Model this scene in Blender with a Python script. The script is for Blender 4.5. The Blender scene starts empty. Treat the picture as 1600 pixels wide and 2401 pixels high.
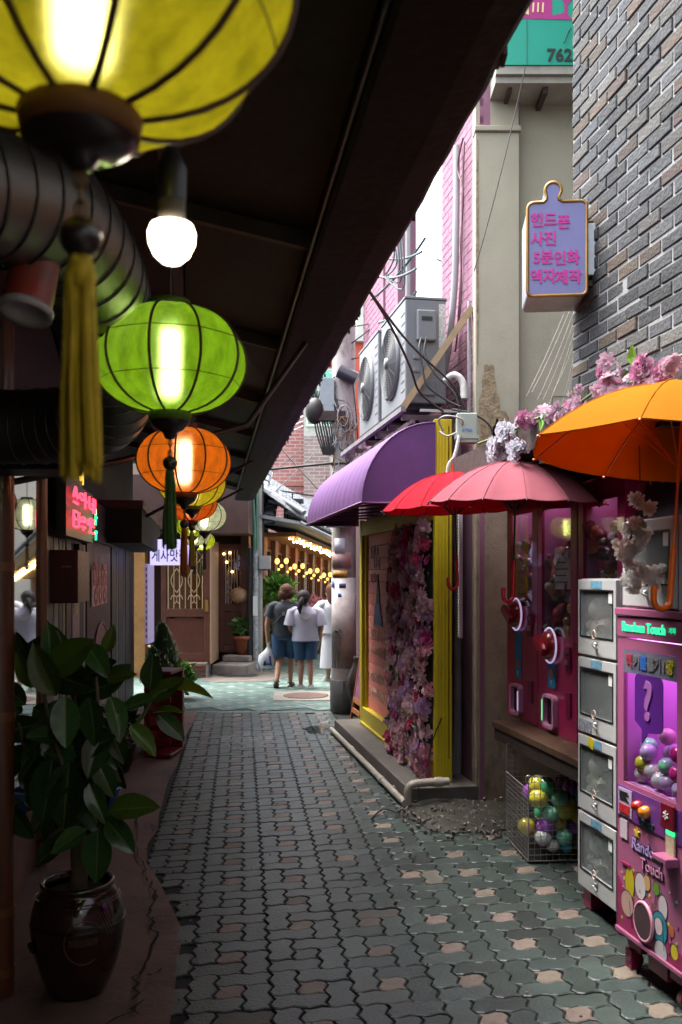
# -*- coding: utf-8 -*-
import bpy, bmesh, math, random
from math import sin, cos, pi, radians, sqrt, atan2
from mathutils import Vector, Matrix, Euler, noise
S = bpy.context.scene
COL = S.collection
random.seed(7)
# ---------------------------------------------------------------- camera, sky, sun, exposure
FPX, HOR, CAMH = 2112.0, 1351.0, 1.70
cd = bpy.data.cameras.new('camera'); cam = bpy.data.objects.new('camera', cd); COL.objects.link(cam)
cam.location = (0, 0, CAMH); cam.rotation_euler = (pi/2, 0, 0)
cd.sensor_fit = 'HORIZONTAL'; cd.sensor_width = 24.0; cd.lens = 24.0*FPX/1600
cd.shift_y = (HOR-1200.5)/1600.0
cd.clip_start = 0.05; cd.clip_end = 600
cd.dof.use_dof = True; cd.dof.focus_distance = 6.0; cd.dof.aperture_fstop = 5.0
S.camera = cam
SUN_EL, SUN_AZ = radians(70), radians(-65)
w = bpy.data.worlds.new('World'); S.world = w; w.use_nodes = True
nt = w.node_tree; bg = nt.nodes['Background']
sky = nt.nodes.new('ShaderNodeTexSky'); sky.sky_type = 'NISHITA'; sky.sun_disc = False
sky.sun_elevation = SUN_EL; sky.sun_rotation = SUN_AZ; sky.air_density = 1.0; sky.dust_density = 5.0; sky.ozone_density = 1.0
hs = nt.nodes.new('ShaderNodeHueSaturation'); hs.inputs['Saturation'].default_value = 0.42
nt.links.new(sky.outputs[0], hs.inputs['Color']); nt.links.new(hs.outputs[0], bg.inputs['Color'])
bg.inputs['Strength'].default_value = 0.14
sd = bpy.data.lights.new('sun', 'SUN'); so = bpy.data.objects.new('sun', sd); COL.objects.link(so)
sd.energy = 1.0; sd.angle = radians(28); sd.color = (1.0, 0.96, 0.9)
# sun direction (towards the sun): azimuth measured from +Y clockwise
sv = Vector((sin(SUN_AZ)*cos(SUN_EL), cos(SUN_AZ)*cos(SUN_EL), sin(SUN_EL)))
so.rotation_euler = sv.to_track_quat('Z', 'Y').to_euler(); so.location = (0, 0, 30)
S.view_settings.view_transform = 'Standard'; S.view_settings.look = 'None'
S.view_settings.gamma = 1.0; S.view_settings.use_curve_mapping = False
S.view_settings.exposure = 3.0
S.cycles.max_bounces = 6; S.cycles.diffuse_bounces = 3; S.cycles.glossy_bounces = 3
S.cycles.transmission_bounces = 4; S.cycles.transparent_max_bounces = 12
S.cycles.sample_clamp_indirect = 4.0; S.cycles.caustics_reflective = False; S.cycles.caustics_refractive = False
S.cycles.use_denoising = True

# ---------------------------------------------------------------- helpers
def at(u, v, Y):
    """real place of a photograph pixel (1600x2401) at depth Y"""
    return Vector(((u-800)/FPX*Y, Y, CAMH-(v-HOR)/FPX*Y))

MATS = {}
# sky-lit surfaces: colours darkened to offset an exposure raised for the shade
SKYLIT_DIM = set('pale_mortar grey_brick brown_brick pale_grey_brick grey_brick_field cream_plaster pink_paint pink_brick plum_brick ac_grey teal_street_paver pale_street_paver lavender_white white_dress red_orange_paint torn_posters old_concrete purple_fabric locker_white machine_pink lilac_face sign_green teal_grey_paver teal_grey_paver_field pink_paver pink_paver_field buff_paver orange_fabric pink_fabric red_fabric garland_pink garland_white garland_blush white_plaster pole_concrete roof_tile wrap_tape pale_green raw_timber parapet_pale lit_soffit bracket_grey meter_grey collar_concrete sign_soffit tower_pale white_frame grey_conduit step_concrete white_pvc border_block bag_white denim_blue skin apron'.split())
def mat(name, col=(.5, .5, .5), rough=.6, metal=0.0, var=0.0, vs=6.0, bump=0.0, bs=30.0, emit=None, es=1.0,
        rnd=0.0, alpha=1.0, col2=None, spec=.5, stain=None, stains=2.0, stainlo=.52, coat=0.0, island=0.0, trans=0.0, world=False):
    """procedural material: base colour, cloudy variation (var), stains in a second colour, random per object, bump"""
    if name in MATS: return MATS[name]
    if name in SKYLIT_DIM:
        col = tuple(c*.76 for c in col); col2 = col2 and tuple(c*.76 for c in col2); stain = stain and tuple(c*.76 for c in stain)
    m = bpy.data.materials.new(name); m.use_nodes = True; MATS[name] = m
    N, L = m.node_tree.nodes, m.node_tree.links
    b = N['Principled BSDF']
    b.inputs['Roughness'].default_value = rough; b.inputs['Metallic'].default_value = metal
    b.inputs['Specular IOR Level'].default_value = spec; b.inputs['Coat Weight'].default_value = coat
    b.inputs['Transmission Weight'].default_value = trans
    if world: g_ = N.new('ShaderNodeNewGeometry'); CO = g_.outputs['Position']
    else: g_ = N.new('ShaderNodeTexCoord'); CO = g_.outputs['Object']
    src = None
    def rgb(c):
        n = N.new('ShaderNodeRGB'); n.outputs[0].default_value = (c[0], c[1], c[2], 1); return n.outputs[0]
    src = rgb(col)
    if var > 0 or col2:
        t = N.new('ShaderNodeTexNoise'); t.inputs['Scale'].default_value = vs; t.inputs['Detail'].default_value = 5; t.inputs['Roughness'].default_value = .65
        L.new(CO, t.inputs['Vector'])
        r = N.new('ShaderNodeValToRGB'); r.color_ramp.elements[0].position = .32; r.color_ramp.elements[1].position = .7
        L.new(t.outputs['Fac'], r.inputs['Fac'])
        mx = N.new('ShaderNodeMix'); mx.data_type = 'RGBA'
        L.new(r.outputs['Color'], mx.inputs['Factor']); L.new(src, mx.inputs['A'])
        c2 = col2 or tuple(min(1, c*(1-var)) for c in col)
        mx.inputs['B'].default_value = (*c2, 1); src = mx.outputs['Result']
    if stain:
        t = N.new('ShaderNodeTexNoise'); t.inputs['Scale'].default_value = stains; t.inputs['Detail'].default_value = 8; t.inputs['Roughness'].default_value = .7
        mp = N.new('ShaderNodeMapping'); mp.inputs['Scale'].default_value = (1.3, 1.3, .55); mp.inputs['Location'].default_value = (3.1, 1.7, 5.2)
        L.new(CO, mp.inputs['Vector']); L.new(mp.outputs[0], t.inputs['Vector'])
        r = N.new('ShaderNodeValToRGB'); r.color_ramp.elements[0].position = stainlo; r.color_ramp.elements[1].position = min(1, stainlo+.13)
        L.new(t.outputs['Fac'], r.inputs['Fac'])
        mx = N.new('ShaderNodeMix'); mx.data_type = 'RGBA'
        L.new(r.outputs['Color'], mx.inputs['Factor']); L.new(src, mx.inputs['A']); mx.inputs['B'].default_value = (*stain, 1); src = mx.outputs['Result']
    if rnd > 0 or island > 0:
        h = N.new('ShaderNodeHueSaturation')
        if island > 0:
            g = N.new('ShaderNodeNewGeometry'); o = g.outputs['Random Per Island']; k = island
        else:
            g = N.new('ShaderNodeObjectInfo'); o = g.outputs['Random']; k = rnd
        mr = N.new('ShaderNodeMapRange'); mr.inputs['To Min'].default_value = 1-k; mr.inputs['To Max'].default_value = 1+k
        L.new(o, mr.inputs['Value']); L.new(mr.outputs[0], h.inputs['Value']); L.new(src, h.inputs['Color']); src = h.outputs['Color']
        m2 = N.new('ShaderNodeMath'); m2.operation = 'MULTIPLY'; m2.inputs[1].default_value = 7.31
        m3 = N.new('ShaderNodeMath'); m3.operation = 'FRACT'
        mr2 = N.new('ShaderNodeMapRange'); mr2.inputs['To Min'].default_value = .5-.05*k; mr2.inputs['To Max'].default_value = .5+.05*k
        L.new(o, m2.inputs[0]); L.new(m2.outputs[0], m3.inputs[0]); L.new(m3.outputs[0], mr2.inputs['Value']); L.new(mr2.outputs[0], h.inputs['Hue'])
    L.new(src, b.inputs['Base Color'])
    if var > 0 or bump > 0:
        t = N.new('ShaderNodeTexNoise'); t.inputs['Scale'].default_value = bs; t.inputs['Detail'].default_value = 6
        L.new(CO, t.inputs['Vector'])
        mr = N.new('ShaderNodeMapRange'); mr.inputs['To Min'].default_value = max(.03, rough-.12); mr.inputs['To Max'].default_value = min(1, rough+.12)
        L.new(t.outputs['Fac'], mr.inputs['Value']); L.new(mr.outputs[0], b.inputs['Roughness'])
        if bump > 0:
            bp = N.new('ShaderNodeBump'); bp.inputs['Strength'].default_value = bump; bp.inputs['Distance'].default_value = .01
            L.new(t.outputs['Fac'], bp.inputs['Height']); L.new(bp.outputs[0], b.inputs['Normal'])
    if emit:
        b.inputs['Emission Color'].default_value = (*emit, 1); b.inputs['Emission Strength'].default_value = es*.23
    if alpha < 1: b.inputs['Alpha'].default_value = alpha
    return m

def glassmat(name, tint=(.9, .95, .95), refl=.12, rough=.03, haze=0.0):
    """thin pane: mostly see-through, with a mirror part that grows at grazing angles"""
    if name in MATS: return MATS[name]
    m = bpy.data.materials.new(name); m.use_nodes = True; MATS[name] = m
    N, L = m.node_tree.nodes, m.node_tree.links; N.remove(N['Principled BSDF'])
    out = N['Material Output']
    tr = N.new('ShaderNodeBsdfTransparent'); tr.inputs['Color'].default_value = (*tint, 1)
    gl = N.new('ShaderNodeBsdfGlossy'); gl.inputs['Roughness'].default_value = rough; gl.inputs['Color'].default_value = (.9, .9, .9, 1)
    lw = N.new('ShaderNodeLayerWeight'); lw.inputs['Blend'].default_value = .5
    pw_ = N.new('ShaderNodeMath'); pw_.operation = 'POWER'; pw_.inputs[1].default_value = 4.5; L.new(lw.outputs['Facing'], pw_.inputs[0])
    mr = N.new('ShaderNodeMapRange'); mr.inputs['To Min'].default_value = min(.9, refl*.35); mr.inputs['To Max'].default_value = .92; L.new(pw_.outputs[0], mr.inputs['Value'])
    mx = N.new('ShaderNodeMixShader'); base = tr.outputs[0]
    if haze > 0:   # pale film mixed in, standing for hazy reflections on dirty acrylic
        df = N.new('ShaderNodeBsdfDiffuse'); df.inputs[0].default_value = (.62, .66, .66, 1)
        nz = N.new('ShaderNodeTexNoise'); nz.inputs['Scale'].default_value = 5; tc = N.new('ShaderNodeTexCoord'); L.new(tc.outputs['Object'], nz.inputs['Vector'])
        m2 = N.new('ShaderNodeMapRange'); m2.inputs['To Min'].default_value = haze*.5; m2.inputs['To Max'].default_value = haze*1.5; L.new(nz.outputs['Fac'], m2.inputs['Value'])
        mh = N.new('ShaderNodeMixShader'); L.new(m2.outputs[0], mh.inputs[0]); L.new(tr.outputs[0], mh.inputs[1]); L.new(df.outputs[0], mh.inputs[2]); base = mh.outputs[0]
    L.new(mr.outputs[0], mx.inputs[0]); L.new(base, mx.inputs[1]); L.new(gl.outputs[0], mx.inputs[2])
    L.new(mx.outputs[0], out.inputs['Surface'])
    return m

def fabric(name, col, k=.35, vr=.88):
    if name in MATS: return MATS[name]
    if name in SKYLIT_DIM: col = tuple(c*.76 for c in col)
    m = bpy.data.materials.new(name); m.use_nodes = True; MATS[name] = m
    N, L = m.node_tree.nodes, m.node_tree.links; N.remove(N['Principled BSDF'])
    d = N.new('ShaderNodeBsdfDiffuse'); t = N.new('ShaderNodeBsdfTranslucent'); x = N.new('ShaderNodeMixShader'); x.inputs[0].default_value = k
    nz = N.new('ShaderNodeTexNoise'); nz.inputs['Scale'].default_value = 9; mr = N.new('ShaderNodeMix'); mr.data_type = 'RGBA'
    mr.inputs['A'].default_value = (*[c*vr for c in col], 1); mr.inputs['B'].default_value = (*col, 1)
    L.new(nz.outputs['Fac'], mr.inputs['Factor'])
    L.new(mr.outputs['Result'], d.inputs[0]); L.new(mr.outputs['Result'], t.inputs[0])
    L.new(d.outputs[0], x.inputs[1]); L.new(t.outputs[0], x.inputs[2]); L.new(x.outputs[0], N['Material Output'].inputs[0]); return m

class MB:
    """collects shapes into one mesh"""
    def __init__(s): s.v = []; s.f = []; s.sm = []; s.mi = []; s.M = Matrix.Identity(4); s.cur = 0
    def add(s, vs, fs, smooth=False):
        n = len(s.v)
        s.v += [tuple(s.M @ Vector(p)) for p in vs]
        for f in fs: s.f.append(tuple(n+i for i in f)); s.sm.append(smooth); s.mi.append(s.cur)
        return s
    def box(s, x0, x1, y0, y1, z0, z1):
        return s.add([(x0,y0,z0),(x1,y0,z0),(x1,y1,z0),(x0,y1,z0),(x0,y0,z1),(x1,y0,z1),(x1,y1,z1),(x0,y1,z1)],
              [(0,3,2,1),(4,5,6,7),(0,1,5,4),(1,2,6,5),(2,3,7,6),(3,0,4,7)])
    def cbox(s, c, d, rot=None):
        o = s.M
        s.M = s.M @ Matrix.Translation(c) @ (rot.to_matrix().to_4x4() if rot else Matrix.Identity(4))
        s.box(-d[0]/2, d[0]/2, -d[1]/2, d[1]/2, -d[2]/2, d[2]/2); s.M = o; return s
    def bar(s, a, b, w, h=None, up=(0,0,1)):
        a, b = Vector(a), Vector(b); d = (b-a); L = d.length; z = d/L
        up = Vector(up)
        if abs(z.dot(up)) > .98: up = Vector((0,1,0))
        x = z.cross(up).normalized(); y = x.cross(z)
        o = s.M; R = Matrix((x, y, z)).transposed().to_4x4()
        s.M = s.M @ Matrix.Translation((a+b)/2) @ R
        h = h or w
        s.box(-w/2, w/2, -h/2, h/2, -L/2, L/2); s.M = o; return s
    def tube(s, pts, r, seg=8, caps=True, closed=False):
        pts = [Vector(p) for p in pts]; n = len(pts)
        rs = r if isinstance(r, (list, tuple)) else [r]*n
        vs = []; prev = None
        for i, p in enumerate(pts):
            if closed: t = pts[(i+1) % n]-pts[i-1]
            else: t = pts[min(i+1, n-1)]-pts[max(i-1, 0)]
            t = t.normalized() if t.length > 1e-9 else Vector((0,0,1))
            if prev is None:
                a = Vector((0,0,1)) if abs(t.z) < .9 else Vector((1,0,0))
                x = t.cross(a).normalized()
            else:
                x = (prev - t*prev.dot(t)); x = x.normalized() if x.length > 1e-6 else t.orthogonal().normalized()
            prev = x; y = t.cross(x)
            for k in range(seg):
                a = 2*pi*k/seg; vs.append(p + (x*cos(a)+y*sin(a))*rs[i])
        fs = []
        for i in range(n if closed else n-1):
            j = (i+1) % n
            for k in range(seg):
                k2 = (k+1) % seg; fs.append((i*seg+k, i*seg+k2, j*seg+k2, j*seg+k))
        s.add(vs, fs, True)
        if caps and not closed:
            s.add(vs[:seg], [tuple(range(seg))[::-1]]); s.add(vs[-seg:], [tuple(range(seg))])
        return s
    def lathe(s, prof, seg=24, cx=0, cy=0, smooth=True, a0=0, a1=2*pi):
        full = abs(a1-a0-2*pi) < 1e-6; m = seg if full else seg+1
        vs = [(cx+r*cos(a0+(a1-a0)*k/seg), cy+r*sin(a0+(a1-a0)*k/seg), z) for r, z in prof for k in range(m)]
        fs = []
        for i in range(len(prof)-1):
            for k in range(seg):
                k2 = (k+1) % m; fs.append((i*m+k, i*m+k2, (i+1)*m+k2, (i+1)*m+k))
        return s.add(vs, fs, smooth)
    def loft(s, rings, seg=16, cap=True, smooth=True):
        """rings: (cx,cy,cz,rx,ry) horizontal ellipses"""
        vs = []
        for r in rings:
            for k in range(seg):
                a = 2*pi*k/seg; vs.append((r[0]+r[3]*cos(a), r[1]+r[4]*sin(a), r[2]))
        fs = []
        for i in range(len(rings)-1):
            for k in range(seg):
                k2 = (k+1) % seg; fs.append((i*seg+k, i*seg+k2, (i+1)*seg+k2, (i+1)*seg+k))
        s.add(vs, fs, smooth)
        if cap:
            s.add(vs[:seg], [tuple(range(seg))[::-1]]); s.add(vs[-seg:], [tuple(range(seg))])
        return s
    def ball(s, c, r, seg=12, rings=8, sz=1.0):
        c = Vector(c); vs = [(c.x, c.y, c.z-r*sz)]
        for i in range(1, rings):
            t = -pi/2+pi*i/rings
            for k in range(seg): vs.append((c.x+r*cos(t)*cos(2*pi*k/seg), c.y+r*cos(t)*sin(2*pi*k/seg), c.z+r*sz*sin(t)))
        vs.append((c.x, c.y, c.z+r*sz)); fs = []
        for k in range(seg):
            k2 = (k+1) % seg; fs.append((0, 1+k2, 1+k))
            for i in range(rings-2): a = 1+i*seg; fs.append((a+k, a+k2, a+seg+k2, a+seg+k))
            a = 1+(rings-2)*seg; fs.append((a+k, a+k2, len(vs)-1))
        return s.add(vs, fs, True)
    def prism(s, poly, y0, y1):
        """polygon in local xz, extruded along y (y0 is the front, facing -y)"""
        n = len(poly)
        vs = [(x, y0, z) for x, z in poly]+[(x, y1, z) for x, z in poly]
        fs = [tuple(range(n)), tuple(range(2*n-1, n-1, -1))]+[(i, n+i, n+(i+1) % n, (i+1) % n) for i in range(n)]
        return s.add(vs, fs)
    def build(s, name, m, parent=None, bev=0.0, seg=2):
        me = bpy.data.meshes.new(name); me.from_pydata(s.v, [], s.f)
        me.polygons.foreach_set('use_smooth', s.sm)
        ms = m if isinstance(m, (list, tuple)) else [m]
        for x in ms: me.materials.append(x)
        if len(ms) > 1: me.polygons.foreach_set('material_index', s.mi)
        me.update()
        o = bpy.data.objects.new(name, me); COL.objects.link(o)
        if parent: o.parent = parent
        if bev > 0:
            b = o.modifiers.new('bevel', 'BEVEL'); b.width = bev; b.segments = seg; b.limit_method = 'ANGLE'; b.angle_limit = radians(50)
        return o

def tag(o, label=None, cat=None, group=None, kind=None):
    if label: o['label'] = label
    if cat: o['category'] = cat
    if group: o['group'] = group
    if kind: o['kind'] = kind
    return o
def thing(name, label, cat, loc=(0,0,0), rz=0.0, group=None):
    o = bpy.data.objects.new(name, None); COL.objects.link(o); o.empty_display_size = .1
    o.location = loc; o.rotation_euler = (0, 0, rz)
    return tag(o, label, cat, group)
def clone(o, parent=None):
    c = o.copy(); COL.objects.link(c); c.parent = parent
    for ch in list(o.children): clone(ch, c)
    return c
def part_copy(src, name, parent, loc, rot=(0,0,0), sc=1.0, m=None):
    """another part that shares mesh data"""
    o = bpy.data.objects.new(name, src if isinstance(src, bpy.types.Mesh) else src.data); COL.objects.link(o)
    o.parent = parent; o.location = loc; o.rotation_euler = rot
    o.scale = (sc, sc, sc) if not isinstance(sc, (tuple, list)) else sc
    return o
def setmat(o, m):
    """give a part that shares its mesh a material of its own"""
    o.material_slots[0].link = 'OBJECT'; o.material_slots[0].material = m
def text(body, size, m, parent, loc, rot=(pi/2, 0, 0), name='lettering', ext=.002, align='CENTER', offset=0.0, sx=1.0, shear=0.0):
    c = bpy.data.curves.new(name, 'FONT'); c.body = body; c.size = size; c.align_x = align; c.align_y = 'CENTER'
    c.extrude = ext; c.offset = offset; c.resolution_u = 3; c.shear = shear
    t = bpy.data.objects.new('tmp', c); COL.objects.link(t)
    dg = bpy.context.evaluated_depsgraph_get(); dg.update()
    me = bpy.data.meshes.new_from_object(t.evaluated_get(dg)); me.name = name
    bpy.data.objects.remove(t); bpy.data.curves.remove(c)
    me.materials.clear(); me.materials.append(m)
    o = bpy.data.objects.new(name, me); COL.objects.link(o); o.parent = parent; o.location = loc; o.rotation_euler = rot; o.scale = (sx, 1, 1)
    return o
def arc(cx, cz, r, a0, a1, n): return [(cx+r*cos(a0+(a1-a0)*i/n), cz+r*sin(a0+(a1-a0)*i/n)) for i in range(n+1)]
def rrect(x0, x1, z0, z1, r, n=4):
    return arc(x1-r, z0+r, r, -pi/2, 0, n)+arc(x1-r, z1-r, r, 0, pi/2, n)+arc(x0+r, z1-r, r, pi/2, pi, n)+arc(x0+r, z0+r, r, pi, 1.5*pi, n)
def ringprism(mb, outer, inner, y0, y1):
    """flat frame between two outlines of equal length (front faces -y)"""
    n = len(outer)
    vs = [(x, y0, z) for x, z in outer]+[(x, y0, z) for x, z in inner]+[(x, y1, z) for x, z in outer]+[(x, y1, z) for x, z in inner]
    fs = []
    for i in range(n):
        j = (i+1) % n
        fs += [(i, j, n+j, n+i), (2*n+i, 3*n+i, 3*n+j, 2*n+j), (i, 2*n+i, 2*n+j, j), (n+i, n+j, 3*n+j, 3*n+i)]
    mb.add(vs, fs)
def spline(pts, k=6):
    P = [Vector(p) for p in pts]; out = []
    for i in range(len(P)-1):
        p0, p1, p2, p3 = P[max(i-1, 0)], P[i], P[i+1], P[min(i+2, len(P)-1)]
        for j in range(k):
            t = j/k
            out.append(.5*((2*p1)+(p2-p0)*t+(2*p0-5*p1+4*p2-p3)*t*t+(3*p1-p0-3*p2+p3)*t*t*t))
    return out+[P[-1]]
def sag(a, b, d, k=10):
    a, b = Vector(a), Vector(b)
    return [a.lerp(b, i/k)-Vector((0, 0, d*4*(i/k)*(1-i/k))) for i in range(k+1)]
def foliage(mb, n, c, rad, ls, rng, shell=.35, droop=0.0):
    """leaf-sized diamonds spread through an ellipsoid, outer part fuller"""
    c = Vector(c)
    for _ in range(n):
        d = Vector((rng.gauss(0,1), rng.gauss(0,1), rng.gauss(0,1))).normalized()
        q = (shell+(1-shell)*rng.random())*(.8+.35*noise.noise(d*2.3+c))
        p = c+Vector((d.x*rad[0], d.y*rad[1], d.z*rad[2]))*q
        ax = (d+Vector((rng.gauss(0,.6), rng.gauss(0,.6), rng.gauss(0,.6)-droop))).normalized()
        sd_ = ax.cross(Vector((rng.gauss(0,1), rng.gauss(0,1), rng.gauss(0,1)))).normalized()
        l = ls*(.6+.8*rng.random()); ww = l*.28
        nn = ax.cross(sd_)*l*.08
        mb.add([p, p+ax*l*.5+sd_*ww+nn, p+ax*l, p+ax*l*.5-sd_*ww+nn], [(0,1,2,3)])
# wall lines: depth Y -> x.  W = right house wall, R = shop fronts standing proud of it, E = canopy eave, LW = left wall
def xW(Y): return 2.232-.178*Y
def xR(Y): return 1.939-.178*Y
def xE(Y): return .685-.145*Y
def xL(Y): return -1.5-.152*(Y-3.6)
TR = atan2(-.9845, .175)      # local +x runs along the right wall towards the camera, local -y faces the alley
TL = atan2(.9885, -.1503)     # the same for the left wall: local +x runs away from the camera, -y faces the alley
def onR(Y, out=0.0, z=0.0):   # a point on the W wall, moved 'out' into the alley
    return Vector((xW(Y), Y, z))+Vector((-.9845, -.175, 0))*out
def onL(Y, out=0.0, z=0.0):
    return Vector((xL(Y), Y, z))+Vector((.9885, .1503, 0))*out
# ---------------------------------------------------------------- shared materials
M_mortar = mat('mortar', (.36, .355, .34), .9, var=.35, vs=9, bump=.3, bs=60)
M_dark = mat('dark_metal', (.012, .011, .011), .45, var=.3)
M_rust = mat('rusty_brown', (.06, .035, .025), .8, col2=(.02, .015, .014), var=.5, bump=.4)
M_black = mat('black_plastic', (.01, .01, .011), .4)
M_white = mat('white_paint', (.7, .7, .69), .5, var=.12)
M_cable = mat('black_cable', (.01, .01, .01), .6)
M_steel = mat('steel', (.5, .5, .5), .35, metal=.9, var=.2)
M_wood = mat('brown_wood', (.09, .045, .025), .5, var=.45, vs=12, bump=.2)
# ================================================================ GROUND
M_ground = mat('rough_concrete', (.10, .095, .09), .85, var=.4, vs=3, bump=.4, bs=40)
g = MB(); g.box(-60, 60, -20, 140, -.3, -.03); tag(g.build('ground', M_ground), kind='structure', label='bare concrete ground around the alley')
M_joint = mat('paver_joint', (.010, .011, .010), .95, var=.4, vs=20)
M_pav = mat('teal_grey_paver', (.054, .076, .067), .44, var=.45, vs=5, bump=.35, bs=70, rnd=.34, stain=(.034, .040, .037), stains=1.5, stainlo=.49, world=True)
M_pavp = mat('pink_paver', (.21, .16, .125), .65, var=.35, vs=14, bump=.35, bs=70, rnd=.3, stain=(.10, .085, .07), stains=2.2, stainlo=.6, world=True)
M_pavb = mat('buff_paver', (.13, .12, .095), .65, var=.35, vs=14, bump=.35, bs=70, rnd=.3)
M_pavI = mat('teal_grey_paver_field', (.056, .080, .071), .42, var=.4, vs=5, bump=.35, bs=70, island=.26, stain=(.04, .047, .043), stains=1.7, stainlo=.52)
M_pavpI = mat('pink_paver_field', (.27, .205, .16), .65, var=.3, vs=9, bump=.3, bs=70, island=.3)
PM = .1125
def wave(x, y):
    return (x+.0125*sin(2*pi*y/PM), y+.0085*sin(2*pi*x/PM))
def paver_shape(x0, x1, y0, y1):
    """one interlocking block in module units, S-curved sides, chamfered top; local origin at the pattern cell's centre"""
    gp = .0036; ch = .005
    def outline(d):
        pts = []
        def edge(ax, ay, bx, by, n):
            fr = []
            for k in range(n): fr += [k, k+.27, k+.73]
            for f in fr:
                t = f/n; pts.append((ax+(bx-ax)*t, ay+(by-ay)*t))
        nx, ny = round(x1-x0), round(y1-y0)
        edge(x0, y0, x1, y0, nx); edge(x1, y0, x1, y1, ny); edge(x1, y1, x0, y1, nx); edge(x0, y1, x0, y0, ny)
        cx, cy = (x0+x1)/2*PM, (y0+y1)/2*PM; hx, hy = (x1-x0)/2*PM, (y1-y0)/2*PM
        out = []
        for px, py in pts:
            wx, wy = wave(px*PM, py*PM)
            out.append((cx+(wx-cx)*(hx-d)/hx, cy+(wy-cy)*(hy-d)/hy))
        return out
    o, i = outline(gp), outline(gp+ch); n = len(o)
    vs = [(x, y, 0) for x, y in i]+[(x, y, -.004) for x, y in o]+[(x, y, -.02) for x, y in o]
    fs = [tuple(range(n))]
    for r in (0, 1):
        for k in range(n): k2 = (k+1) % n; fs.append((r*n+k, (r+1)*n+k, (r+1)*n+k2, r*n+k2))
    return vs, fs
CELL = [(-.5,.5,-.5,.5), (-.5,1.5,.5,1.5), (.5,1.5,-1.5,.5), (-1.5,.5,-1.5,-.5), (-1.5,-.5,-.5,1.5)]
SH = [paver_shape(*c) for c in CELL]
pave_edge = [(2.2, -.55), (3.43, -.705), (4.33, -.81), (5.34, -1.2), (7.2, -1.45), (10.05, -1.73), (11.3, -1.85)]
def left_edge(Y):
    for (a, xa), (b, xb) in zip(pave_edge, pave_edge[1:]):
        if Y <= b: return xa+(xb-xa)*(Y-a)/(b-a)
    return pave_edge[-1][1]
pv = MB(); pv.add([(-3, 1.5, -.012), (3.2, 1.5, -.012), (3.2, 11.28, -.012), (-3, 11.28, -.012)], [(0,1,2,3)])
pavement = tag(pv.build('pavement', M_joint), kind='structure', label='alley pavement of interlocking teal grey and pink blocks')
pa = radians(6.35); PO = Vector((-.12, 3.72, 0))
meshes = []
for vs, fs in SH:
    me = bpy.data.meshes.new('paver'); me.from_pydata(vs, [], fs); me.materials.append(M_pav); meshes.append(me)
cells = []
rng = random.Random(3)
for i in range(-14, 14):
    for j in range(-6, 24):
        px, py = i*3*PM, j*3*PM
        for k, c in enumerate(CELL):
            mx, my = px+(c[0]+c[1])/2*PM, py+(c[2]+c[3])/2*PM
            X = PO.x+mx*cos(pa)-my*sin(pa); Y = PO.y+mx*sin(pa)+my*cos(pa)
            if Y < 2.6 or Y > 11.2: continue
            if X < left_edge(Y)+.04 or X > min(1.9, xR(Y)+(.55 if Y < 6.1 else -.02)): continue
            if abs(X)/Y > .41 and Y < 4: continue
            cells.append((Y, px, py, k, rng.random()))
vis = sorted([c for c in cells if c[0] > 3.25])
near, rest = vis[:300], vis[300:]+[c for c in cells if c[0] <= 3.25]
for Y, px, py, k, r in near:
    o = bpy.data.objects.new('paver', meshes[k]); COL.objects.link(o); o.parent = pavement
    o.location = (PO.x+px*cos(pa)-py*sin(pa), PO.y+px*sin(pa)+py*cos(pa), rng.uniform(-.003, .002))
    o.rotation_euler = (rng.gauss(0, .006), rng.gauss(0, .006), pa)
    if k == 0: setmat(o, M_pavp if r < .8 else M_pav)
    elif r > .975: setmat(o, M_pavb)
fld = MB()
for Y, px, py, k, r in rest:
    fld.M = Matrix.Translation((PO.x+px*cos(pa)-py*sin(pa), PO.y+px*sin(pa)+py*cos(pa), rng.uniform(-.003, .002))) @ Matrix.Rotation(pa, 4, 'Z')
    fld.cur = 1 if (k == 0 and r < .93) else 0
    fld.add(*SH[k])
tag(fld.build('paver_field', [M_pavI, M_pavpI], pavement), kind='stuff')
# crossing street, paved on the diagonal
M_tealI = mat('teal_street_paver', (.13, .225, .20), .6, var=.25, vs=3, island=.22, bump=.2)  # teal set brighter for the open sky above the street
M_palI = mat('pale_street_paver', (.34, .32, .27), .6, var=.25, vs=3, island=.2, bump=.2)
cs = MB(); cs.add([(-12, 11.28, -.012), (10, 11.28, -.012), (10, 60, -.012), (-12, 60, -.012)], [(0,1,2,3)])
street = tag(cs.build('street', mat('street_joint', (.05, .075, .068), .9)), kind='structure', label='crossing street paved with teal blocks on the diagonal')
sf = MB(); ca = radians(33)
for i in range(-50, 50):
    for j in range(-50, 80):
        px, py = i*3*PM, j*3*PM
        X = px*cos(ca)-py*sin(ca); Y = 15+px*sin(ca)+py*cos(ca)
        if not (11.5 < Y < 26 and -6 < X < 3.5): continue
        for k, c in enumerate(CELL):
            a = [(c[0]*PM+.004, c[2]*PM+.004), (c[1]*PM-.004, c[2]*PM+.004), (c[1]*PM-.004, c[3]*PM-.004), (c[0]*PM+.004, c[3]*PM-.004)]
            sf.cur = 1 if k == 0 else 0
            z = rng.uniform(-.004, 0)
            sf.add([(X+x*cos(ca)-y*sin(ca), Y+x*sin(ca)+y*cos(ca), z) for x, y in a], [(0,1,2,3)])
tag(sf.build('street_pavers', [M_tealI, M_palI], street), kind='stuff')
# border row of blocks between alley and street
br = MB()
for i in range(26):
    x = -1.95+i*.2; br.box(x+.004, x+.196, 11.2, 11.31, -.02, .002)
tag(br.build('border_blocks', mat('border_block', (.17, .21, .18), .6, island=.3, var=.3), pavement), kind='stuff')
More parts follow.
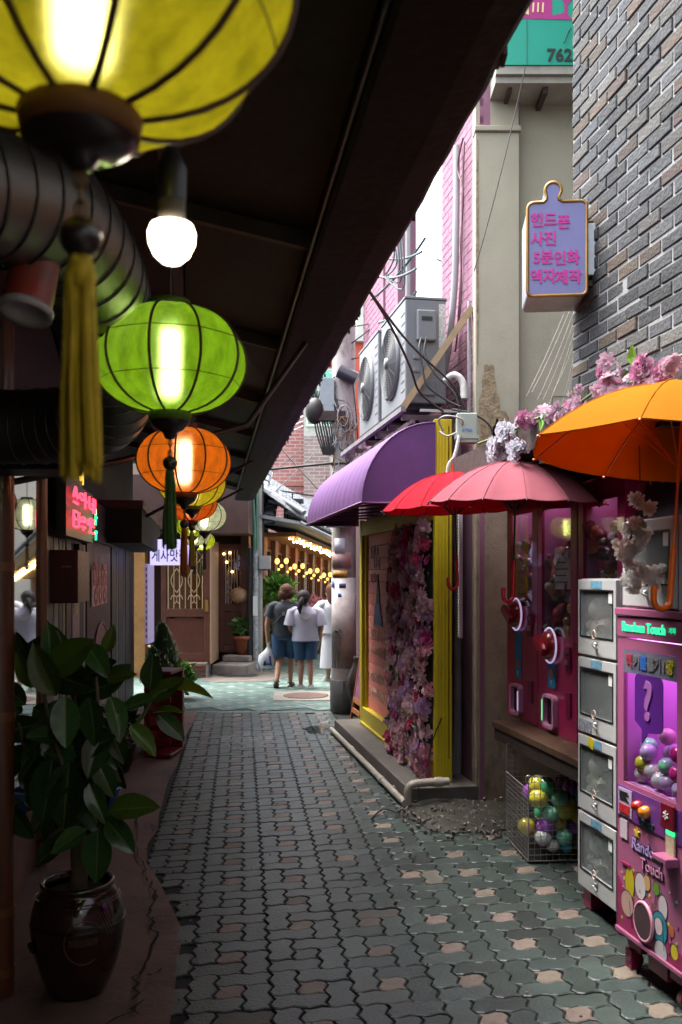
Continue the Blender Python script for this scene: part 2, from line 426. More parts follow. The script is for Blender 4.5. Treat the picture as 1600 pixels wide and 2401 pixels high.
# concrete strip along the left shops
M_strip = mat('pinkish_concrete', (.17, .105, .08), .85, var=.4, vs=2.5, bump=.5, bs=45, stain=(.07, .05, .045), stains=1.3)
st = MB(); ys = [1.5+.35*i for i in range(29)]
vs = []
for i, y in enumerate(ys):
    jag = .06*noise.noise((y*3.1, 4, 0))
    for q in range(4):
        f = q/3; x0 = xL(y)-.3; x1 = left_edge(y)+.05+jag
        vs.append((x0+(x1-x0)*f, y, .005+(.012 if q < 3 else -.004)+.006*noise.noise((x0*3+f*5, y*2, 1))))
st.add(vs, [(i*4+q, i*4+q+1, i*4+q+5, i*4+q+4) for i in range(28) for q in range(3)], True)
strip = tag(st.build('concrete_strip', M_strip), kind='structure', label='cracked pinkish concrete strip beside the left shops')
ck = MB(); ck_m = mat('crack', (.012, .009, .008), .95)
def crack(pts, wd):
    P = []
    for a, b in zip(pts, pts[1:]):
        for k in range(7):
            t = k/7; P.append((a[0]+(b[0]-a[0])*t+rng.gauss(0, .012), a[1]+(b[1]-a[1])*t+rng.gauss(0, .012)))
    P.append(pts[-1])
    v = []
    for k, (x, y) in enumerate(P):
        e = wd*(.35+rng.random()); v += [(x-e, y, .0232), (x+e, y, .0232)]
    ck.add(v, [(2*k, 2*k+1, 2*k+3, 2*k+2) for k in range(len(P)-1)])
crack([(-.78, 3.45), (-.86, 3.75), (-.84, 4.1), (-.93, 4.4), (-.99, 4.8), (-1.08, 5.0)], .006)
crack([(-.86, 3.75), (-.74, 3.85)], .004); crack([(-.93, 4.4), (-.84, 4.45)], .004); crack([(-1.08, 5.0), (-1.25, 5.5), (-1.42, 6.4)], .004); crack([(-.8, 3.5), (-.95, 3.3), (-.9, 3.0)], .006)
ck.build('crack', ck_m, strip)
# broken damp concrete at the foot of the cream pier, and puddles
def sheet(name, c, rx, ry, z, m, label, rot=0.0, lump=0.0, seed=0, parent=None):
    b = MB(); n = 22; vs = [(c[0], c[1], z+lump*.6)]
    for ring in (.55, 1):
        for k in range(n):
            a = 2*pi*k/n; q = ring*(1+.3*noise.noise((cos(a)*1.7, sin(a)*1.7, seed)))
            x, y = rx*q*cos(a), ry*q*sin(a)
            zz = z+(lump*(.5+noise.noise((x*6, y*6, seed+3))) if ring < 1 else -.006*(lump > 0))
            vs.append((c[0]+x*cos(rot)-y*sin(rot), c[1]+x*sin(rot)+y*cos(rot), zz))
    fs = [(0, 1+k, 1+(k+1) % n) for k in range(n)]+[(1+k, 1+n+k, 1+n+(k+1) % n, 1+(k+1) % n) for k in range(n)]
    b.add(vs, fs, True)
    return tag(b.build(name, m, parent), kind='structure', label=label)
sheet('broken_concrete', (.86, 6.45), .42, .5, .012, mat('damp_concrete', (.04, .036, .028), .5, var=.5, vs=8, bump=.8, bs=35, col2=(.02, .02, .014)), 'damp broken concrete at the foot of the cream pier', .1, .03, 2)
rgv = random.Random(77); gv = MB()
for _ in range(260):
    a = rgv.uniform(0, 6.28); q = rgv.random()**.5; s_ = rgv.uniform(.004, .016)
    gv.M = Matrix.Translation((.86+.5*q*cos(a), 6.4+.62*q*sin(a), .012+.02*(1-q))) @ Euler((rgv.random()*3, rgv.random()*3, rgv.random()*3)).to_matrix().to_4x4()
    gv.box(-s_, s_, -s_*.7, s_*.7, -s_*.5, s_*.5)
for _ in range(160):
    Y = rgv.uniform(3.3, 10.5); s_ = rgv.uniform(.0025, .007)
    X = rgv.choice((left_edge(Y)+abs(rgv.gauss(0, .12)), xR(Y)-.32-abs(rgv.gauss(0, .15)), rgv.uniform(left_edge(Y), xR(Y)-.3)))
    gv.M = Matrix.Translation((X, Y, .003)) @ Euler((rgv.random()*3, rgv.random()*3, rgv.random()*3)).to_matrix().to_4x4()
    gv.box(-s_, s_, -s_*.7, s_*.7, -s_*.5, s_*.5)
tag(gv.build('gravel', mat('grit', (.16, .14, .12), .9, island=.6, var=.4)), 'loose grit and crumbs of concrete scattered over the alley', None, None, 'stuff')
M_pale = mat('pale_mottle', (.42, .46, .45), .4)  # pale mottled film lying over the blocks
N, L = M_pale.node_tree.nodes, M_pale.node_tree.links
_n = N.new('ShaderNodeTexNoise'); _n.inputs['Scale'].default_value = 7; _n.inputs['Detail'].default_value = 8; _n.inputs['Roughness'].default_value = .75
_c = N.new('ShaderNodeTexCoord'); L.new(_c.outputs['Object'], _n.inputs['Vector']); _r = N.new('ShaderNodeMapRange'); _r.inputs['From Min'].default_value = .42; _r.inputs['From Max'].default_value = .7; _r.inputs['To Max'].default_value = .7
L.new(_n.outputs['Fac'], _r.inputs['Value']); L.new(_r.outputs[0], N['Principled BSDF'].inputs['Alpha'])
M_pud = bpy.data.materials.new('puddle_water'); M_pud.use_nodes = True
N, L = M_pud.node_tree.nodes, M_pud.node_tree.links; N.remove(N['Principled BSDF'])
_t = N.new('ShaderNodeBsdfTransparent'); _t.inputs[0].default_value = (.75, .77, .76, 1); _g = N.new('ShaderNodeBsdfGlossy'); _g.inputs['Roughness'].default_value = .06
_f = N.new('ShaderNodeFresnel'); _f.inputs[0].default_value = 1.36; _m = N.new('ShaderNodeMixShader')
L.new(_f.outputs[0], _m.inputs[0]); L.new(_t.outputs[0], _m.inputs[1]); L.new(_g.outputs[0], _m.inputs[2]); L.new(_m.outputs[0], N['Material Output'].inputs[0])
sheet('pale_patch', (-1.0, 9.3), .34, .5, .0045, M_pale, 'pale mottled patch on the blocks in the middle of the alley', 0, 0, 5)
sheet('puddle', (-.18, 9.95), .24, .28, .0045, M_pud, 'small puddle by the concrete step', 0, 0, 9)
# ================================================================ RIGHT: grey brick house
bh = thing('brick_house', 'dark grey brick house wall with pale mortar above the shop', 'building', onR(5.12), TR)
b = MB(); b.box(0, 9.5, .001, 3.0, 2.45, 9); b.build('wall', mat('pale_mortar', (.36, .365, .365), .9, var=.35, vs=5, bump=.3, bs=60), bh)
b = MB(); b.box(-1.8, 9.5, 1.0, 1.1, -.02, 2.45); b.box(-1.8, -.004, .9, 1.1, 2.45, 2.6); b.box(2.2, 9.5, .02, .99, -.02, 2.44); b.build('shop_back_wall', mat('plum_wall', (.05, .012, .02), .8, var=.3), bh)
M_brick = mat('grey_brick', (.034, .039, .047), .85, var=.4, vs=9, bump=.7, bs=55, rnd=.55, col2=(.055, .056, .056), world=True)
M_brickb = mat('brown_brick', (.085, .058, .042), .85, var=.35, vs=7, bump=.6, bs=55, rnd=.4)
M_brickl = mat('pale_grey_brick', (.10, .096, .088), .85, var=.35, vs=7, bump=.6, bs=55, rnd=.35)
bm_ = {}
def brickmesh(nm, l, h, d):
    m = MB(); m.box(0, l, -.004, d, 0, h); me = bpy.data.meshes.new('brick')
    bmx = bmesh.new(); o = m.build('brick', M_brick); bmx.from_mesh(o.data)
    bmesh.ops.bevel(bmx, geom=[e for e in bmx.edges if abs(e.verts[0].co.y+.004) < 1e-5 and abs(e.verts[1].co.y+.004) < 1e-5], offset=.004, segments=1, affect='EDGES')
    bmx.to_mesh(o.data); bmx.free(); me = o.data; bpy.data.objects.remove(o); return me
BF, BHf = brickmesh('f', .198, .061, .03), brickmesh('h', .094, .061, .03)
rb = random.Random(11); extra = MB(); nb = 0
for r in range(33, 120):
    z = r*.0745; x = .004+rb.uniform(-.006, .006)
    first = True
    while x < 2.6:
        half = first and r % 2
        l = .094 if half else .198
        tone = rb.random()
        u = 800+FPX*(xW(5.12-x*.98))/(5.12-x*.98); v = HOR-(z-CAMH)*FPX/(5.12-x*.98)
        if u < 1625 and -25 < v < 1010 and nb < 300:
            o = part_copy(BHf if half else BF, 'brick', bh, (x, rb.uniform(-.006, .001), z+rb.uniform(-.003, .003)), (0, rb.gauss(0, .008), rb.gauss(0, .012)), (1+rb.uniform(-.015, .015), 1, 1+rb.uniform(-.04, .04)))
            if tone < .16: setmat(o, M_brickb)
            elif tone < .4: setmat(o, M_brickl)
            nb += 1
        elif z > 2.4 and z < 7.5:
            extra.box(x, x+l, -.004, .02, z, z+.061)
        x += l+.0145; first = False
tag(extra.build('brick_field', mat('grey_brick_field', (.1, .1, .105), .85, island=.5, bump=.5, var=.3), bh), kind='stuff')
# ================================================================ cream house with its pink painted brick side
M_cream = mat('cream_plaster', (.44, .41, .31), .85, var=.2, vs=1.6, bump=.2, bs=60, stain=(.31, .29, .22), stains=1.1, stainlo=.56)
M_grime = mat('grimy_plaster', (.33, .26, .19), .88, var=.35, vs=5, bump=.35, bs=60, stain=(.13, .095, .065), stains=3.2, stainlo=.55)
ch = thing('cream_house', 'cream plastered house wall facing down the alley behind the brick house', 'building', (xW(6.81), 6.81, 0))
b = MB(); b.box(0, 3.2, .1, 4.0, 2.4, 9.5); b.build('wall', M_cream, ch)
b = MB(); b.box(-.004, .33, .0, .099, 2.62, 5.06); b.box(.33, .345, .06, .099, 2.62, 5.06); b.build('pilaster', M_cream, ch, .012)
b = MB(); b.box(-.01, .34, -.025, .099, 5.06, 5.10); b.box(0, .33, .02, .099, 5.10, 9.5); b.build('ledge', M_cream, ch, .006)
b = MB(); b.box(-.002, .95, .012, 1.5, -.02, 2.62); b.build('pier', M_grime, ch, .01)
# flaked plaster along the pilaster edge
fl = MB(); rf = random.Random(5); M_flake = mat('bare_render', (.30, .23, .14), .95, var=.6, vs=16, bump=.8, bs=50)
def flake(cx, z0, z1, wd):
    n = 14; L_ = [(cx-wd*sin(pi*(i+.7)/(n+1.4))**.4*(.55+.35*rf.random()), z0+(z1-z0)*i/n) for i in range(n+1)]; R_ = [(cx+wd*sin(pi*(i+.7)/(n+1.4))**.4*(.55+.35*rf.random()), z0+(z1-z0)*i/n) for i in range(n, -1, -1)]
    fl.prism(L_+R_, -.004, .02)
fl.M = Matrix.Identity(4); flake(.10, 2.38, 3.3, .10); flake(.2, 2.5, 2.95, .09); flake(.06, 2.3, 2.66, .05)
flake(.012, 3.3, 5.0, .012)
fl.build('flaked_plaster', M_flake, ch)
b = MB(); b.tube([(.335, .05, 2.62), (.337, .05, 5.06)], .004, 5); b.tube([(.6, .097, 2.62), (.6, .097, 3.08), (1.0, .097, 3.09)], .003, 5); b.build('seam', mat('plaster_seam', (.2, .18, .14), .9), ch)
# pink house front beyond, painted brick
M_pink = mat('pink_paint', (.37, .17, .25), .8, var=.2, vs=3, bump=.2, bs=60)
M_pinkb = mat('pink_brick', (.37, .175, .255), .8, var=.15, vs=5, bump=.2, bs=60, rnd=.04)
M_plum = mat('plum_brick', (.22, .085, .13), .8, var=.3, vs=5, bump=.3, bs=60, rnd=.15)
ph = thing('pink_house', 'pink painted brick house front above the purple awning', 'building', onR(6.81), TR)
# local x runs towards the camera: the house lies at negative x
b = MB(); b.box(-1.0, 0, .03, .35, -.02, 9); b.box(-4.4, -2.55, .03, .35, 3.0, 5.6); b.box(-2.55, -1.0, .03, .35, 3.0, 4.0)
b.box(-4.6, -1.0, .03, .35, -.02, 3.0); b.box(-2.55, -1.0, .03, .35, 5.9, 9); b.build('wall', M_pink, ph)
PB = brickmesh('p', .19, .06, .03); rp = random.Random(21); np_ = 0; pf = MB()
for r in range(0, 70):
    z = 2.95+r*.068
    for i in range(6):
        x = -.19-i*.2+(.1 if r % 2 else 0)
        if x > -.1 or x < -1.2: continue
        x0 = max(x, -1.0); l = min(0, x+.19)-x0
        if l < .05: continue
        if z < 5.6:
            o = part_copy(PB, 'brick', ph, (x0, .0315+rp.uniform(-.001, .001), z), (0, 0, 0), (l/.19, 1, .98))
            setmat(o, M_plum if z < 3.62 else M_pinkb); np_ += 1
        else: pf.box(x0, x0+l, .024, .05, z, z+.06)
tag(pf.build('brick_field', M_pinkb, ph), kind='stuff')
pf = MB()
for r in range(38):
    z = 3.0+r*.068
    for i in range(9):
        x = -4.4+i*.2+(.1 if r % 2 else 0)
        if x+.19 < -2.55: pf.box(x, x+.19, .026, .05, z, z+.06)
tag(pf.build('brick_field', M_pinkb, ph), kind='stuff')
b = MB(); b.box(-2.62, -2.5, .0, .36, 3.0, 5.9); b.box(-3.3, -3.18, .0, .36, 3.0, 5.6); b.build('pilaster', M_pink, ph, .008)
wf = MB(); ringprism(wf, [(-2.5,3.99),(-1.0,3.99),(-1.0,5.9),(-2.5,5.9)], [(-2.44,4.05),(-1.06,4.05),(-1.06,5.84),(-2.44,5.84)], .08, .14)
wf = wf.build('window', mat('white_frame', (.6, .6, .6), .5), ph)
M_mirrorpane = glassmat('sky_pane', (.2, .22, .23), 2.2, .02)
b = MB(); b.box(-2.44, -1.06, .1, .11, 4.05, 5.84); b.build('pane', M_mirrorpane, wf)
b = MB(); b.box(-2.42, -1.08, .125, .135, 4.07, 5.82); b.build('blind', mat('pale_blind', (.5, .53, .54), .7), wf)
b = MB()
for a_, c_ in (((-2.4, -.25, 4.75), (-1.0, -.2, 4.35)), ((-2.4, -.2, 4.95), (-1.0, -.15, 4.5)), ((-2.4, -.3, 4.5), (-1.0, -.12, 4.62)), ((-2.5, -.2, 4.3), (-1.0, -.2, 4.15))): b.tube(sag(a_, c_, .05), .012, 5)
for q in range(5): b.tube(spline([(-2.1+.15*q, -.2, 4.8), (-1.95+.1*q, -.25, 5.0+.1*q), (-1.8+.1*q, -.2, 4.75-.1*q), (-2.0, -.25, 4.6)], 5), .008, 5)
b.build('reflection_wires', mat('wire_teal', (.05, .08, .085), .6), ph)  # added wires standing in for those mirrored in the window
# grey conduit and cable down the pink bricks
b = MB(); b.tube(spline([(-.42, -.02, 5.15), (-.40, -.03, 4.5), (-.45, -.03, 4.0), (-.58, -.05, 3.5), (-.7, -.1, 3.2)]), .028, 10); b.build('conduit', mat('grey_conduit', (.42, .41, .42), .5), ph)
b = MB(); b.tube(spline([(-.28, -.01, 5.15), (-.36, -.03, 4.95), (-.25, -.02, 4.7), (-.31, -.02, 4.3), (-.3, -.02, 3.9), (-.42, -.03, 3.5)]), .008, 6)
b.tube(spline([(-.24, -.01, 5.1), (-.27, -.02, 4.7), (-.29, -.02, 4.2), (-.36, -.03, 3.7)]), .006, 6); b.build('cable', mat('maroon_cable', (.08, .02, .03), .6), ph)
# downpipe and conduit beside the yellow frame
dp = MB(); dp.tube([(-.27, -.06, .16), (-.27, -.06, 2.9)], .034, 12); dp.tube(spline([(-.27, -.06, 1.1), (-.27, -.08, .35), (-.3, -.12, .1), (-.4, -.3, .02), (-.42, -.55, .02)]), .026, 10)
tag(dp.build('drainpipe', mat('grey_pipe', (.17, .155, .16), .45, var=.3)), 'grey drainpipe running down between yellow frame and pink wall', 'pipe'); bpy.context.scene.objects['drainpipe'].location = onR(6.81); bpy.context.scene.objects['drainpipe'].rotation_euler = (0, 0, TR)
cv = MB(); cv.box(-.015, .015, -.012, .012, 1.24, 2.3)
for i in range(46): cv.box(-.0165, .0165, -.0165, -.0125, 1.25+i*.0225, 1.258+i*.0225)
o = cv.build('cable_cover', mat('ribbed_white', (.55, .53, .54), .5), None); o.location = onR(6.72, .15); o.rotation_euler = (0, 0, TR)
tag(o, 'white ribbed cable cover hanging beside the grey drainpipe', 'cable cover')
# ---------------------------------------------------------------- green sign board 762 on the cream wall
sg = thing('sign_board', 'green shop sign board with wine glass picture and number 762', 'sign', (1.15, 6.55, 5.36))
M_green = mat('sign_green', (.0, .36, .25), .5, var=.08); M_mag = mat('sign_magenta', (.33, .015, .17), .5); M_cr = mat('sign_cream', (.62, .52, .26), .5)
b = MB(); b.box(0, 1.6, 0, .3, .06, 1.6); b.build('board', M_green, sg)
b = MB(); b.box(-.02, 1.62, .01, .36, 0, .058); b.box(-.02, 1.62, .04, .40, -.05, -.002); b.build('soffit', mat('sign_soffit', (.42, .40, .34), .7, var=.3), sg)
b = MB(); b.cbox((.1, .2, -.06), (.03, .2, .04)); b.build('bracket', M_rust, sg); b = MB(); b.cbox((.36, .22, -.07), (.035, .26, .05)); b.build('bracket', M_rust, sg)
b = MB(); b.box(.2, .205, -.004, .02, .06, .385); b.tube(sag((.47, -.006, .22), (.52, -.006, .33), -.01), .004, 4); b.build('seam', mat('sign_seam', (0, .12, .08), .6), sg)
text('762', .125, mat('sign_black', (.005, .012, .01), .5), sg, (.44, -.004, .125), offset=.003)
# cocktail glasses printed on the board
b = MB(); b.prism([(.06,.40),(.56,.385),(.52,.40),(.50,.43),(.50,.50),(.56,.56),(.585,.63),(.56,.72),(.44,.72),(.415,.63),(.44,.56),(.475,.51),(.475,.44),(.40,.42),(.385,.42),(.385,.95),(.12,.95),(.15,.70),(.13,.44)], -.003, .01); b.build('glass_print', M_mag, sg)
b = MB(); b.prism([(.155,.56),(.215,.56),(.215,.42),(.155,.445)], -.006, .0); b.prism([(.435,.62)]+arc(.5, .62, .065, pi, 2*pi, 8)[1:], -.006, 0)
for i in range(3): b.prism([(.24+.035*i, .44), (.252+.035*i, .44), (.256+.035*i, .51), (.244+.035*i, .51)], -.006, 0)
b.prism([(.26,.55),(.275,.55),(.33,.95),(.31,.95)], -.006, 0); b.prism(arc(.2, .6, .035, pi, 2*pi, 6), -.006, 0); b.build('drink_print', M_cr, sg)
# wire hanging from it down the cream wall
b = MB(); b.tube(sag((1.33, 6.5, 5.37), (.96, 6.5, 3.9), .06), .004, 5)
tag(b.build('hanging_wire', M_cable), 'thin wire slanting down across the cream wall', 'wire')
# ---------------------------------------------------------------- puzzle-piece photo sign on the brick wall
pz = thing('puzzle_sign', 'lilac puzzle piece light box sign with magenta Korean lettering on the brick wall', 'sign', (1.0, 4.83, 3.20), radians(-6))
W_, H_ = .31, .50
out = [(.03, 0), (W_-.025, 0)]+arc(W_-.025, .025, .025, -pi/2, 0, 3)+arc(W_-.03, H_-.03, .03, 0, pi/2, 4)+[(.185, H_)]
out += [(.165, H_+.012), (.166, H_+.03)]+arc(.135, H_+.062, .043, -.6, pi+.55, 10)+[(.100, H_+.03), (.098, H_+.012), (.085, H_+.0)]+arc(.035, H_-.035, .035, pi/2, pi, 4)+arc(.025, .025, .025, pi, 1.5*pi, 3)
o2 = []
seen = None
for p in out:
    if seen is None or (abs(p[0]-seen[0])+abs(p[1]-seen[1])) > .003: o2.append(p)
    seen = p
b = MB(); b.prism(o2, 0, .30); b.build('box', mat('sign_side', (.30, .29, .30), .35, metal=.3, var=.4, vs=4), pz)
cxm, czm = .155, .27
b = MB(); b.prism([(cxm+(x-cxm)*.965, czm+(z-czm)*.97) for x, z in o2], -.006, .01); b.build('face', mat('lilac_face', (.19, .19, .42), .4, var=.06), pz)
b = MB(); b.tube([(x, -.004, z) for x, z in o2], .0095, 6, closed=True); b.build('gold_trim', mat('gold_trim', (.30, .17, .05), .4, metal=.7, var=.3), pz)
M_mtx = mat('magenta_letter', (.42, .004, .22), .5)
for s_, x_, z_ in (('핸드', .085, .40), ('폰', .19, .385), ('사진', .085, .30), ('5분', .083, .20), ('인화', .205, .193), ('액자', .082, .098), ('제작', .215, .090)):
    text(s_, .080, M_mtx, pz, (x_, -.009, z_), offset=.0022, ext=.001, sx=.94)
b = MB(); b.box(W_-.004, .42, .05, .14, .12, .40); b.build('bracket_box', mat('galvanised', (.34, .36, .38), .45, metal=.6, var=.2), pz, .004)
b = MB(); b.box(W_, .46, .07, .1, .07, .1); b.box(W_, .44, .07, .1, .405, .42); b.ball((.4, .07, .085), .028, 10, 6); b.build('bracket', M_rust, pz)
# ================================================================ yellow storefront frame
yf = thing('yellow_storefront', 'yellow framed shop front with coral boards under the purple awning', 'shop front', (xR(6.87), 6.87, 0), TR)
M_yel = mat('yellow_paint', (.55, .44, .010), .45, var=.16, vs=4, stain=(.26, .2, .01), stains=5, stainlo=.62)
b = MB(); b.box(-.05, 0, 0, .137, .12, 2.9)
for i in range(5): b.box(.0, .005, .012+i*.026, .027+i*.026, .12, 2.9)
b.build('post', M_yel, yf, .003)
b = MB(); b.box(-2.93, -2.83, 0, .137, .12, 2.3); b.box(-2.80, -2.77, .03, .137, .3, 2.13); b.build('post', M_yel, yf, .003)
b = MB(); b.box(-2.83, -.05, .002, .137, 2.13, 2.28); b.build('top_beam', M_yel, yf, .004)
b = MB(); b.box(-2.83, -.05, .002, .137, .12, .30); b.box(-2.83, -.05, -.02, .002, .12, .15); b.build('bottom_beam', M_yel, yf, .004)
M_coral = mat('coral_board', (.85, .27, .22), .6, var=.12, vs=5, rnd=.06, bump=.1)
for i in range(15):
    z = .302+i*.122
    b = MB(); b.box(-2.77, -.052, .06, .1, z+.002, z+.119); b.build('plank', M_coral, yf, .003, 1)
b = MB(); b.box(-2.9, 0, .1, .13, .3, 2.85); b.build('backing', mat('dark_backing', (.05, .01, .015), .9), yf)
b = MB(); b.box(-2.93, -.05, .06, .13, 2.28, 2.9); b.build('fascia', mat('plum_board', (.12, .02, .04), .7), yf)
# hand lettering (brush strokes) on the coral boards
M_wl = mat('cream_brush', (.88, .78, .64), .6); M_bl = mat('dark_brush', (.10, .03, .03), .6)
rw = random.Random(4)
def script(x0, x1, z, h, m, dens=.06):
    b = MB(); x = x0
    while x < x1:
        hh = h*(.55+.6*rw.random()); dx = rw.uniform(-.012, .012)
        b.tube([(x+dx, .0585, z+hh/2), (x+.004, .0585, z), (x-dx, .0585, z-hh/2)], .0042, 4)
        if rw.random() < .6: b.tube([(x-.015, .056, z+rw.uniform(-.3, .4)*h), (x+.02, .056, z+rw.uniform(-.3, .4)*h)], .0038, 4)
        x += dens*(.6+.6*rw.random())
    b.build('lettering', m, yf)
for z in (1.10, .93, .66, .50): script(-2.62, -1.85, z, .1, M_wl)
script(-2.6, -2.2, 1.95, .12, M_bl, .08); script(-2.45, -2.15, 1.83, .1, M_bl, .08); script(-2.6, -2.3, 1.68, .1, M_bl, .06)
b = MB(); b.prism([(-2.38,1.3),(-2.32,1.55),(-2.27,1.72),(-2.2,1.56),(-2.17,1.3)], .052, .062); b.build('painted_motif', mat('motif_dark', (.05, .035, .04), .6), yf)
b = MB(); b.prism([(-2.45,1.2),(-2.37,1.42),(-2.16,1.42),(-2.05,1.2)], .049, .061); b.build('painted_motif', mat('motif_blue', (.02, .07, .25), .6, col2=(.2, .2, .3), vs=30), yf)
# concrete step with white drain pipe
stp = MB(); stp.box(-3.15, .12, -.24, .3, -.02, .118); o = stp.build('concrete_step', mat('step_concrete', (.16, .14, .12), .8, var=.35, vs=4, bump=.35, bs=50), None, .008)
o.location = (xR(6.87), 6.87, 0); o.rotation_euler = (0, 0, TR); tag(o, kind='structure', label='low concrete step under the yellow shop front')
pp = thing('waste_pipe', 'white plastic waste pipe lying along the concrete step', 'pipe', (xR(6.87), 6.87, 0), TR)
M_pvc = mat('white_pvc', (.50, .45, .38), .4, var=.35, vs=6, stain=(.2, .16, .11), stains=4, stainlo=.6)
b = MB(); b.tube([(-3.0, -.30, .04), (.22, -.29, .035)], .026, 10); b.build('pipe', M_pvc, pp)
b = MB(); b.tube([(-.6, -.295, .036), (-.5, -.295, .036)], .031, 10); b.build('coupling', M_pvc, pp); b = MB(); b.tube([(-1.9, -.295, .037), (-1.8, -.295, .037)], .031, 10); b.build('coupling', M_pvc, pp)
b = MB(); b.tube(spline([(.2, -.26, .02), (.2, -.26, .13), (.2, -.2, .17), (.19, .05, .175)], 5), .03, 10); b.tube([(.2, -.06, .175), (.2, 0, .175)], .036, 10); b.build('elbow', M_pvc, pp)
cb = MB(); cb.tube(spline([(.012, .05, .62), (.012, -.02, .45), (.02, -.06, .28), (.06, -.1, .2), (.12, -.15, .19), (.16, -.18, .03)]), .005, 5)
cb.tube(spline([(.13, .1, .03), (.35, -.1, .02), (.5, .0, .03), (.62, -.3, .015), (.3, -.45, .02), (.5, -.6, .01)]), .006, 5)
o = cb.build('cable', M_cable); o.location = (xR(6.87), 6.87, 0); o.rotation_euler = (0, 0, TR); tag(o, 'loose black cable trailing from the yellow post over the ground', 'cable')
# ---------------------------------------------------------------- flower wall
FL = []
def petal_flower(n_layers, npet, seed, ruff=.3, open_=1.0):
    r = random.Random(seed); b = MB()
    for l in range(n_layers):
        f = 1-l/(n_layers+.4); rr = f; lift = .15+.5*l/n_layers
        n = max(4, int(npet*(.55+.45*f)))
        for k in range(n):
            a = 2*pi*k/n+l*.7+r.uniform(-.15, .15); wd = 2.3*pi/n*.5
            q = rr*(1+r.uniform(-.12, .12)); up = lift+r.uniform(-.1, .16)*ruff*2
            def P(rad, an, h): return (rad*cos(an), -h, rad*sin(an))
            m1 = P(q*.55, a-wd, up*.5+.05); m2 = P(q*.55, a+wd, up*.5-.03)
            t1 = P(q*.95, a-wd*.6, up+r.uniform(0, .12)); t2 = P(q*.95, a+wd*.6, up-.05+r.uniform(0, .1)); tp = P(q*1.06, a, up-.08)
            b.add([(0, -lift*.35, 0), m1, t1, tp, t2, m2], [(0,1,5), (1,2,3), (1,3,5), (5,3,4)])
    o = b.build('flower', MATS['mortar']); me = o.data; bpy.data.objects.remove(o); me.polygons.foreach_set('use_smooth', [True]*len(me.polygons)); return me
for sdd, (nl, npt) in enumerate(((4, 8), (5, 7), (3, 10), (3, 6))): FL.append(petal_flower(nl, npt, sdd))
FM = [fabric('petal_'+n, c, .42, .55) for n, c in (('rose', (.86, .42, .52)), ('pale_pink', (.87, .60, .68)), ('crimson', (.70, .10, .20)), ('lilac', (.66, .40, .66)), ('cream_pink', (.82, .58, .54)), ('blush', (.86, .52, .62)), ('hot_pink', (.74, .14, .40)))]
M_leaf = mat('dark_leaf', (.03, .075, .025), .5, var=.4, rnd=.3)
M_leafl = mat('bright_leaf', (.13, .30, .03), .5, var=.3, rnd=.3)
lm = MB(); lm.add([(0,0,0), (.35,-.05,.28), (1,-.12,0), (.35,-.05,-.28), (.4,.02,0)], [(0,1,4),(1,2,4),(2,3,4),(3,0,4)])
o = lm.build('leaf', M_leaf); LEAF = o.data; bpy.data.objects.remove(o)
fw = thing('flower_wall', 'panel of pink and red artificial flowers covering the coral boards', 'flower panel', (xR(6.87), 6.87, 0), TR)
b = MB(); b.box(-1.26, -.055, .02, .055, .22, 2.13); b.build('backing', mat('moss_mat', (.05, .07, .035), .95, var=.5, bump=.8, vs=20), fw)
rf = random.Random(42); pts = []
for _ in range(6000):
    x, z = rf.uniform(-1.86, -.075), rf.uniform(.14, 2.1)
    lim = -1.22-.12*noise.noise((z*3, 1, 2))-(.12 if z < .4 else 0)+(.35*max(0, z-1.9))
    if x < lim: continue
    if all((x-a)**2+(z-c)**2 > .0052 for a, c in pts): pts.append((x, z))
    if len(pts) >= 296: break
for x, z in pts:
    s_ = rf.choice((.045, .055, .06, .066, .075)); t = rf.random()
    o = part_copy(rf.choice(FL[:3]), 'flower', fw, (x, -.02-rf.random()*.06, z), (rf.gauss(0, .35), rf.uniform(0, 6.28), rf.gauss(.2, .35)), s_)
    k = 0 if t < .22 else 1 if t < .56 else 2 if t < .60 else 3 if t < .72 else 4 if t < .84 else 5 if t < .92 else 6
    setmat(o, FM[k])
sm_ = MB()
for _ in range(900):
    x, z = rf.uniform(-1.3, -.07), rf.uniform(.18, 2.1)
    y = -.02-rf.random()*.075; s_ = rf.uniform(.008, .016)
    for k in range(5):
        a = k*1.2566+rf.random(); sm_.cur = 0 if rf.random() < .75 else 1
        sm_.add([(x, y, z), (x+s_*cos(a-.5), y-s_*.4, z+s_*sin(a-.5)), (x+1.4*s_*cos(a), y-.3*s_, z+1.4*s_*sin(a)), (x+s_*cos(a+.5), y-s_*.4, z+s_*sin(a+.5))], [(0,1,2,3)])
tag(sm_.build('small_blossoms', [mat('tiny_white', (.82, .66, .68), .7), mat('tiny_rose', (.7, .25, .35), .7)], fw), kind='stuff')
for _ in range(90):
    o = part_copy(LEAF, 'leaf', fw, (rf.uniform(-1.3, -.09), -.02-rf.random()*.05, rf.uniform(.2, 2.1)), (rf.gauss(0, .5), rf.uniform(0, 6.28), rf.gauss(0, .5)), rf.uniform(.06, .11))
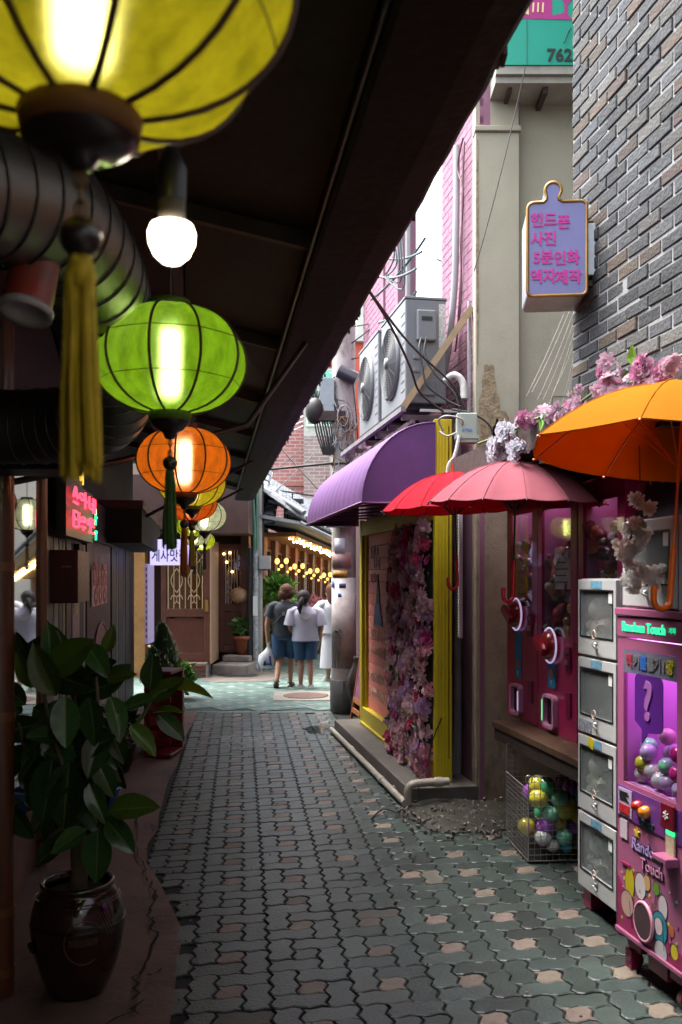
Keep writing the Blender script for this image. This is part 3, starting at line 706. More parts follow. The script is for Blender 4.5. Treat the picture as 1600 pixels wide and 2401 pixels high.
# ---------------------------------------------------------------- purple awning
aw = thing('purple_awning', 'purple fabric awning with ribbed front over the yellow shop front', 'awning', (xR(6.87), 6.87, 0), TR)
M_pur = mat('purple_fabric', (.135, .04, .195), .75, stain=(.10, .032, .15), stains=1.6, stainlo=.5, var=.2, vs=5, bump=.08, bs=200)
x0, x1 = -2.98, .02; na, nx = 12, 60
vs = []
for i in range(nx+1):
    x = x0+(x1-x0)*i/nx; rg = .012*abs(sin(pi*(i/nx)*13))**.5
    for k in range(na+1):
        t = pi/2*k/na
        vs.append((x, -(.57+rg)*sin(t), 2.25+(.62+rg)*cos(t)))
b = MB(); b.add(vs, [(i*(na+1)+k, i*(na+1)+k+1, (i+1)*(na+1)+k+1, (i+1)*(na+1)+k) for i in range(nx) for k in range(na)], True)
ed = [(x1, -.57*sin(pi/2*k/na), 2.25+.62*cos(pi/2*k/na)) for k in range(na+1)]+[(x1, 0, 2.25)]
b.add(ed, [tuple(range(len(ed)))]); b.add([(x0, y, z) for _, y, z in ed], [tuple(range(len(ed)))[::-1]])
b.build('canopy', M_pur, aw)
b = MB(); b.tube([(x0, -.575, 2.25), (x1, -.575, 2.25), (x1, 0, 2.25)], .012, 6); b.tube([(x0, -.575, 2.25), (x0, 0, 2.25)], .012, 6)
for i in range(1, 6): b.tube([(x0+i*.5, 0, 2.3), (x0+i*.5, -.55, 2.26)], .01, 6)
b.build('frame', mat('awning_frame', (.12, .02, .10), .5), aw)
b = MB(); b.tube(ed[:-1], .007, 5); b.build('edge_piping', M_pur, aw)
# ---------------------------------------------------------------- air conditioners on their bracket
def make_ac():
    a = thing('air_conditioner', 'nearer grey outdoor air conditioner unit on the steel bracket', 'air conditioner', (.5, 7.0, 3.03), TR, 'air conditioner units above the awning')
    Mg = mat('ac_grey', (.20, .208, .225), .45, var=.12, vs=3); Md = mat('ac_dark', (.02, .021, .022), .8)
    b = MB(); b.box(-.85, 0, 0, .33, .02, .83); b.build('body', Mg, a, .012)
    b = MB(); b.box(-.855, .004, -.005, .335, .83, .85); b.build('lid', Mg, a, .004)
    b = MB(); b.lathe([(.30, 0), (.305, -.02), (.285, -.03)], 36)
    ro = Matrix.Translation((-.47, 0, .43)) @ Matrix.Rotation(pi/2, 4, 'X')
    b.v = [tuple(ro @ Vector((p[0], p[1], -p[2]))) for p in b.v]; b.build('fan_ring', Mg, a)
    b = MB()
    for k in range(13):
        r = .05+k*.0195; b.tube([(-.47+r*cos(t*pi/15), -.03-.012*(1-r/.3), .43+r*sin(t*pi/15)) for t in range(30)], .0026, 4, closed=True)
    for k in range(16):
        t = k*pi/8; b.tube([(-.47+.05*cos(t), -.04, .43+.05*sin(t)), (-.47+.29*cos(t+.25), -.03, .43+.29*sin(t+.25))], .002, 4)
    b.build('fan_grille', mat('grille_grey', (.13, .135, .14), .5), a)
    b = MB(); b.lathe([(0, .001), (.28, .001)], 28); b.v = [tuple(ro @ Vector(p)) for p in b.v]; b.build('fan_well', Md, a)
    b = MB(); b.lathe([(.045, 0), (.045, .02), (0, .025)], 20); ro2 = Matrix.Translation((-.47, -.035, .43)) @ Matrix.Rotation(pi/2, 4, 'X'); b.v = [tuple(ro2 @ Vector(p)) for p in b.v]; b.build('fan_hub', Mg, a)
    b = MB()
    for k in range(9): b.box(-.14, -.03, -.004, 0, .12+k*.075, .132+k*.075)
    b.build('front_louvre', Mg, a)
    b = MB(); b.box(0, .045, .085, .24, .50, .74); b.build('service_cover', Mg, a, .012)
    b = MB(); b.box(.045, .05, .12, .205, .655, .685); b.build('handle_slot', Md, a)
    b = MB(); b.box(0, .022, .10, .235, .08, .20); b.build('valve_cover', Mg, a, .006)
    for z in (.36, .26):
        b = MB(); b.box(0, .012, .06, .11, z, z+.03); b.build('grip', Mg, a, .004)
    b = MB(); b.box(0, .002, .27, .325, .46, .80); b.build('rating_label', mat('label_paper', (.6, .6, .58), .6, col2=(.2, .2, .2), vs=60), a)
    b = MB(); b.box(-.8, -.7, .02, .3, -.02, .02); b.box(-.15, -.05, .02, .3, -.02, .02); b.build('foot', Md, a)
    return a
ac1 = make_ac(); ac2 = clone(ac1)
ac2.location = Vector((.5, 7.0, 3.03))+Vector((-.175, .9845, 0))*.98+Vector((0, 0, 0)); ac2['label'] = 'farther grey outdoor air conditioner unit nearer the utility pole'
bk = thing('steel_bracket', 'rusty steel bracket platform carrying the two air conditioners', 'bracket', (.5, 7.0, 3.0), TR)
b = MB(); b.box(-2.6, .06, -.05, -.01, -.03, .008); b.box(-2.6, .06, .36, .40, -.03, .008); b.build('rail', mat('bracket_grey', (.26, .25, .25), .5, var=.4), bk)
M_rb = mat('rusted_steel', (.09, .055, .06), .7, col2=(.16, .12, .13), var=.5)
for x in (-2.5, -2.0, -1.5, -1.05, -.6, -.1):
    b = MB(); b.box(x, x+.04, -.01, .5, -.075, -.032); b.build('crossbar', M_rb, bk)
b = MB(); b.box(-2.5, .0, .05, .08, -.11, -.077); b.box(-2.5, 0, .2, .23, -.11, -.077); b.tube([(-2.5, .12, -.13), (0, .15, -.12)], .018, 8); b.build('rail', M_rb, bk)
b = MB(); b.bar((.04, -.03, 0), (.12, .50, .78), .035, .05); b.build('brace', mat('raw_timber', (.42, .30, .17), .7, var=.25, vs=9), bk)
b = MB(); b.bar((.06, .5, -.03), (.06, .5, .85), .025); b.bar((.07, .1, -.02), (.07, .5, -.02), .02); b.build('upright', mat('bracket_grey2', (.36, .36, .37), .5), bk)
# cables around them
def wire(name, pts, r, label, m=None, k=6):
    b = MB(); b.tube(spline(pts, k), r, 6); return tag(b.build(name, m or M_cable), label, 'cable')
wire('power_cable', [(.62, 6.95, 3.54), (.60, 6.9, 3.45), (.62, 6.88, 3.3), (.66, 6.86, 3.15), (.8, 6.84, 3.04), (.9, 6.8, 2.98)], .009, 'black power cable looping below the near air conditioner service cover')
wire('power_cable', [(.66, 6.95, 3.54), (.64, 6.9, 3.4), (.72, 6.86, 3.24), (.86, 6.82, 3.08), (.9, 6.8, 2.9)], .009, 'second black power cable beside the white valve cover')
wire('overhead_cable', [at(865, 680, 5.0), at(920, 770, 5.6), at(962, 860, 6.2), at(985, 920, 6.6), at(1040, 965, 6.75)], .009, 'black cable running from the eave down over the near air conditioner')
wire('overhead_cable', [at(865, 680, 5.0), at(935, 775, 5.7), at(985, 830, 6.3), at(1060, 900, 6.7), at(1092, 960, 6.75)], .008, 'black cable crossing the wooden brace of the bracket')
wire('pipe_insulation', [(.80, 6.96, 3.2), (.87, 6.9, 3.24), (.93, 6.88, 3.18), (.94, 6.86, 3.05)], .03, 'white wrapped refrigerant hose beside the near air conditioner', mat('wrap_tape', (.48, .47, .46), .6, bump=.5))
jb = thing('junction_box', 'pale green electrical box at the corner of the cream house', 'electrical box', at(1094, 1010, 6.7)+Vector((-.08, 0, -.1)))
b = MB(); b.box(0, .15, -.08, 0, 0, .22); b.build('box', mat('pale_green', (.38, .44, .38), .5, var=.1), jb, .008)
b = MB(); b.box(-.01, .16, -.088, -.078, .03, .05); b.box(-.012, .162, -.07, -.02, .03, .06); b.build('latch', mat('pale_green', (.38, .44, .38)), jb)
text('ATEX', .032, mat('print_blue', (.03, .12, .5), .5), jb, (.075, -.0815, .09), ext=.001)
wire('loop_cable', [at(1040, 1010, 6.7), at(1030, 985, 6.65), at(1050, 975, 6.6), at(1085, 985, 6.6), at(1075, 1010, 6.65), at(1050, 1022, 6.65), at(1032, 1012, 6.7)], .007, 'grey cable loop left of the pale green electrical box', mat('grey_cable', (.25, .25, .24), .5))
wire('loop_cable', [at(1060, 960, 6.7), at(1110, 970, 6.68), at(1150, 1000, 6.7), at(1152, 1040, 6.7), at(1130, 1085, 6.72)], .007, 'black cable curling round the pale green electrical box')
wire('white_hose', [at(1078, 1020, 6.6), at(1066, 1070, 6.6), at(1050, 1100, 6.62), at(1046, 1200, 6.65)], .014, 'white hose running down from the pale green electrical box', mat('white_hose', (.5, .5, .5), .5))
# ================================================================ SHOP UNDER THE BRICK HOUSE
cp = thing('shop_canopy', 'brown timber canopy edge over the capsule machine shop', 'canopy', (xR(6.3), 6.3, 0), TR)
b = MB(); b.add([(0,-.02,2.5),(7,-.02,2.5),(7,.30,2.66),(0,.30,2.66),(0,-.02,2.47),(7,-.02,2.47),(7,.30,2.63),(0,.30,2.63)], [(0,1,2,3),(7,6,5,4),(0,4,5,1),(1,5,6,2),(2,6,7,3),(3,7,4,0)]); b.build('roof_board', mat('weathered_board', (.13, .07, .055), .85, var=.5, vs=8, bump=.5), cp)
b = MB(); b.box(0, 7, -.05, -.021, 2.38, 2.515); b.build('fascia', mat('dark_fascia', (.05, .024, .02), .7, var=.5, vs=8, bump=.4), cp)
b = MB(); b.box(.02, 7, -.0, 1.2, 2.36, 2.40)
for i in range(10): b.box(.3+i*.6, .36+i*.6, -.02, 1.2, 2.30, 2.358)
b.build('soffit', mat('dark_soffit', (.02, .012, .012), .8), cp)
# artificial blossom garland along the canopy
gl = thing('flower_garland', 'garland of pink and white artificial blossoms along the canopy edge', 'garland', (xR(6.3), 6.3, 0), TR)
rg = random.Random(8); GP = [fabric('garland_pink', (.66, .26, .44), .4, .6), fabric('garland_white', (.72, .70, .78), .4), fabric('garland_blush', (.72, .48, .60), .4, .75)]
b = MB(); b.tube([(.6+i*.15, -.06+.02*rg.random(), 2.52+.02*rg.random()) for i in range(20)], .008, 5); b.build('stem', mat('garland_stem', (.05, .09, .02), .7), gl)
def garl(x, z, n, sp, cols, s0):
    for _ in range(n):
        o = part_copy(rg.choice((FL[2], FL[3], FL[1])), 'flower', gl, (x+rg.gauss(0, sp), -.07-rg.random()*.06, z+rg.gauss(0, sp*.55)), (rg.gauss(.3, .5), rg.uniform(0, 6.28), rg.gauss(.4, .5)), s0*rg.uniform(.7, 1.2)); setmat(o, rg.choice(cols))
def gxy(du, dv):   # where a spot seen in the photograph lies on the canopy edge (local x, z)
    k = (du*1.0204-800)/FPX; Y = 1.939/(k+.178); return (6.3-Y)/.9845, CAMH-(dv*1.0204-HOR)/FPX*Y
for du, dv, n, sp, cols, s0 in ((1200, 1000, 14, .045, [GP[1]], .045), (1185, 1035, 12, .04, [GP[1]], .045), (1225, 1030, 9, .04, [GP[1]], .042), (1245, 968, 10, .03, [GP[0], GP[0], GP[2]], .042), (1300, 952, 6, .035, [GP[2], GP[1]], .03), (1335, 945, 5, .03, [GP[2]], .03), (1382, 920, 9, .045, [GP[0], GP[2]], .032), (1455, 885, 12, .06, [GP[2], GP[2], GP[0]], .036), (1480, 880, 6, .05, [GP[2]], .036), (1535, 848, 10, .035, [GP[0], GP[0], GP[2]], .042), (1530, 888, 10, .05, [GP[0], GP[2]], .036), (1590, 850, 8, .05, [GP[0], GP[2]], .04)):
    gx, gz = gxy(du, dv); garl(gx, gz, n, sp, cols, s0)
for (x, z), n in ((gxy(1283, 960), 5), (gxy(1500, 858), 8), (gxy(1545, 870), 4), (gxy(1345, 950), 3), (gxy(1225, 1000), 2)):
    for _ in range(n):
        o = part_copy(LEAF, 'leaf', gl, (x+rg.gauss(0, .03), -.08, z+rg.gauss(0, .03)), (rg.gauss(0, .4), rg.uniform(0, 6.28), 0), rg.uniform(.06, .1)); setmat(o, M_leafl)
# spider threads between cream wall and bricks
b = MB()
for i in range(9):
    a_ = Vector((1.335, 5.14, 3.35-.06*i)); c_ = at(1235+i*13, 905+rg.uniform(0, 60), 5.6)
    b.tube(sag(a_, c_, .02), .0011, 3)
tag(b.build('cobweb', mat('silk', (.5, .5, .5), .6)), 'cobweb threads stretched between cream wall and brick corner', 'cobweb')
# ---------------------------------------------------------------- umbrellas
def umbrella(loc, r, h, n, mo, mi, mh, msh, label, rot=0.0, tilt=(0, 0), shaft=.78, drop=0.0, hr=0.0):
    u = thing('umbrella', label, 'umbrella', loc, 0, 'open umbrellas hung along the shop canopy')
    u.rotation_euler = (tilt[0], tilt[1], 0)
    nr = 7; sub = 6; b = MB()
    for sh in (0, 1):
        vs = []
        for i in range(nr+1):
            q = i/nr
            for k in range(n*sub):
                f = (k % sub)/sub; a = rot+2*pi*k/(n*sub)
                sc = 1-.055*(q**2)*4*f*(1-f); rr = r*q*sc
                z = -h*(q**2.1)-.034*q*4*f*(1-f)*(1-q*.75)-(0 if not sh else .004)
                vs.append((rr*cos(a), rr*sin(a), z))
        m = n*sub; fs = []
        for i in range(nr):
            for k in range(m):
                q_ = (i*m+k, i*m+(k+1) % m, (i+1)*m+(k+1) % m, (i+1)*m+k); fs.append(q_ if not sh else q_[::-1])
        b.cur = sh; b.add(vs, fs, True)
    b.build('canopy', [mo, mi], u)
    b = MB()
    for k in range(n):
        a = rot+2*pi*k/n; b.tube([(r*q*cos(a), r*q*sin(a), -h*(q**2.1)+.0012) for q in (.0, .15, .3, .45, .6, .75, .88, 1.0)], .0022, 4, False)
    b.tube([(r*(1-.055*4*f*(1-f))*cos(rot+2*pi*(k+f)/n), r*(1-.055*4*f*(1-f))*sin(rot+2*pi*(k+f)/n), -h-.034*4*f*(1-f)*.25) for k in range(n) for f in (0, .25, .5, .75)], .0022, 4, closed=True)
    b.build('seam', mo, u)
    for k in range(n):
        a = rot+2*pi*k/n
        rb_ = MB(); rb_.tube([(r*q*cos(a), r*q*sin(a), -h*(q**2.1)-.009) for q in (.02, .2, .4, .6, .8, 1.0)], .0032, 5)
        rb_.ball((r*1.012*cos(a), r*1.012*sin(a), -h-.008), .006, 6, 4); rb_.bar((.02*cos(a), .02*sin(a), -h*1.15), (r*.5*cos(a), r*.5*sin(a), -h*.25-.012), .004)
        rb_.build('rib', msh, u)
    b = MB(); b.tube([(0, 0, .005), (0, 0, -shaft)], .006, 8); b.build('shaft', msh, u)
    b = MB(); b.tube([(0, 0, 0), (0, 0, .07)], [.008, .004], 8); b.build('ferrule', mh, u)
    R = .036
    hp = [(0, 0, -shaft+.20), (0, 0, -shaft+.02)]+[((-R+R*cos(t))*cos(hr), (-R+R*cos(t))*sin(hr), -shaft-R*sin(t)) for t in [pi*i/8 for i in range(9)]]+[(-2*R*cos(hr), -2*R*sin(hr), -shaft+.045)]
    b = MB(); b.tube(hp, .0115, 10); b.build('handle', mh, u)
    return u
M_or = fabric('orange_fabric', (.44, .145, .016), .3); M_ori = fabric('orange_fabric_inner', (.66, .12, .0), .5)  # inner colour set redder for the light coming through the cloth
M_pk = fabric('pink_fabric', (.30, .095, .12), .15); M_pki = fabric('red_lining', (.62, .012, .03), .35)
M_rd = fabric('red_fabric', (.50, .032, .05), .4)
M_orh = mat('orange_plastic', (.75, .13, .005), .3, coat=.4); M_rdh = mat('red_plastic', (.55, .01, .03), .25, coat=.5)
umbrella(at(1606, 905, 3.35), .56, .255, 8, M_or, M_ori, M_orh, M_orh, 'orange umbrella hung nearest the camera with orange hook handle', rot=radians(12), tilt=(radians(-3), radians(5)), shaft=.80, hr=.3)
umbrella(at(1211, 1082, 5.1), .50, .235, 14, M_pk, M_pki, M_rdh, M_black, 'dusty pink umbrella with red underside hung in the middle', rot=.15, tilt=(radians(2), radians(1)), shaft=.76, hr=.5)
umbrella(at(1064, 1108, 6.15), .50, .25, 14, M_rd, M_rd, M_rdh, M_black, 'bright red umbrella hung beside the yellow post', rot=.1, tilt=(0, radians(-2)), shaft=.76, hr=.4)
# ---------------------------------------------------------------- shelf and capsule machines
sh = thing('wooden_shelf', 'dark brown wooden shelf carrying the magenta capsule machines', 'shelf', onR(6.12, .12), TR)
b = MB(); b.box(0, 1.9, 0, .75, .68, .722); b.build('board', M_wood, sh, .004)
b = MB(); b.box(.01, 1.9, .012, .04, .60, .679); b.build('apron', mat('dark_wood', (.03, .018, .013), .6, var=.4), sh)
b = MB(); b.box(.02, .06, .6, .65, -.01, .679); b.box(1.7, 1.75, .1, .15, -.01, .679); b.build('leg', mat('dark_wood', (.03, .018, .013)), sh)
M_magm = mat('magenta_cabinet', (.33, .012, .085), .35, var=.15, coat=.3); M_magd = mat('magenta_dark', (.16, .005, .045), .4)
M_glass = glassmat('clear_glass', (.93, .95, .95), .14)
M_acr = glassmat('hazy_acrylic', (.85, .9, .9), .14, .08, .12)
M_led = mat('white_led', (.5, .5, .55), .4, emit=(.75, .62, 1.0), es=.28); M_ledg = mat('green_led', (.35, .4, .36), .4, emit=(.15, .8, .35), es=.5)
M_vio = mat('violet_back', (.50, .16, .38), .6, var=.2)
def capsule_machine(Y, wd, label, lit, ledcol, wintop=2.12, winbot=1.33):
    t = thing('capsule_machine', label, 'vending machine', onR(Y, -.078, .724), TR, 'magenta capsule machines on the shelf')
    H = 1.52; z0 = winbot-.724; z1 = wintop-.724
    b = MB(); b.box(0, wd, 0, .02, 0, z0); b.box(0, .065, 0, .02, z0, z1); b.box(wd-.085, wd, 0, .02, z0, z1); b.box(0, wd, 0, .02, z1, H)
    b.box(0, .012, .021, .5, 0, H); b.box(wd-.012, wd, .021, .5, 0, H); b.box(.013, wd-.013, .48, .5, 0, H); b.box(.013, wd-.013, .021, .479, H-.012, H); b.box(.013, wd-.013, .021, .479, z0-.02, z0-.008)
    b.build('cabinet', M_magm, t)
    b = MB(); b.box(.014, wd-.014, .468, .478, z0, H-.02); b.box(.0125, .02, .03, .468, z0, H-.02); b.build('inner_panel', M_vio, t)
    b = MB(); b.box(.065, wd-.085, .008, .012, z0, z1); b.build('window', M_glass, t)
    b = MB(); b.box(.03, wd-.03, .08, .12, H-.04, H-.02); b.build('light_strip', mat('cabinet_led', (.8, .8, .8), .5, emit=(1.0, .75, .95), es=9*lit), t)
    b = MB(); b.box(wd*.42, wd*.42+.03, .3, .31, z0, z1); b.box(.05, wd-.05, .2, .21, z0+.42, z0+.425); b.build('divider', mat('clear_divider', (.45, .45, .5), .15), t)
    # big round dial with its glowing rim, outlet and coin slot
    def ring(name, cx, cz, rx, rz, r, m, y=-.02):
        q = MB(); q.tube([(cx+rx*cos(a), y, cz+rz*sin(a)) for a in [2*pi*i/28 for i in range(28)]], r, 8, closed=True); return q.build(name, m, t)
    cx = wd*.40; cz = z0-.06
    q = MB(); q.lathe([(0, -.075), (.055, -.07), (.088, -.045), (.094, -.004), (.094, 0)], 28); M90 = Matrix.Translation((cx, 0, cz)) @ Matrix.Rotation(-pi/2, 4, 'X')
    q.v = [tuple(M90 @ Vector(p)) for p in q.v]
    q.bar((cx-.07, -.085, cz+.04), (cx+.07, -.085, cz-.04), .03, .05); q.build('dial', mat('dial_red', (.22, .005, .014), .3, coat=.4), t)
    ring('dial_rim', cx, cz, .103, .108, .0065, M_led)
    oz = .115; ow, oh = .075, .105
    b = MB(); ringprism(b, rrect(cx+.0-ow-.012, cx+ow+.012, oz-oh+.02, oz+oh+.02, .035), rrect(cx-ow+.008, cx+ow-.008, oz-oh+.04, oz+oh, .025), -.035, .0); b.build('outlet_rim', mat('outlet_pink', (.48, .22, .36), .4), t)
    sd_ = 1 if ledcol is None else -1; b = MB(); b.tube([(cx+sd_*(ow+.002), -.036, oz-oh+.06), (cx+sd_*(ow+.002), -.036, oz+oh-.02)], .006, 6); b.build('outlet_led', ledcol or M_led, t)
    b = MB(); b.prism(rrect(cx-ow+.008, cx+ow-.008, oz-oh+.04, oz+oh, .025), -.004, -.002); b.build('outlet', mat('outlet_dark', (.035, .004, .012), .6), t)
    b = MB(); b.box(cx-.055, cx+.06, -.006, -.001, oz+oh+.06, cz-.115); b.build('panel_sticker', mat('sticker_blue', (.02, .20, .42), .5, var=.15), t)
    b = MB(); b.prism([(cx-.015, oz+oh+.11), (cx, oz+oh+.075), (cx+.015, oz+oh+.11), (cx+.006, oz+oh+.105), (cx-.006, oz+oh+.105)], -.008, -.005); b.build('arrow', M_white, t)
    b = MB(); b.prism(arc(cx, oz+oh+.155, .026, 0, 2*pi, 12)[:-1], -.008, -.005); b.build('print', mat('print_orange', (.4, .12, .03), .5), t)
    b = MB(); b.box(wd-.14, wd-.075, -.012, 0, z0-.20, z0-.05); b.build('coin_slot', M_magd, t, .004)
    b = MB(); b.box(wd-.13, wd-.085, -.02, -.0125, z0-.09, z0-.065); b.build('coin_plate', M_steel, t); b = MB(); b.box(wd-.125, wd-.09, -.02, -.0125, z0-.16, z0-.13); b.build('coin_plate', M_steel, t)
    b = MB(); b.box(wd-.14, wd-.07, -.01, 0, oz+.02, oz+.17); b.build('coin_return', M_magd, t, .004)
    return t
capsule_machine(6.36, .545, 'magenta capsule machine beside the cream pier with red hook handle in front', .5, None, 2.12, 1.50)
capsule_machine(5.815, .585, 'magenta capsule machine with paper notice next to the white lockers', 1.0, M_ledg)
capsule_machine(5.22, .56, 'magenta capsule machine partly hidden behind the white lockers', .6, None)
# contents: wrapped prizes seen through the windows
M_priz = [mat('prize_foil', (.5, .42, .45), .25, metal=.6, island=.5, var=.5, vs=30), mat('prize_gold', (.45, .25, .1), .35, island=.5, var=.5, vs=30), mat('prize_red', (.4, .05, .08), .4, island=.4, var=.4, vs=30), mat('prize_white', (.6, .57, .6), .35, island=.2, var=.3, vs=20)]
rz_ = random.Random(17)
def prizes(Y, wd, z0, z1, n, label):
    b = MB(); b.M = Matrix.Translation(onR(Y, -.078, 0)) @ Matrix.Rotation(TR, 4, 'Z')
    for _ in range(n):
        x, y, z = rz_.uniform(.06, wd-.09), rz_.uniform(.03, .42), z0+(z1-z0)*rz_.random()**1.25
        b.cur = rz_.randrange(4); s_ = rz_.uniform(.015, .05)
        o = b.M; b.M = b.M @ Matrix.Translation((x, y, z)) @ Euler((rz_.uniform(0, 3), rz_.uniform(0, 3), rz_.uniform(0, 3))).to_matrix().to_4x4()
        if rz_.random() < .5: b.ball((0,0,0), s_, 7, 5, 1.3)
        else: b.box(-s_, s_, -s_*.5, s_*.5, -s_*.8, s_*.8)
        b.M = o
    return tag(b.build('prizes', M_priz), label, 'prizes', None, 'stuff')
prizes(6.36, .545, 1.52, 1.95, 150, 'wrapped prizes heaped in the capsule machine by the pier')
prizes(5.815, .585, 1.36, 2.02, 210, 'wrapped prizes behind the window with the paper notice')
prizes(5.22, .56, 1.40, 1.98, 190, 'wrapped prizes in the half hidden capsule machine')
nb_ = thing('paper_notice', 'white paper notice taped inside the capsule machine window', 'notice', onR(5.6, -.07, 0), TR)
b = MB(); b.box(.0, .23, .03, .033, 1.62, 1.86); b.build('sheet', mat('paper', (.62, .62, .68), .7, var=.1), nb_)
b = MB()
for i in range(4): b.box(.02, .2-.03*(i % 2), .027, .0295, 1.66+i*.04, 1.667+i*.04)
b.build('print', M_black, nb_)
for i, lb in ((0, 'left clear sauce bottle with black cap behind the machine window'), (1, 'right clear sauce bottle with black cap behind the machine window')):
    bt = thing('bottle', lb, 'bottle', onR(5.815, -.2, 1.335)+Vector((.175, -.9845, 0))*(.40+.06*i), 0, 'bottles in the capsule machine')
    b = MB(); b.lathe([(0, 0), (.022, 0), (.023, .10), (.009, .14), (.009, .15), (0, .15)], 12); b.build('glass', mat('bottle_pink', (.6, .25, .35), .2), bt)
    b = MB(); b.lathe([(.011, .15), (.011, .18), (0, .18)], 10); b.build('cap', M_black, bt)
# ---------------------------------------------------------------- white display lockers
M_lock = mat('locker_white', (.56, .57, .565), .45, var=.12, vs=2.5, stain=(.38, .38, .36), stains=5, stainlo=.64); M_lockin = mat('locker_inside', (.30, .33, .325), .6, var=.2)
M_bsk = mat('sticker_cyan', (.02, .20, .34), .5, col2=(.25, .4, .5), vs=45, var=.5)
def locker(loc, label, plinth=False, sticker=True, h=.392):
    t = thing('display_locker', label, 'locker', loc, TR, 'white display lockers')
    wd, d = .42, .45
    b = MB(); b.box(0, .012, .022, d, 0, h); b.box(wd-.012, wd, .022, d, 0, h); b.box(.0121, wd-.0121, .022, d, 0, .012); b.box(.0121, wd-.0121, .022, d, h-.012, h); b.box(.0121, wd-.0121, d-.01, d-.0005, .0121, h-.0121); b.build('cabinet', M_lock, t)
    b = MB(); b.box(.0125, wd-.0125, d-.02, d-.011, .0125, h-.0125); b.box(.0122, .015, .03, d-.02, .0125, h-.0125); b.build('lining', M_lockin, t)
    b = MB(); ringprism(b, [(.004,.006),(wd-.004,.006),(wd-.004,h-.006),(.004,h-.006)], [(.034,.10),(wd-.034,.10),(wd-.034,h-.058),(.034,h-.058)], 0, .02); b.build('door', M_lock, t, .003)
    b = MB(); ringprism(b, [(.030,.096),(wd-.030,.096),(wd-.030,h-.054),(.030,h-.054)], [(.037,.103),(wd-.037,.103),(wd-.037,h-.061),(.037,h-.061)], -.003, .0); b.build('gasket', M_black, t)
    b = MB(); b.box(.034, wd-.034, .008, .012, .10, h-.058); b.build('pane', M_acr, t)
    b = MB(); b.lathe([(0, .014), (.010, .014), (.012, 0)], 12); mm = Matrix.Translation((wd*.5, 0, .065)) @ Matrix.Rotation(pi/2, 4, 'X'); b.v = [tuple(mm @ Vector(p)) for p in b.v]
    b.bar((wd*.5, -.02, .063), (wd*.5+.045, -.022, .05), .012, .008); b.build('lock', M_steel, t)
    b = MB(); b.tube([(wd*.5+.02*cos(a), -.012, .115+.022*sin(a)) for a in [2*pi*i/14 for i in range(14)]], .003, 5, closed=True); b.build('key_tag', mat('tag_cream', (.55, .42, .36), .6), t)
    if sticker:
        b = MB(); b.box(wd*.37, wd*.64, -.002, 0, h-.049, h-.012); b.build('sticker', M_bsk, t)
    b = MB(); b.box(wd-.088, wd-.042, .004, .006, h-.12, h-.065); b.build('price_card', M_white, t)
    if plinth:
        b = MB(); b.box(.01, .09, .03, .4, -.104, -.001); b.build('foot', M_magm, t)
        b = MB(); b.box(wd-.06, wd-.01, .03, .4, -.104, -.001); b.build('foot', M_magm, t)
    return t
L0 = Vector((1.225, 4.66, .108))
LL = [locker(L0+Vector((0, 0, .396*i)), lb, i == 0) for i, lb in enumerate(('lowest white display locker standing on magenta feet', 'white display locker with pale plush bear second from the ground', 'empty looking white display locker above the bear locker', 'top white display locker of the stack with pink doll inside'))]
b = MB(); b.cbox((.16, -.003, .36), (.06, .002, .05), Euler((0, .3, 0))); b.build('sticker', mat('sticker_yellow', (.5, .38, .01), .5), LL[1])
b = MB(); b.box(.02, .16, -.003, -.001, .01, .07); b.build('sticker', mat('sticker_navy', (.03, .05, .14), .5, col2=(.4, .4, .4), var=.5, vs=60), LL[2])
locker(Vector((1.232, 3.945, 1.566)), 'white display locker standing on the pink game machine behind white blossoms', False, False, .375)
def plush(loc, label, m1, m2, s=1.0):
    t = thing('plush_toy', label, 'plush toy', loc, TR, 'plush toys in the lockers')
    b = MB(); b.box(-.07, .07, -.06, .07, -.048, -.002); b.build('cushion', M_lockin, t)
    b = MB(); b.ball((0, .01, .08*s), .085*s, 14, 10, .95); b.build('body', m1, t)
    b = MB(); b.ball((0, -.01, .185*s), .078*s, 14, 10, .9); b.ball((-.045*s, 0, .225*s), .022*s, 10, 6); b.ball((.045*s, 0, .225*s), .022*s, 10, 6); b.build('head', m1, t)
    b = MB(); b.ball((0, -.06*s, .165*s), .024*s, 10, 6, .8); b.build('muzzle', m2, t)
    for sx in (-1, 1):
        b = MB(); b.tube([(sx*.05*s, -.02, .11*s), (sx*.08*s, -.05*s, .08*s)], [.036*s, .034*s], 10); b.build('arm', m1, t)
        b = MB(); b.tube([(sx*.04*s, -.04*s, .03*s), (sx*.075*s, -.05*s, .035*s)], [.036*s, .034*s], 10); b.build('leg', m2, t)
M_pl = [mat('plush_'+n, c, .95, var=.3, vs=40, bump=.8, bs=120) for n, c in (('cream', (.72, .64, .48)), ('gold', (.62, .45, .2)), ('grey', (.5, .5, .46)), ('peach', (.75, .48, .42)))]
def inL(i, x, y): return L0+Vector((0, 0, .396*i+.014))+Vector((.175, -.9845, 0))*x+Vector((.9845, .175, 0))*y
plush(inL(3, .095, .10)+Vector((0, 0, .05)), 'blurry pink and cream doll in the top locker of the stack', M_pl[3], M_pl[0], .92)
plush(inL(1, .10, .10)+Vector((0, 0, .05)), 'pale yellow plush bear in the second locker', M_pl[0], M_pl[0], .92)
plush(inL(0, .095, .10)+Vector((0, 0, .045)), 'grey plush toy lying in the lowest locker', M_pl[2], M_pl[2], .85)
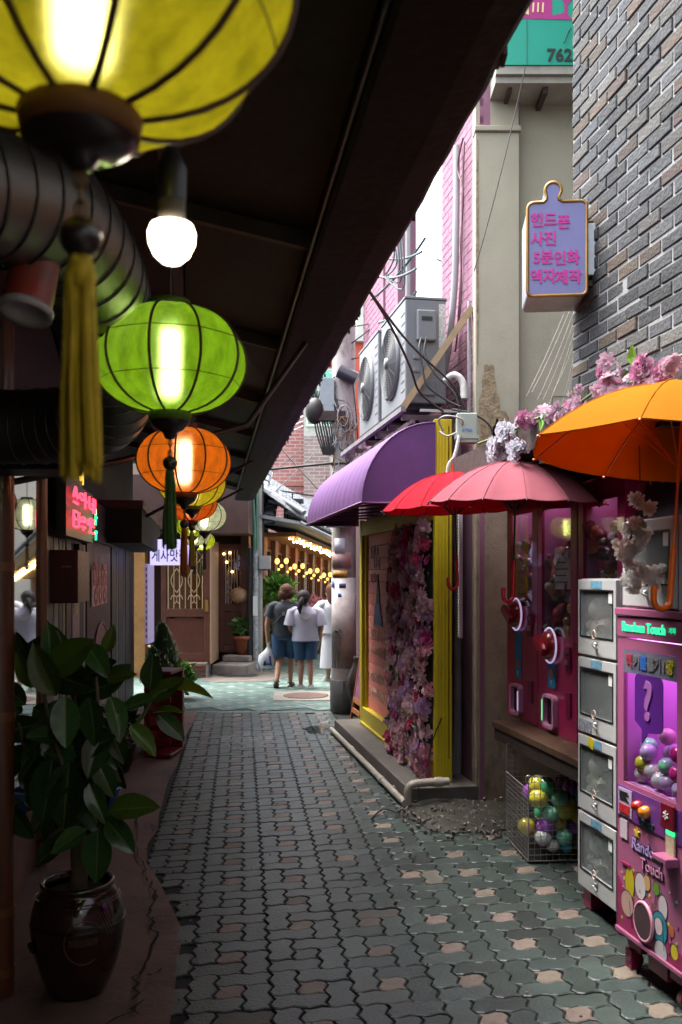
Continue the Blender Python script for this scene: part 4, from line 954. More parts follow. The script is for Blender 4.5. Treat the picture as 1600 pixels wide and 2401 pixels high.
# ---------------------------------------------------------------- pink random game machine
TP = atan2(-.978, .208)
pm = thing('game_machine', 'pink capsule game machine with green Random Touch lettering and glowing window', 'game machine', (1.217, 3.96, 0), TP)
M_pm = mat('machine_pink', (.42, .12, .24), .35, var=.08, coat=.25); M_pmd = mat('machine_rose', (.25, .01, .06), .4)
W2 = .5
b = MB(); b.box(0, .05, 0, .02, .81, 1.385); b.box(.455, W2, 0, .02, .81, 1.385); b.box(0, W2, 0, .02, 1.385, 1.432); b.box(0, W2, 0, .02, .15, .81)
b.box(0, .02, .021, .6, .15, 1.432); b.box(W2-.02, W2, .021, .6, .15, 1.432); b.box(.021, W2-.021, .57, .6, .15, 1.432); b.box(.021, W2-.021, .021, .569, .775, .80); b.build('cabinet', M_pm, pm)
b = MB(); b.box(0, W2, -.004, .6, 1.436, 1.526); b.build('header', M_pm, pm, .004)
b = MB(); b.box(-.008, W2+.01, -.012, .61, 1.53, 1.562); b.build('lid', M_pm, pm, .004)
text('Random Touch', .058, mat('green_sign', (.02, .3, .12), .4, emit=(.03, .9, .32), es=.9), pm, (.215, -.006, 1.482), sx=.93, offset=.0008)
text('가챠', .028, mat('green_sign2', (.02, .2, .1), .4, emit=(.03, .7, .3), es=.5), pm, (.43, -.006, 1.482))
b = MB(); b.box(.05, .455, .006, .010, .81, 1.385); b.build('window', M_glass, pm)
b = MB(); b.box(.022, W2-.022, .55, .568, .802, 1.43); b.box(.021, .026, .03, .55, .802, 1.43); b.box(W2-.026, W2-.021, .03, .55, .802, 1.43); b.box(.03, W2-.03, .03, .55, .801, .806); b.build('inner_panel', mat('lilac_panel', (.55, .25, .55), .5), pm)
b = MB(); b.box(.03, .47, .025, .5, 1.40, 1.425); b.build('light_panel', mat('violet_lamp', (.5, .3, .6), .5, emit=(.85, .33, .92), es=3.6), pm)
b = MB(); b.box(.05, .455, .0, .005, 1.285, 1.384); b.build('name_strip', mat('strip_grey', (.16, .15, .2), .5, col2=(.06, .07, .12), var=.5, vs=14), pm)
for s_, x_, c_ in (('럭', .10, (.3, .03, .06)), ('키', .16, (.12, .12, .13)), ('볼', .215, (.02, .10, .35)), ('뽑', .27, (.12, .12, .13)), ('기', .32, (.12, .12, .13)), ('!', .365, (.2, .2, .2)), ('왕', .41, (.35, .3, .02))):
    text(s_, .062, mat('strip_ink_%s' % x_, c_, .5), pm, (x_, -.002, 1.334), offset=.002)
M_bub = mat('bubble_violet', (.07, .006, .17), .5)
b = MB(); b.prism(rrect(.145, .355, 1.06, 1.29, .03)[:15]+[(.145, 1.09)]+[(.2, 1.06), (.20, 1.0), (.245, 1.05)], -.0015, .004); b.build('bubble_sticker', M_bub, pm)
text('?', .22, mat('bubble_mark', (.30, .10, .34), .5), pm, (.25, -.004, 1.175), offset=.006, sx=1.0)
b = MB(); b.box(.0, W2, -.005, -.001, .655, .79); b.build('control_panel', mat('panel_violet', (.17, .03, .16), .4, col2=(.05, .03, .18), var=.5, vs=5), pm)
b = MB(); b.box(.02, .13, -.008, -.0055, .665, .782); b.build('notice', mat('notice_lilac', (.36, .3, .42), .6), pm)
b = MB(); b.box(.03, .115, -.011, -.0085, .675, .715); b.build('display', mat('red_display', (.06, .005, .005), .4, col2=(.5, .02, .03), var=.9, vs=60, emit=(.6, .03, .03), es=.12), pm)
b = MB()
for i in range(5): b.box(.03, .11-.012*(i % 3), -.0105, -.0082, .73+i*.009, .733+i*.009)
b.build('print', M_black, pm)
def knob(x, z, r, m):
    q = MB(); q.lathe([(0, .035), (r*.7, .03), (r, .012), (r, 0)], 18); mm = Matrix.Translation((x, -.005, z)) @ Matrix.Rotation(pi/2, 4, 'X'); q.v = [tuple(mm @ Vector(p)) for p in q.v]; q.build('button', m, pm)
knob(.185, .735, .024, mat('button_red', (.3, .01, .01), .3, coat=.4)); knob(.245, .725, .027, mat('button_orange', (.5, .17, .01), .3, coat=.4))
text('START', .036, mat('start_ink', (.02, .05, .05), .5), pm, (.25, -.008, .672), offset=.001)
b = MB(); b.box(.37, .46, -.02, -.0055, .70, .80); b.build('card_reader', mat('reader_red', (.12, .003, .012), .4), pm, .004)
text('✻', .05, M_white, pm, (.41, -.022, .755))
b = MB(); b.box(.395, .45, -.012, -.0055, .68, .696); b.build('status_light', mat('green_light', (.05, .4, .15), .4, emit=(.05, 1, .3), es=.8), pm)
b = MB(); b.box(.395, .455, -.012, -.0055, .60, .677); b.build('picture_card', mat('card_print', (.4, .28, .14), .5, col2=(.5, .45, .35), var=.6, vs=40), pm)
b = MB(); b.prism([(.37, .565), (.47, .565), (.47, .60), (.37, .60)], -.06, -.001); b.build('coin_tray', M_pm, pm, .004)
b = MB(); b.box(.385, .455, -.066, -.0605, .57, .585); b.build('tray_slot', M_black, pm)
b = MB(); b.box(.03, .09, -.006, -.001, .565, .645); b.build('sticker', mat('sticker_pale', (.46, .38, .42), .6), pm)
M_ink = mat('outline_ink', (.02, .01, .06), .5); M_fill = mat('logo_fill', (.36, .26, .5), .5); M_fill2 = mat('logo_fill_pink', (.55, .22, .33), .5)
for s_, x_, z_, sz, mf in (('Random', .24, .565, .068, M_fill), ('Touch', .28, .50, .066, M_fill2)):
    text(s_, sz, M_ink, pm, (x_, -.003, z_), offset=.006, ext=.001); text(s_, sz, mf, pm, (x_, -.0055, z_), offset=.0005, ext=.001)
star = [(.165+.024*(1 if i % 2 == 0 else .45)*cos(pi/2+i*pi/5), .618+.024*(1 if i % 2 == 0 else .45)*sin(pi/2+i*pi/5)) for i in range(10)]
b = MB(); b.prism(star, -.006, -.001); b.build('star_print', mat('star_yellow', (.5, .4, .02), .5), pm)
b = MB(); b.box(.04, .11, -.006, -.001, .452, .462); b.build('slot', M_pmd, pm)
# plain printed shapes round the prize hole (balloons, ovals), and the hole itself
def oval(cx, cz, rx, rz, c, nm, y=-.003):
    for k, (s_, cc) in enumerate(((1.0, (.02, .015, .03)), (.9, c))):
        q = MB(); q.prism([(cx+rx*s_*cos(a), cz+rz*s_*sin(a)) for a in [2*pi*i/20 for i in range(20)]], -.0012+y*.16-.0004*k, -.0006-.0003*k); q.build('balloon_print', mat('print_%s_%d' % (nm, k), cc, .5, var=.15), pm)
b = MB(); b.prism([(0.002, .17), (W2-.002, .17), (W2-.002, .23), (.4, .25), (.3, .2), (.2, .24), (.12, .28), (.05, .36), (.002, .40)], -.002, -.0005); b.build('base_print', mat('print_rose', (.20, .005, .06), .5, col2=(.3, .03, .1), var=.6, vs=30), pm)
oval(.105, .385, .04, .075, (.45, .37, .01), 'yellow', -.006); oval(.19, .40, .045, .06, (.52, .46, .48), 'white', -.005); oval(.085, .29, .055, .06, (.42, .27, .22), 'peach', -.010)
oval(.16, .425, .022, .026, (.38, .05, .03), 'red', -.002); oval(.31, .43, .024, .03, (.10, .24, .02), 'green', -.002); oval(.36, .37, .035, .055, (.5, .48, .5), 'white', -.006); oval(.335, .28, .06, .07, (.02, .20, .27), 'teal', -.009)
oval(.33, .285, .032, .038, (.52, .42, .44), 'blush', -.014); oval(.345, .19, .05, .045, (.45, .43, .46), 'grey', -.012); oval(.42, .30, .02, .026, (.42, .12, .03), 'orange', -.002); oval(.44, .225, .028, .032, (.5, .4, .02), 'gold', -.005)
oval(.24, .43, .03, .035, (.5, .3, .12), 'tan', -.0035)
rcf = random.Random(3); cfm = [mat('confetti_%d' % i, c, .5) for i, c in enumerate(((.5, .4, .03), (.05, .25, .35), (.5, .46, .48), (.4, .05, .1), (.2, .35, .05)))]
for i in range(5):
    b = MB()
    for _ in range(9):
        x, z, r_ = rcf.uniform(.03, .47), rcf.uniform(.2, .45), rcf.uniform(.004, .010)
        b.prism([(x+r_*cos(q*2.09+i), z+r_*sin(q*2.09+i)) for q in range(3)] if i % 2 else [(x+r_*cos(q*.785), z+r_*sin(q*.785)) for q in range(8)], -.0016-.0003*i, -.0005)
    tag(b.build('confetti_print', cfm[i], pm), kind='stuff')
for x0, z0, x1, z1 in ((.105, .31, .13, .2), (.19, .34, .18, .22), (.31, .40, .28, .33), (.36, .32, .37, .2), (.42, .275, .41, .2)):
    b = MB(); b.tube(sag((x0, -.003, z0), (x1, -.003, z1), .01, 6), .0016, 4); b.build('string_print', M_ink, pm)
b = MB(); b.tube([(.232+.068*cos(a), -.012, .268+.078*sin(a)) for a in [2*pi*i/24 for i in range(24)]], .0075, 8, closed=True); b.build('hole_rim', mat('rim_pink', (.55, .25, .33), .4), pm)
b = MB(); b.prism([(.232+.066*cos(a), .268+.076*sin(a)) for a in [2*pi*i/24 for i in range(24)]], -.0175, -.0165); b.build('prize_hole', mat('hole_dark', (.05, .022, .026), .7, var=.3), pm)
b = MB(); b.box(-.004, W2+.004, -.012, .02, .15, .168); b.build('bumper', M_pm, pm, .003)
b = MB(); b.box(.03, .14, .03, .5, .09, .149); b.box(.2, .34, .03, .5, .06, .149); b.box(.36, .47, .03, .5, .09, .149); b.build('undercarriage', M_pmd, pm)
for x in (.06, .44):
    b = MB(); b.tube([(x-.014, .05, .035), (x+.014, .05, .035)], .034, 14); b.bar((x, .05, .035), (x, .06, .14), .022, .03); b.build('caster', mat('caster_grey', (.10, .05, .06), .5), pm)
b = MB(); b.box(.03, .08, .02, .06, .0, .08); b.build('foot', M_pmd, pm)
# balls in the glowing window
BALLC = {'mint': (.22, .55, .38), 'pale pink': (.60, .30, .40), 'hot pink': (.60, .02, .25), 'sky blue': (.18, .32, .62), 'lilac': (.45, .33, .58), 'yellow': (.45, .40, .04), 'white': (.5, .48, .5)}
BM = {k: mat('ball_'+k.replace(' ', '_'), c, .3, coat=.3) for k, c in BALLC.items()}
ballmesh = MB().ball((0, 0, 0), 1, 16, 12).build('capsule_ball', M_white); BALL = ballmesh.data; bpy.data.objects.remove(ballmesh)
def capsule(pos, r, m, label, group, seam=True):
    t = bpy.data.objects.new('capsule_ball', BALL); COL.objects.link(t); t.location = pos; t.scale = (r, r, r); t.rotation_euler = (rz_.random()*3, rz_.random()*3, 0); setmat(t, m)
    tag(t, label, 'ball', group); return t
def pmP(x, y, z): return Vector((1.217, 3.96, z))+Vector((.208, -.978, 0))*x+Vector((.978, .208, 0))*y
for x, z, y, c in ((.09, .965, .1, 'mint'), (.15, .95, .06, 'lilac'), (.18, 1.02, .13, 'pale pink'), (.255, .965, .12, 'lilac'), (.29, .92, .06, 'mint'), (.265, 1.01, .2, 'hot pink'), (.315, 1.045, .14, 'sky blue'), (.39, 1.05, .12, 'sky blue'), (.375, .985, .06, 'hot pink'), (.37, .905, .06, 'hot pink'), (.43, .965, .07, 'lilac'), (.42, .90, .08, 'mint'), (.11, .895, .06, 'yellow'), (.17, .875, .07, 'white'), (.215, .88, .09, 'pale pink'), (.3, .855, .06, 'lilac'), (.39, .845, .06, 'lilac'), (.24, .85, .06, 'white'), (.09, .845, .07, 'white'), (.34, .85, .14, 'white'), (.15, .845, .12, 'pale pink'), (.2, .93, .2, 'hot pink'), (.1, .93, .2, 'white'), (.35, .94, .2, 'pale pink')):
    capsule(pmP(x, y, z), .037, BM[c], ('deep ' if False else '')+c+' ball in the pink machine, '+('top' if z > .99 else 'bottom' if z < .87 else 'lower part' if z < .92 else 'middle')+' of its pile'+(', left edge' if x < .13 else ', right edge' if x > .36 else '')+(', further back' if y > .11 else ''), 'balls in the pink game machine')
# ---------------------------------------------------------------- wire basket of capsule balls
bs_ = thing('wire_basket', 'wire mesh basket full of coloured capsule balls under the shelf', 'basket', (1.108, 5.32, 0), radians(4.4))
M_wire = mat('basket_wire', (.36, .35, .33), .4, metal=.6, var=.3)
def grid(p0, ux, uz, w, h, s=.027):
    b = MB(); p0, ux, uz = Vector(p0), Vector(ux), Vector(uz)
    n = int(w/s); m = int(h/s)
    for i in range(n+1): b.tube([p0+ux*(w*i/n), p0+ux*(w*i/n)+uz*h], .0016, 4, False)
    for j in range(m+1): b.tube([p0+uz*(h*j/m), p0+ux*w+uz*(h*j/m)], .0016, 4, False)
    for q in (0, h): b.tube([p0+uz*q, p0+ux*w+uz*q], .004, 5)
    for q in (0, w): b.tube([p0+ux*q, p0+ux*q+uz*h], .004, 5)
    return b
grid((0, 0, .015), (1,0,0), (0,0,1), .7, .50, .035).build('mesh_panel', M_wire, bs_)
grid((0, 0.002, .015), (0,1,0), (0,0,1), .5, .42, .028).build('mesh_panel', M_wire, bs_)
grid((0, .5, .015), (1,0,0), (0,0,1), .7, .60, .035).build('mesh_panel', M_wire, bs_)
grid((.7, 0, .015), (0,1,0), (0,0,1), .5, .42, .035).build('mesh_panel', M_wire, bs_)
b = MB(); b.box(0, .7, 0, .5, .010, .014); b.build('base_panel', M_black, bs_)
b = MB(); b.tube([(.0+.02*cos(a), -.01, .50+.025*sin(a)) for a in [2*pi*i/12 for i in range(12)]], .004, 5, closed=True); b.build('clip', M_steel, bs_)
def transl(name, c):
    m = mat(name, c, .12, coat=.6, spec=.6); return m
BC = {'yellow': transl('cap_yellow', (.75, .66, .06)), 'green': transl('cap_green', (.07, .68, .30)), 'purple': transl('cap_purple', (.42, .09, .62)), 'blue': transl('cap_blue', (.03, .45, .70)), 'clear': transl('cap_clear', (.55, .58, .55)), 'orange': transl('cap_orange', (.75, .42, .04)), 'brown': transl('cap_brown', (.45, .25, .12)), 'mint': transl('cap_mint', (.22, .66, .45))}
rk = random.Random(2); placed = []; names_ = ['yellow', 'green', 'clear', 'purple', 'yellow', 'mint', 'blue', 'orange', 'green', 'purple', 'green', 'yellow']
fixed = [(.10, .12, .40, .062, 'yellow'), (.14, .1, .40, .06, 'green'), (.3, .12, .38, .05, 'purple'), (.36, .08, .345, .06, 'blue'), (.09, .08, .33, .06, 'yellow'), (.25, .07, .275, .072, 'yellow'), (.13, .07, .165, .055, 'purple'), (.31, .06, .15, .045, 'purple'), (.24, .05, .1, .055, 'mint'), (.21, .05, .335, .055, 'mint'), (.11, .05, .10, .05, 'clear'), (.17, .05, .05, .04, 'clear'), (.25, .04, .045, .035, 'blue'), (.34, .07, .22, .055, 'orange'), (.16, .06, .24, .05, 'mint')]
for x, y, z, r, c in fixed: placed.append((Vector((x, y+.02, z+.03)), r, c))
for _ in range(900):
    r = rk.uniform(.045, .065); p = Vector((rk.uniform(r+.01, .68-r), rk.uniform(r+.015, .47-r), rk.uniform(r+.02, .43-.1*rk.random())))
    if all((p-q).length > .88*(r+s_) for q, s_, _ in placed): placed.append((p, r, rk.choice(names_)))
RB = Matrix.Translation((1.108, 5.32, 0)) @ Matrix.Rotation(radians(4.4), 4, 'Z')
for p, r, c in placed:
    if p.y > .33: continue
    capsule(RB @ p, r, BC[c], ('big ' if r > .058 else 'small ' if r < .05 else '')+c+' capsule ball '+('at the top' if p.z > .36 else 'low down' if p.z < .15 else 'below the top' if p.z > .26 else 'halfway up')+', '+('by the left mesh' if p.x < .17 else 'mid basket' if p.x < .38 else 'locker side')+(' at the front' if p.y < .14 else ' further back')+' in the basket', 'capsule balls in the wire basket')
# hanging string of white blossoms
hb = thing('hanging_blossoms', 'string of white artificial blossoms hanging in front of the upper locker', 'garland', at(1500, 1190, 3.62))
GW = [fabric('blossom_cream', (.85, .72, .64), .4), fabric('blossom_white', (.88, .85, .80), .4)]
b = MB(); b.tube(spline([(0, 0, .25), (.0, 0, .02), (-.03, 0, -.1), (-.05, 0, -.2), (.02, 0, -.3)]), .003, 5); b.build('stem', mat('dry_stem', (.12, .08, .03), .8), hb)
for x, z, n, sp in ((.0, .0, 6, .025), (-.02, -.06, 6, .022), (.005, -.11, 8, .024), (-.035, -.155, 9, .026), (-.055, -.19, 8, .026), (.0, -.27, 9, .03), (.05, -.275, 10, .035), (.03, -.30, 6, .04)):
    for _ in range(n):
        o = part_copy(rg.choice((FL[3], FL[2])), 'flower', hb, (x+rg.gauss(0, sp), rg.gauss(0, .015), z+rg.gauss(0, sp*.7)), (rg.gauss(0, .5), rg.uniform(0, 6), rg.gauss(.3, .5)), rg.uniform(.022, .034)); setmat(o, rg.choice(GW))
# dark striped leaflet rack behind the upper locker
rk_ = thing('leaflet_rack', 'dark tilted rack of striped leaflets above the upper locker', 'rack', onR(4.3, -.1, 1.98), TR)
b = MB(); b.cbox((.3, .1, .18), (1.4, .02, .42), Euler((-.35, 0, 0))); b.build('board', mat('rack_dark', (.035, .025, .035), .5, col2=(.012, .01, .014), var=.6, vs=9), rk_)
for i in range(12):
    b = MB(); b.bar((-.33+i*.11, .17, .0), (-.33+i*.11+.02, .02, .38), .006); b.build('rod', mat('rack_rod', (.22, .13, .13), .5), rk_)
# ================================================================ LEFT: shop row and its canopy
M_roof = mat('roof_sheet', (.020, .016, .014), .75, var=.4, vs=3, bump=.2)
M_beam = mat('gutter_steel', (.006, .0055, .009), .75, spec=.2, var=.4, vs=4, col2=(.008, .005, .004), bump=.25)
M_raft = mat('rafter_timber', (.085, .065, .045), .7, var=.4, vs=8)
mc = thing('market_canopy', 'dark market canopy roof with long steel gutter hanging over the left shops', 'canopy', (0, 0, 0))
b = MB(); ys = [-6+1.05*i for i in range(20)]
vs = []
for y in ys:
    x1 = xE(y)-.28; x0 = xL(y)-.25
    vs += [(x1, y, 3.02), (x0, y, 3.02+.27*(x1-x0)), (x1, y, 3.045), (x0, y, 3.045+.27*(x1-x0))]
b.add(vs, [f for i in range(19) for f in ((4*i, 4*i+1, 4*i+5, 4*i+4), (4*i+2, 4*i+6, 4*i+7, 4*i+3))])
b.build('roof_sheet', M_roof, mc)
rr_ = random.Random(6)
b = MB(); n = 120; sec = []
for i in range(n+1):
    y = -6+20.2*i/n; x1 = xE(y); j = .010*noise.noise((y*5, 0, 0))+.008*noise.noise((y*17, 2, 0)); k = .010*noise.noise((y*9, 7, 0))
    bow = .0
    sec.append([(x1-.30, y, 3.06), (x1-.30, y, 2.905), (x1-.285, y, 2.895), (x1-.10, y, 2.885+k*.4), (x1-.02+j, y, 2.895+k), (x1+j, y, 2.915+k), (x1+.004, y, 3.06), (x1-.1, y, 3.10)])
m = 8
b.add([p for s_ in sec for p in s_], [(i*m+q, i*m+(q+1) % m, (i+1)*m+(q+1) % m, (i+1)*m+q) for i in range(n) for q in range(m)], False)
b.build('gutter', M_beam, mc)
b = MB()
for i in range(150):
    y = .9+13*rr_.random()**1.4; x1 = xE(y); s_ = rr_.uniform(.008, .022)
    b.cbox((x1+.002, y, 2.915+rr_.uniform(-.012, .05)), (.01, s_*2.2, s_), Euler((rr_.uniform(-.5, .5), 0, 0)))
tag(b.build('rust_flakes', M_rust, mc), kind='stuff')
b = MB(); b.tube([(xE(y)-.305, y, 2.93) for y in (-2, 2, 6, 10, 14)], .011, 6); b.build('edge_trim', mat('blue_trim', (.03, .032, .06), .4), mc)
for i in range(9):
    Y = .35+1.56*i; x1 = xE(Y)-.29; x0 = xL(Y)-.2
    b = MB(); b.bar((x1, Y, 2.985), (x0, Y+.1, 2.985+.27*(x1-x0)), .04, .06); b.build('rafter', M_raft, mc)
for f in (.45, .8):
    b = MB(); b.bar((xE(-4)-.3-f*1.2, -4, 2.98+.27*f*1.2), (xE(14)-.3-f*1.2, 14, 2.98+.27*f*1.2), .045, .03); b.build('purlin', mat('purlin', (.03, .022, .018), .7), mc)
b = MB(); b.tube([(-1.55, 3.6, 2.03), (-.95, 3.9, 2.2), (-.45, 4.3, 2.42), (xE(4.6)-.2, 4.6, 2.89)], .014, 8); b.build('brace', mat('brace_pipe', (.06, .045, .03), .4, metal=.4, var=.3), mc)
for Y in (9.2, 12.2):
    b = MB(); b.bar((xL(Y)+.05, Y, 2.15), (xE(Y)-.25, Y+.1, 2.9), .03); b.build('brace', M_rust, mc)
# shop row
ls = thing('shop_row', 'dark shop row with glazed fronts under the market canopy', 'building', onL(3.6), TL)
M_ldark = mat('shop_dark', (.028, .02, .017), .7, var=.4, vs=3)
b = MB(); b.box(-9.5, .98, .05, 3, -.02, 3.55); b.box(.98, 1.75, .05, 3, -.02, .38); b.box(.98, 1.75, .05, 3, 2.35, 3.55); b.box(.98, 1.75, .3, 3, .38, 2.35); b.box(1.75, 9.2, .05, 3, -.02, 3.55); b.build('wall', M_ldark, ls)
b = MB(); b.box(-9.5, 9.0, 1.2, 3.2, 3.56, 4.9); b.build('upper_storey', mat('old_render', (.30, .28, .25), .9, var=.4, vs=2), ls)  # unseen storey, kept low so skylight reaches the right wall
b = MB(); b.box(-9.5, 9.1, .035, .049, -.02, .42); b.build('plinth', mat('plinth_tan', (.18, .10, .065), .8, var=.4), ls)
# local x = (Y-3.6)/.9885
def lx(Y): return (Y-3.6)/.9885
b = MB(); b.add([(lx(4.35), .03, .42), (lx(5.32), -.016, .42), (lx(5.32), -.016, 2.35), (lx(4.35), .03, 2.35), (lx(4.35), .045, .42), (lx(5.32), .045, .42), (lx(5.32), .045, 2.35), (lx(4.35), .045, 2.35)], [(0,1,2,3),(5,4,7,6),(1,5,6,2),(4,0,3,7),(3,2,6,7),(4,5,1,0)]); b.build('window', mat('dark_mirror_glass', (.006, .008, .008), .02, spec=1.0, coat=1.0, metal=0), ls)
b = MB(); b.box(lx(4.2), lx(4.35), .0, .049, .0, 2.5); b.box(lx(5.32), lx(5.42), .0, .049, 0, 2.5); b.build('frame', mat('tan_frame', (.16, .10, .06), .5), ls)
strips = [(5.45, 5.75, (.10, .085, .08)), (5.78, 5.95, (.25, .25, .24)), (5.98, 6.12, (.03, .03, .028)), (6.15, 6.24, (.20, .20, .06)), (6.3, 6.52, (.02, .018, .016)), (6.95, 7.15, (.02, .017, .016)), (7.18, 7.3, (.22, .21, .2))]
for a_, c_, cc in strips:
    b = MB(); b.box(lx(a_), lx(c_), .01, .045, .3, 1.95); b.build('door_stile', mat('stile_%d' % int(a_*100), cc, .5, var=.3, spec=.25), ls)
b = MB(); b.box(lx(6.55), lx(6.92), .005, .045, .55, 1.62); b.build('paper_strip', mat('pale_poster', (.34, .22, .2), .5, col2=(.2, .12, .12), var=.5, vs=14), ls)
b = MB(); b.box(lx(6.6), lx(6.88), .0, .004, 1.42, 1.60); b.build('menu_card', mat('menu_card', (.05, .03, .02), .5, col2=(.5, .4, .2), var=.9, vs=24), ls)
b = MB(); b.box(lx(7.4), lx(9.25), .01, .045, .3, 2.0); b.build('door', mat('plum_door', (.085, .025, .03), .5, var=.4, vs=2.5, col2=(.04, .02, .05), spec=.2), ls)
b = MB(); b.prism([(lx(8.35)+.62*cos(a), .85+.42*sin(a)) for a in [2*pi*i/28 for i in range(28)]], .002, .009); b.build('poster_print', mat('poster_red', (.17, .018, .03), .5, col2=(.25, .1, .1), var=.6, vs=9), ls)
b = MB(); b.tube([(lx(8.35)+.62*cos(a), .0, .85+.42*sin(a)) for a in [2*pi*i/28 for i in range(28)]], .01, 5, closed=True); b.build('poster_line', mat('poster_pink', (.3, .15, .15), .5), ls)
for a_, c_, cc in ((9.3, 9.75, (.012, .01, .012)), (9.8, 9.95, (.2, .2, .24)), (10.0, 10.6, (.03, .025, .03)), (10.65, 10.8, (.16, .14, .17)), (10.9, 12.2, (.02, .016, .015))):
    b = MB(); b.box(lx(a_), lx(c_), .0, .045, .1, 2.1); b.build('door_stile', mat('stile2_%d' % int(a_*100), cc, .5, var=.3, spec=.25), ls)
b = MB(); b.box(lx(6.3), lx(9.4), -.02, .045, 2.0, 2.07); b.box(lx(5.9), lx(9.4), -.01, .045, 2.07, 2.35); b.build('header', mat('header_brown', (.05, .035, .03), .6, var=.4), ls)
b = MB(); b.box(lx(8.6), lx(12.2), -.35, .04, 2.02, 2.35); b.build('rolled_awning', mat('rolled_canvas', (.022, .012, .011), .8, var=.6, vs=6, bump=.6), ls)
b = MB(); b.box(lx(8.6), lx(12.2), -.36, .04, 2.352, 2.43); b.build('awning_box', mat('maroon_box', (.08, .006, .01), .5), ls)
# poster: air conditioning on
po = thing('poster', 'white notice with red Korean lettering on the plum door', 'poster', onL(7.62, .0, 1.44), TL)
b = MB(); b.box(0, 1.15, -.008, .004, 0, .31); b.build('sheet', mat('poster_paper', (.85, .68, .60), .6, var=.1), po)
text('냉방중', .40, mat('poster_ink', (.45, .006, .018), .5), po, (.58, -.010, .165), offset=.012, ext=.001, sx=.98)
b = po.children[-1]; b.scale = (1.0, .72, 1)
# red box with its faint lettering
rbx = thing('red_box', 'dark red box fixed to the wall beside the copper pipe', 'sign box', onL(5.62, 0, 1.53), TL)
b = MB(); b.box(0, .55, -.16, .04, 0, .335); b.build('box', mat('dark_red_box', (.06, .003, .006), .45, var=.2), rbx, .006)
b = MB(); b.box(-.004, -.001, -.12, -.06, .225, .235); b.build('print', mat('faint_print', (.2, .12, .1), .6), rbx)
# neon sign
ns = thing('neon_sign', 'red and green neon sign in a dark frame above the shop door', 'neon sign', onL(5.52, .14, 1.98), TL)
b = MB(); b.box(-.05, 1.30, .03, .09, -.03, .33); b.build('frame', M_black, ns)
M_neon = mat('neon_red', (.3, .01, .02), .4, emit=(1.0, .035, .07), es=2.6); M_neong = mat('neon_green', (.02, .3, .1), .4, emit=(.03, .8, .3), es=1.4); M_neony = mat('neon_yellow', (.3, .2, .02), .4, emit=(.9, .55, .06), es=.9)
def neon(strokes, m, ox, oz, sx, sz):
    for s_ in strokes:
        b = MB(); b.tube([(ox+x*sx, 0, oz+z*sz) for x, z in s_], .0085, 5); b.build('neon_tube', m, ns)
circ = lambda cx, cz, r: [(cx+r*cos(2*pi*i/12), cz+r*sin(2*pi*i/12)) for i in range(13)]
row1 = [[(.1,.9),(.0,.4)], [(.1,.9),(.22,.4)], [(.02,.15),(.25,.15)], circ(.5,.62,.15), [(.72,.95),(.72,.1)], [(.72,.5),(.84,.5)], [(1.0,.9),(1.0,.3),(1.2,.3)], [(1.3,.95),(1.3,.1)], [(1.2,.55),(1.3,.55)], [(1.45,.95),(1.45,.1)]]
row2 = [[(.2,.9),(.0,.9),(.0,.1),(.2,.1)], [(.0,.5),(.18,.5)], [(.32,.95),(.32,.1)], [(.32,.5),(.44,.5)], circ(.62,.65,.12), [(.5,.25),(.76,.25)], [(.62,.25),(.62,.05)], circ(.98,.65,.12), [(1.15,.95),(1.15,.1)], [(1.05,.1),(1.2,.1)], [(1.3,.9),(1.45,.9),(1.3,.5),(1.45,.5)], [(1.3,.1),(1.45,.1)]]
neon(row1, M_neon, .06, .165, .76, .13); neon(row2, M_neon, .06, .02, .72, .12)
neon([[(0,1),(0,0)], [(.0,.5),(.1,.5)]], M_neong, 1.2, .10, .8, .12); neon([circ(.05,.5,.05), [(.05,.4),(.05,.0)]], M_neong, 1.18, -.01, .8, .12)
ys_ = thing('neon_letters', 'small yellow lit letters high above the red neon sign', 'neon sign', onL(5.7, .1, 2.36), TL)
b = MB()
for q in [[(0,.0),(.1,.1)], [(.1,.1),(.18,.0)], [(.28,.1),(.28,-.02)], [(.28,.04),(.36,.04)], circ(.5,.05,.05), [(.62,.1),(.62,-.02)], [(.1,-.14),(.3,-.14)], [(.2,-.14),(.2,-.2)], circ(.45,-.16,.04), [(.56,-.1),(.56,-.22)]]: b.tube([(x, 0, z) for x, z in q], .006, 5)
b.build('neon_tube', M_neony, ys_)
b = MB(); b.box(-.03, .7, .01, .03, -.25, .14); b.build('backing', M_black, ys_)
# posts in front of the shops
def post(name, x, y, r, m, label, top=3.2, bands=True):
    t = thing(name, label, 'post', (x, y, 0))
    q = MB(); q.tube([(0, 0, -.02), (0, 0, top)], r, 16); q.build('pole', m, t)
    if bands:
        for z in (.10, .34, 1.12, 1.72):
            q = MB(); q.tube([(0, 0, z), (0, 0, z+.035)], r*1.07, 16); q.build('collar', mat('collar_copper', (.2, .085, .035), .4, metal=.3), t)
    return t
post('timber_post', -1.368, 3.62, .052, mat('varnished_post', (.15, .048, .016), .38, var=.5, vs=5, coat=.3), 'orange brown varnished post beside the big brown jar', 3.3)
post('copper_pipe', -1.735, 5.22, .032, mat('copper_paint', (.24, .12, .06), .35, var=.3, metal=.35), 'slim copper coloured pipe standing in front of the dark window', 2.75, False)
# dark box sign and other things under the roof
dbx = thing('hanging_box', 'dark box sign hanging under the canopy near the varnished post', 'sign box', at(55, 1030, 3.35)+Vector((-.25, 0, -.11)))
b = MB(); b.box(0, .40, 0, .25, 0, .235); b.build('box', mat('box_black', (.010, .008, .009), .5, var=.3), dbx, .008)
b = MB(); b.box(.1, .12, .1, .12, .235, 1.1); b.build('hanger', M_black, dbx)
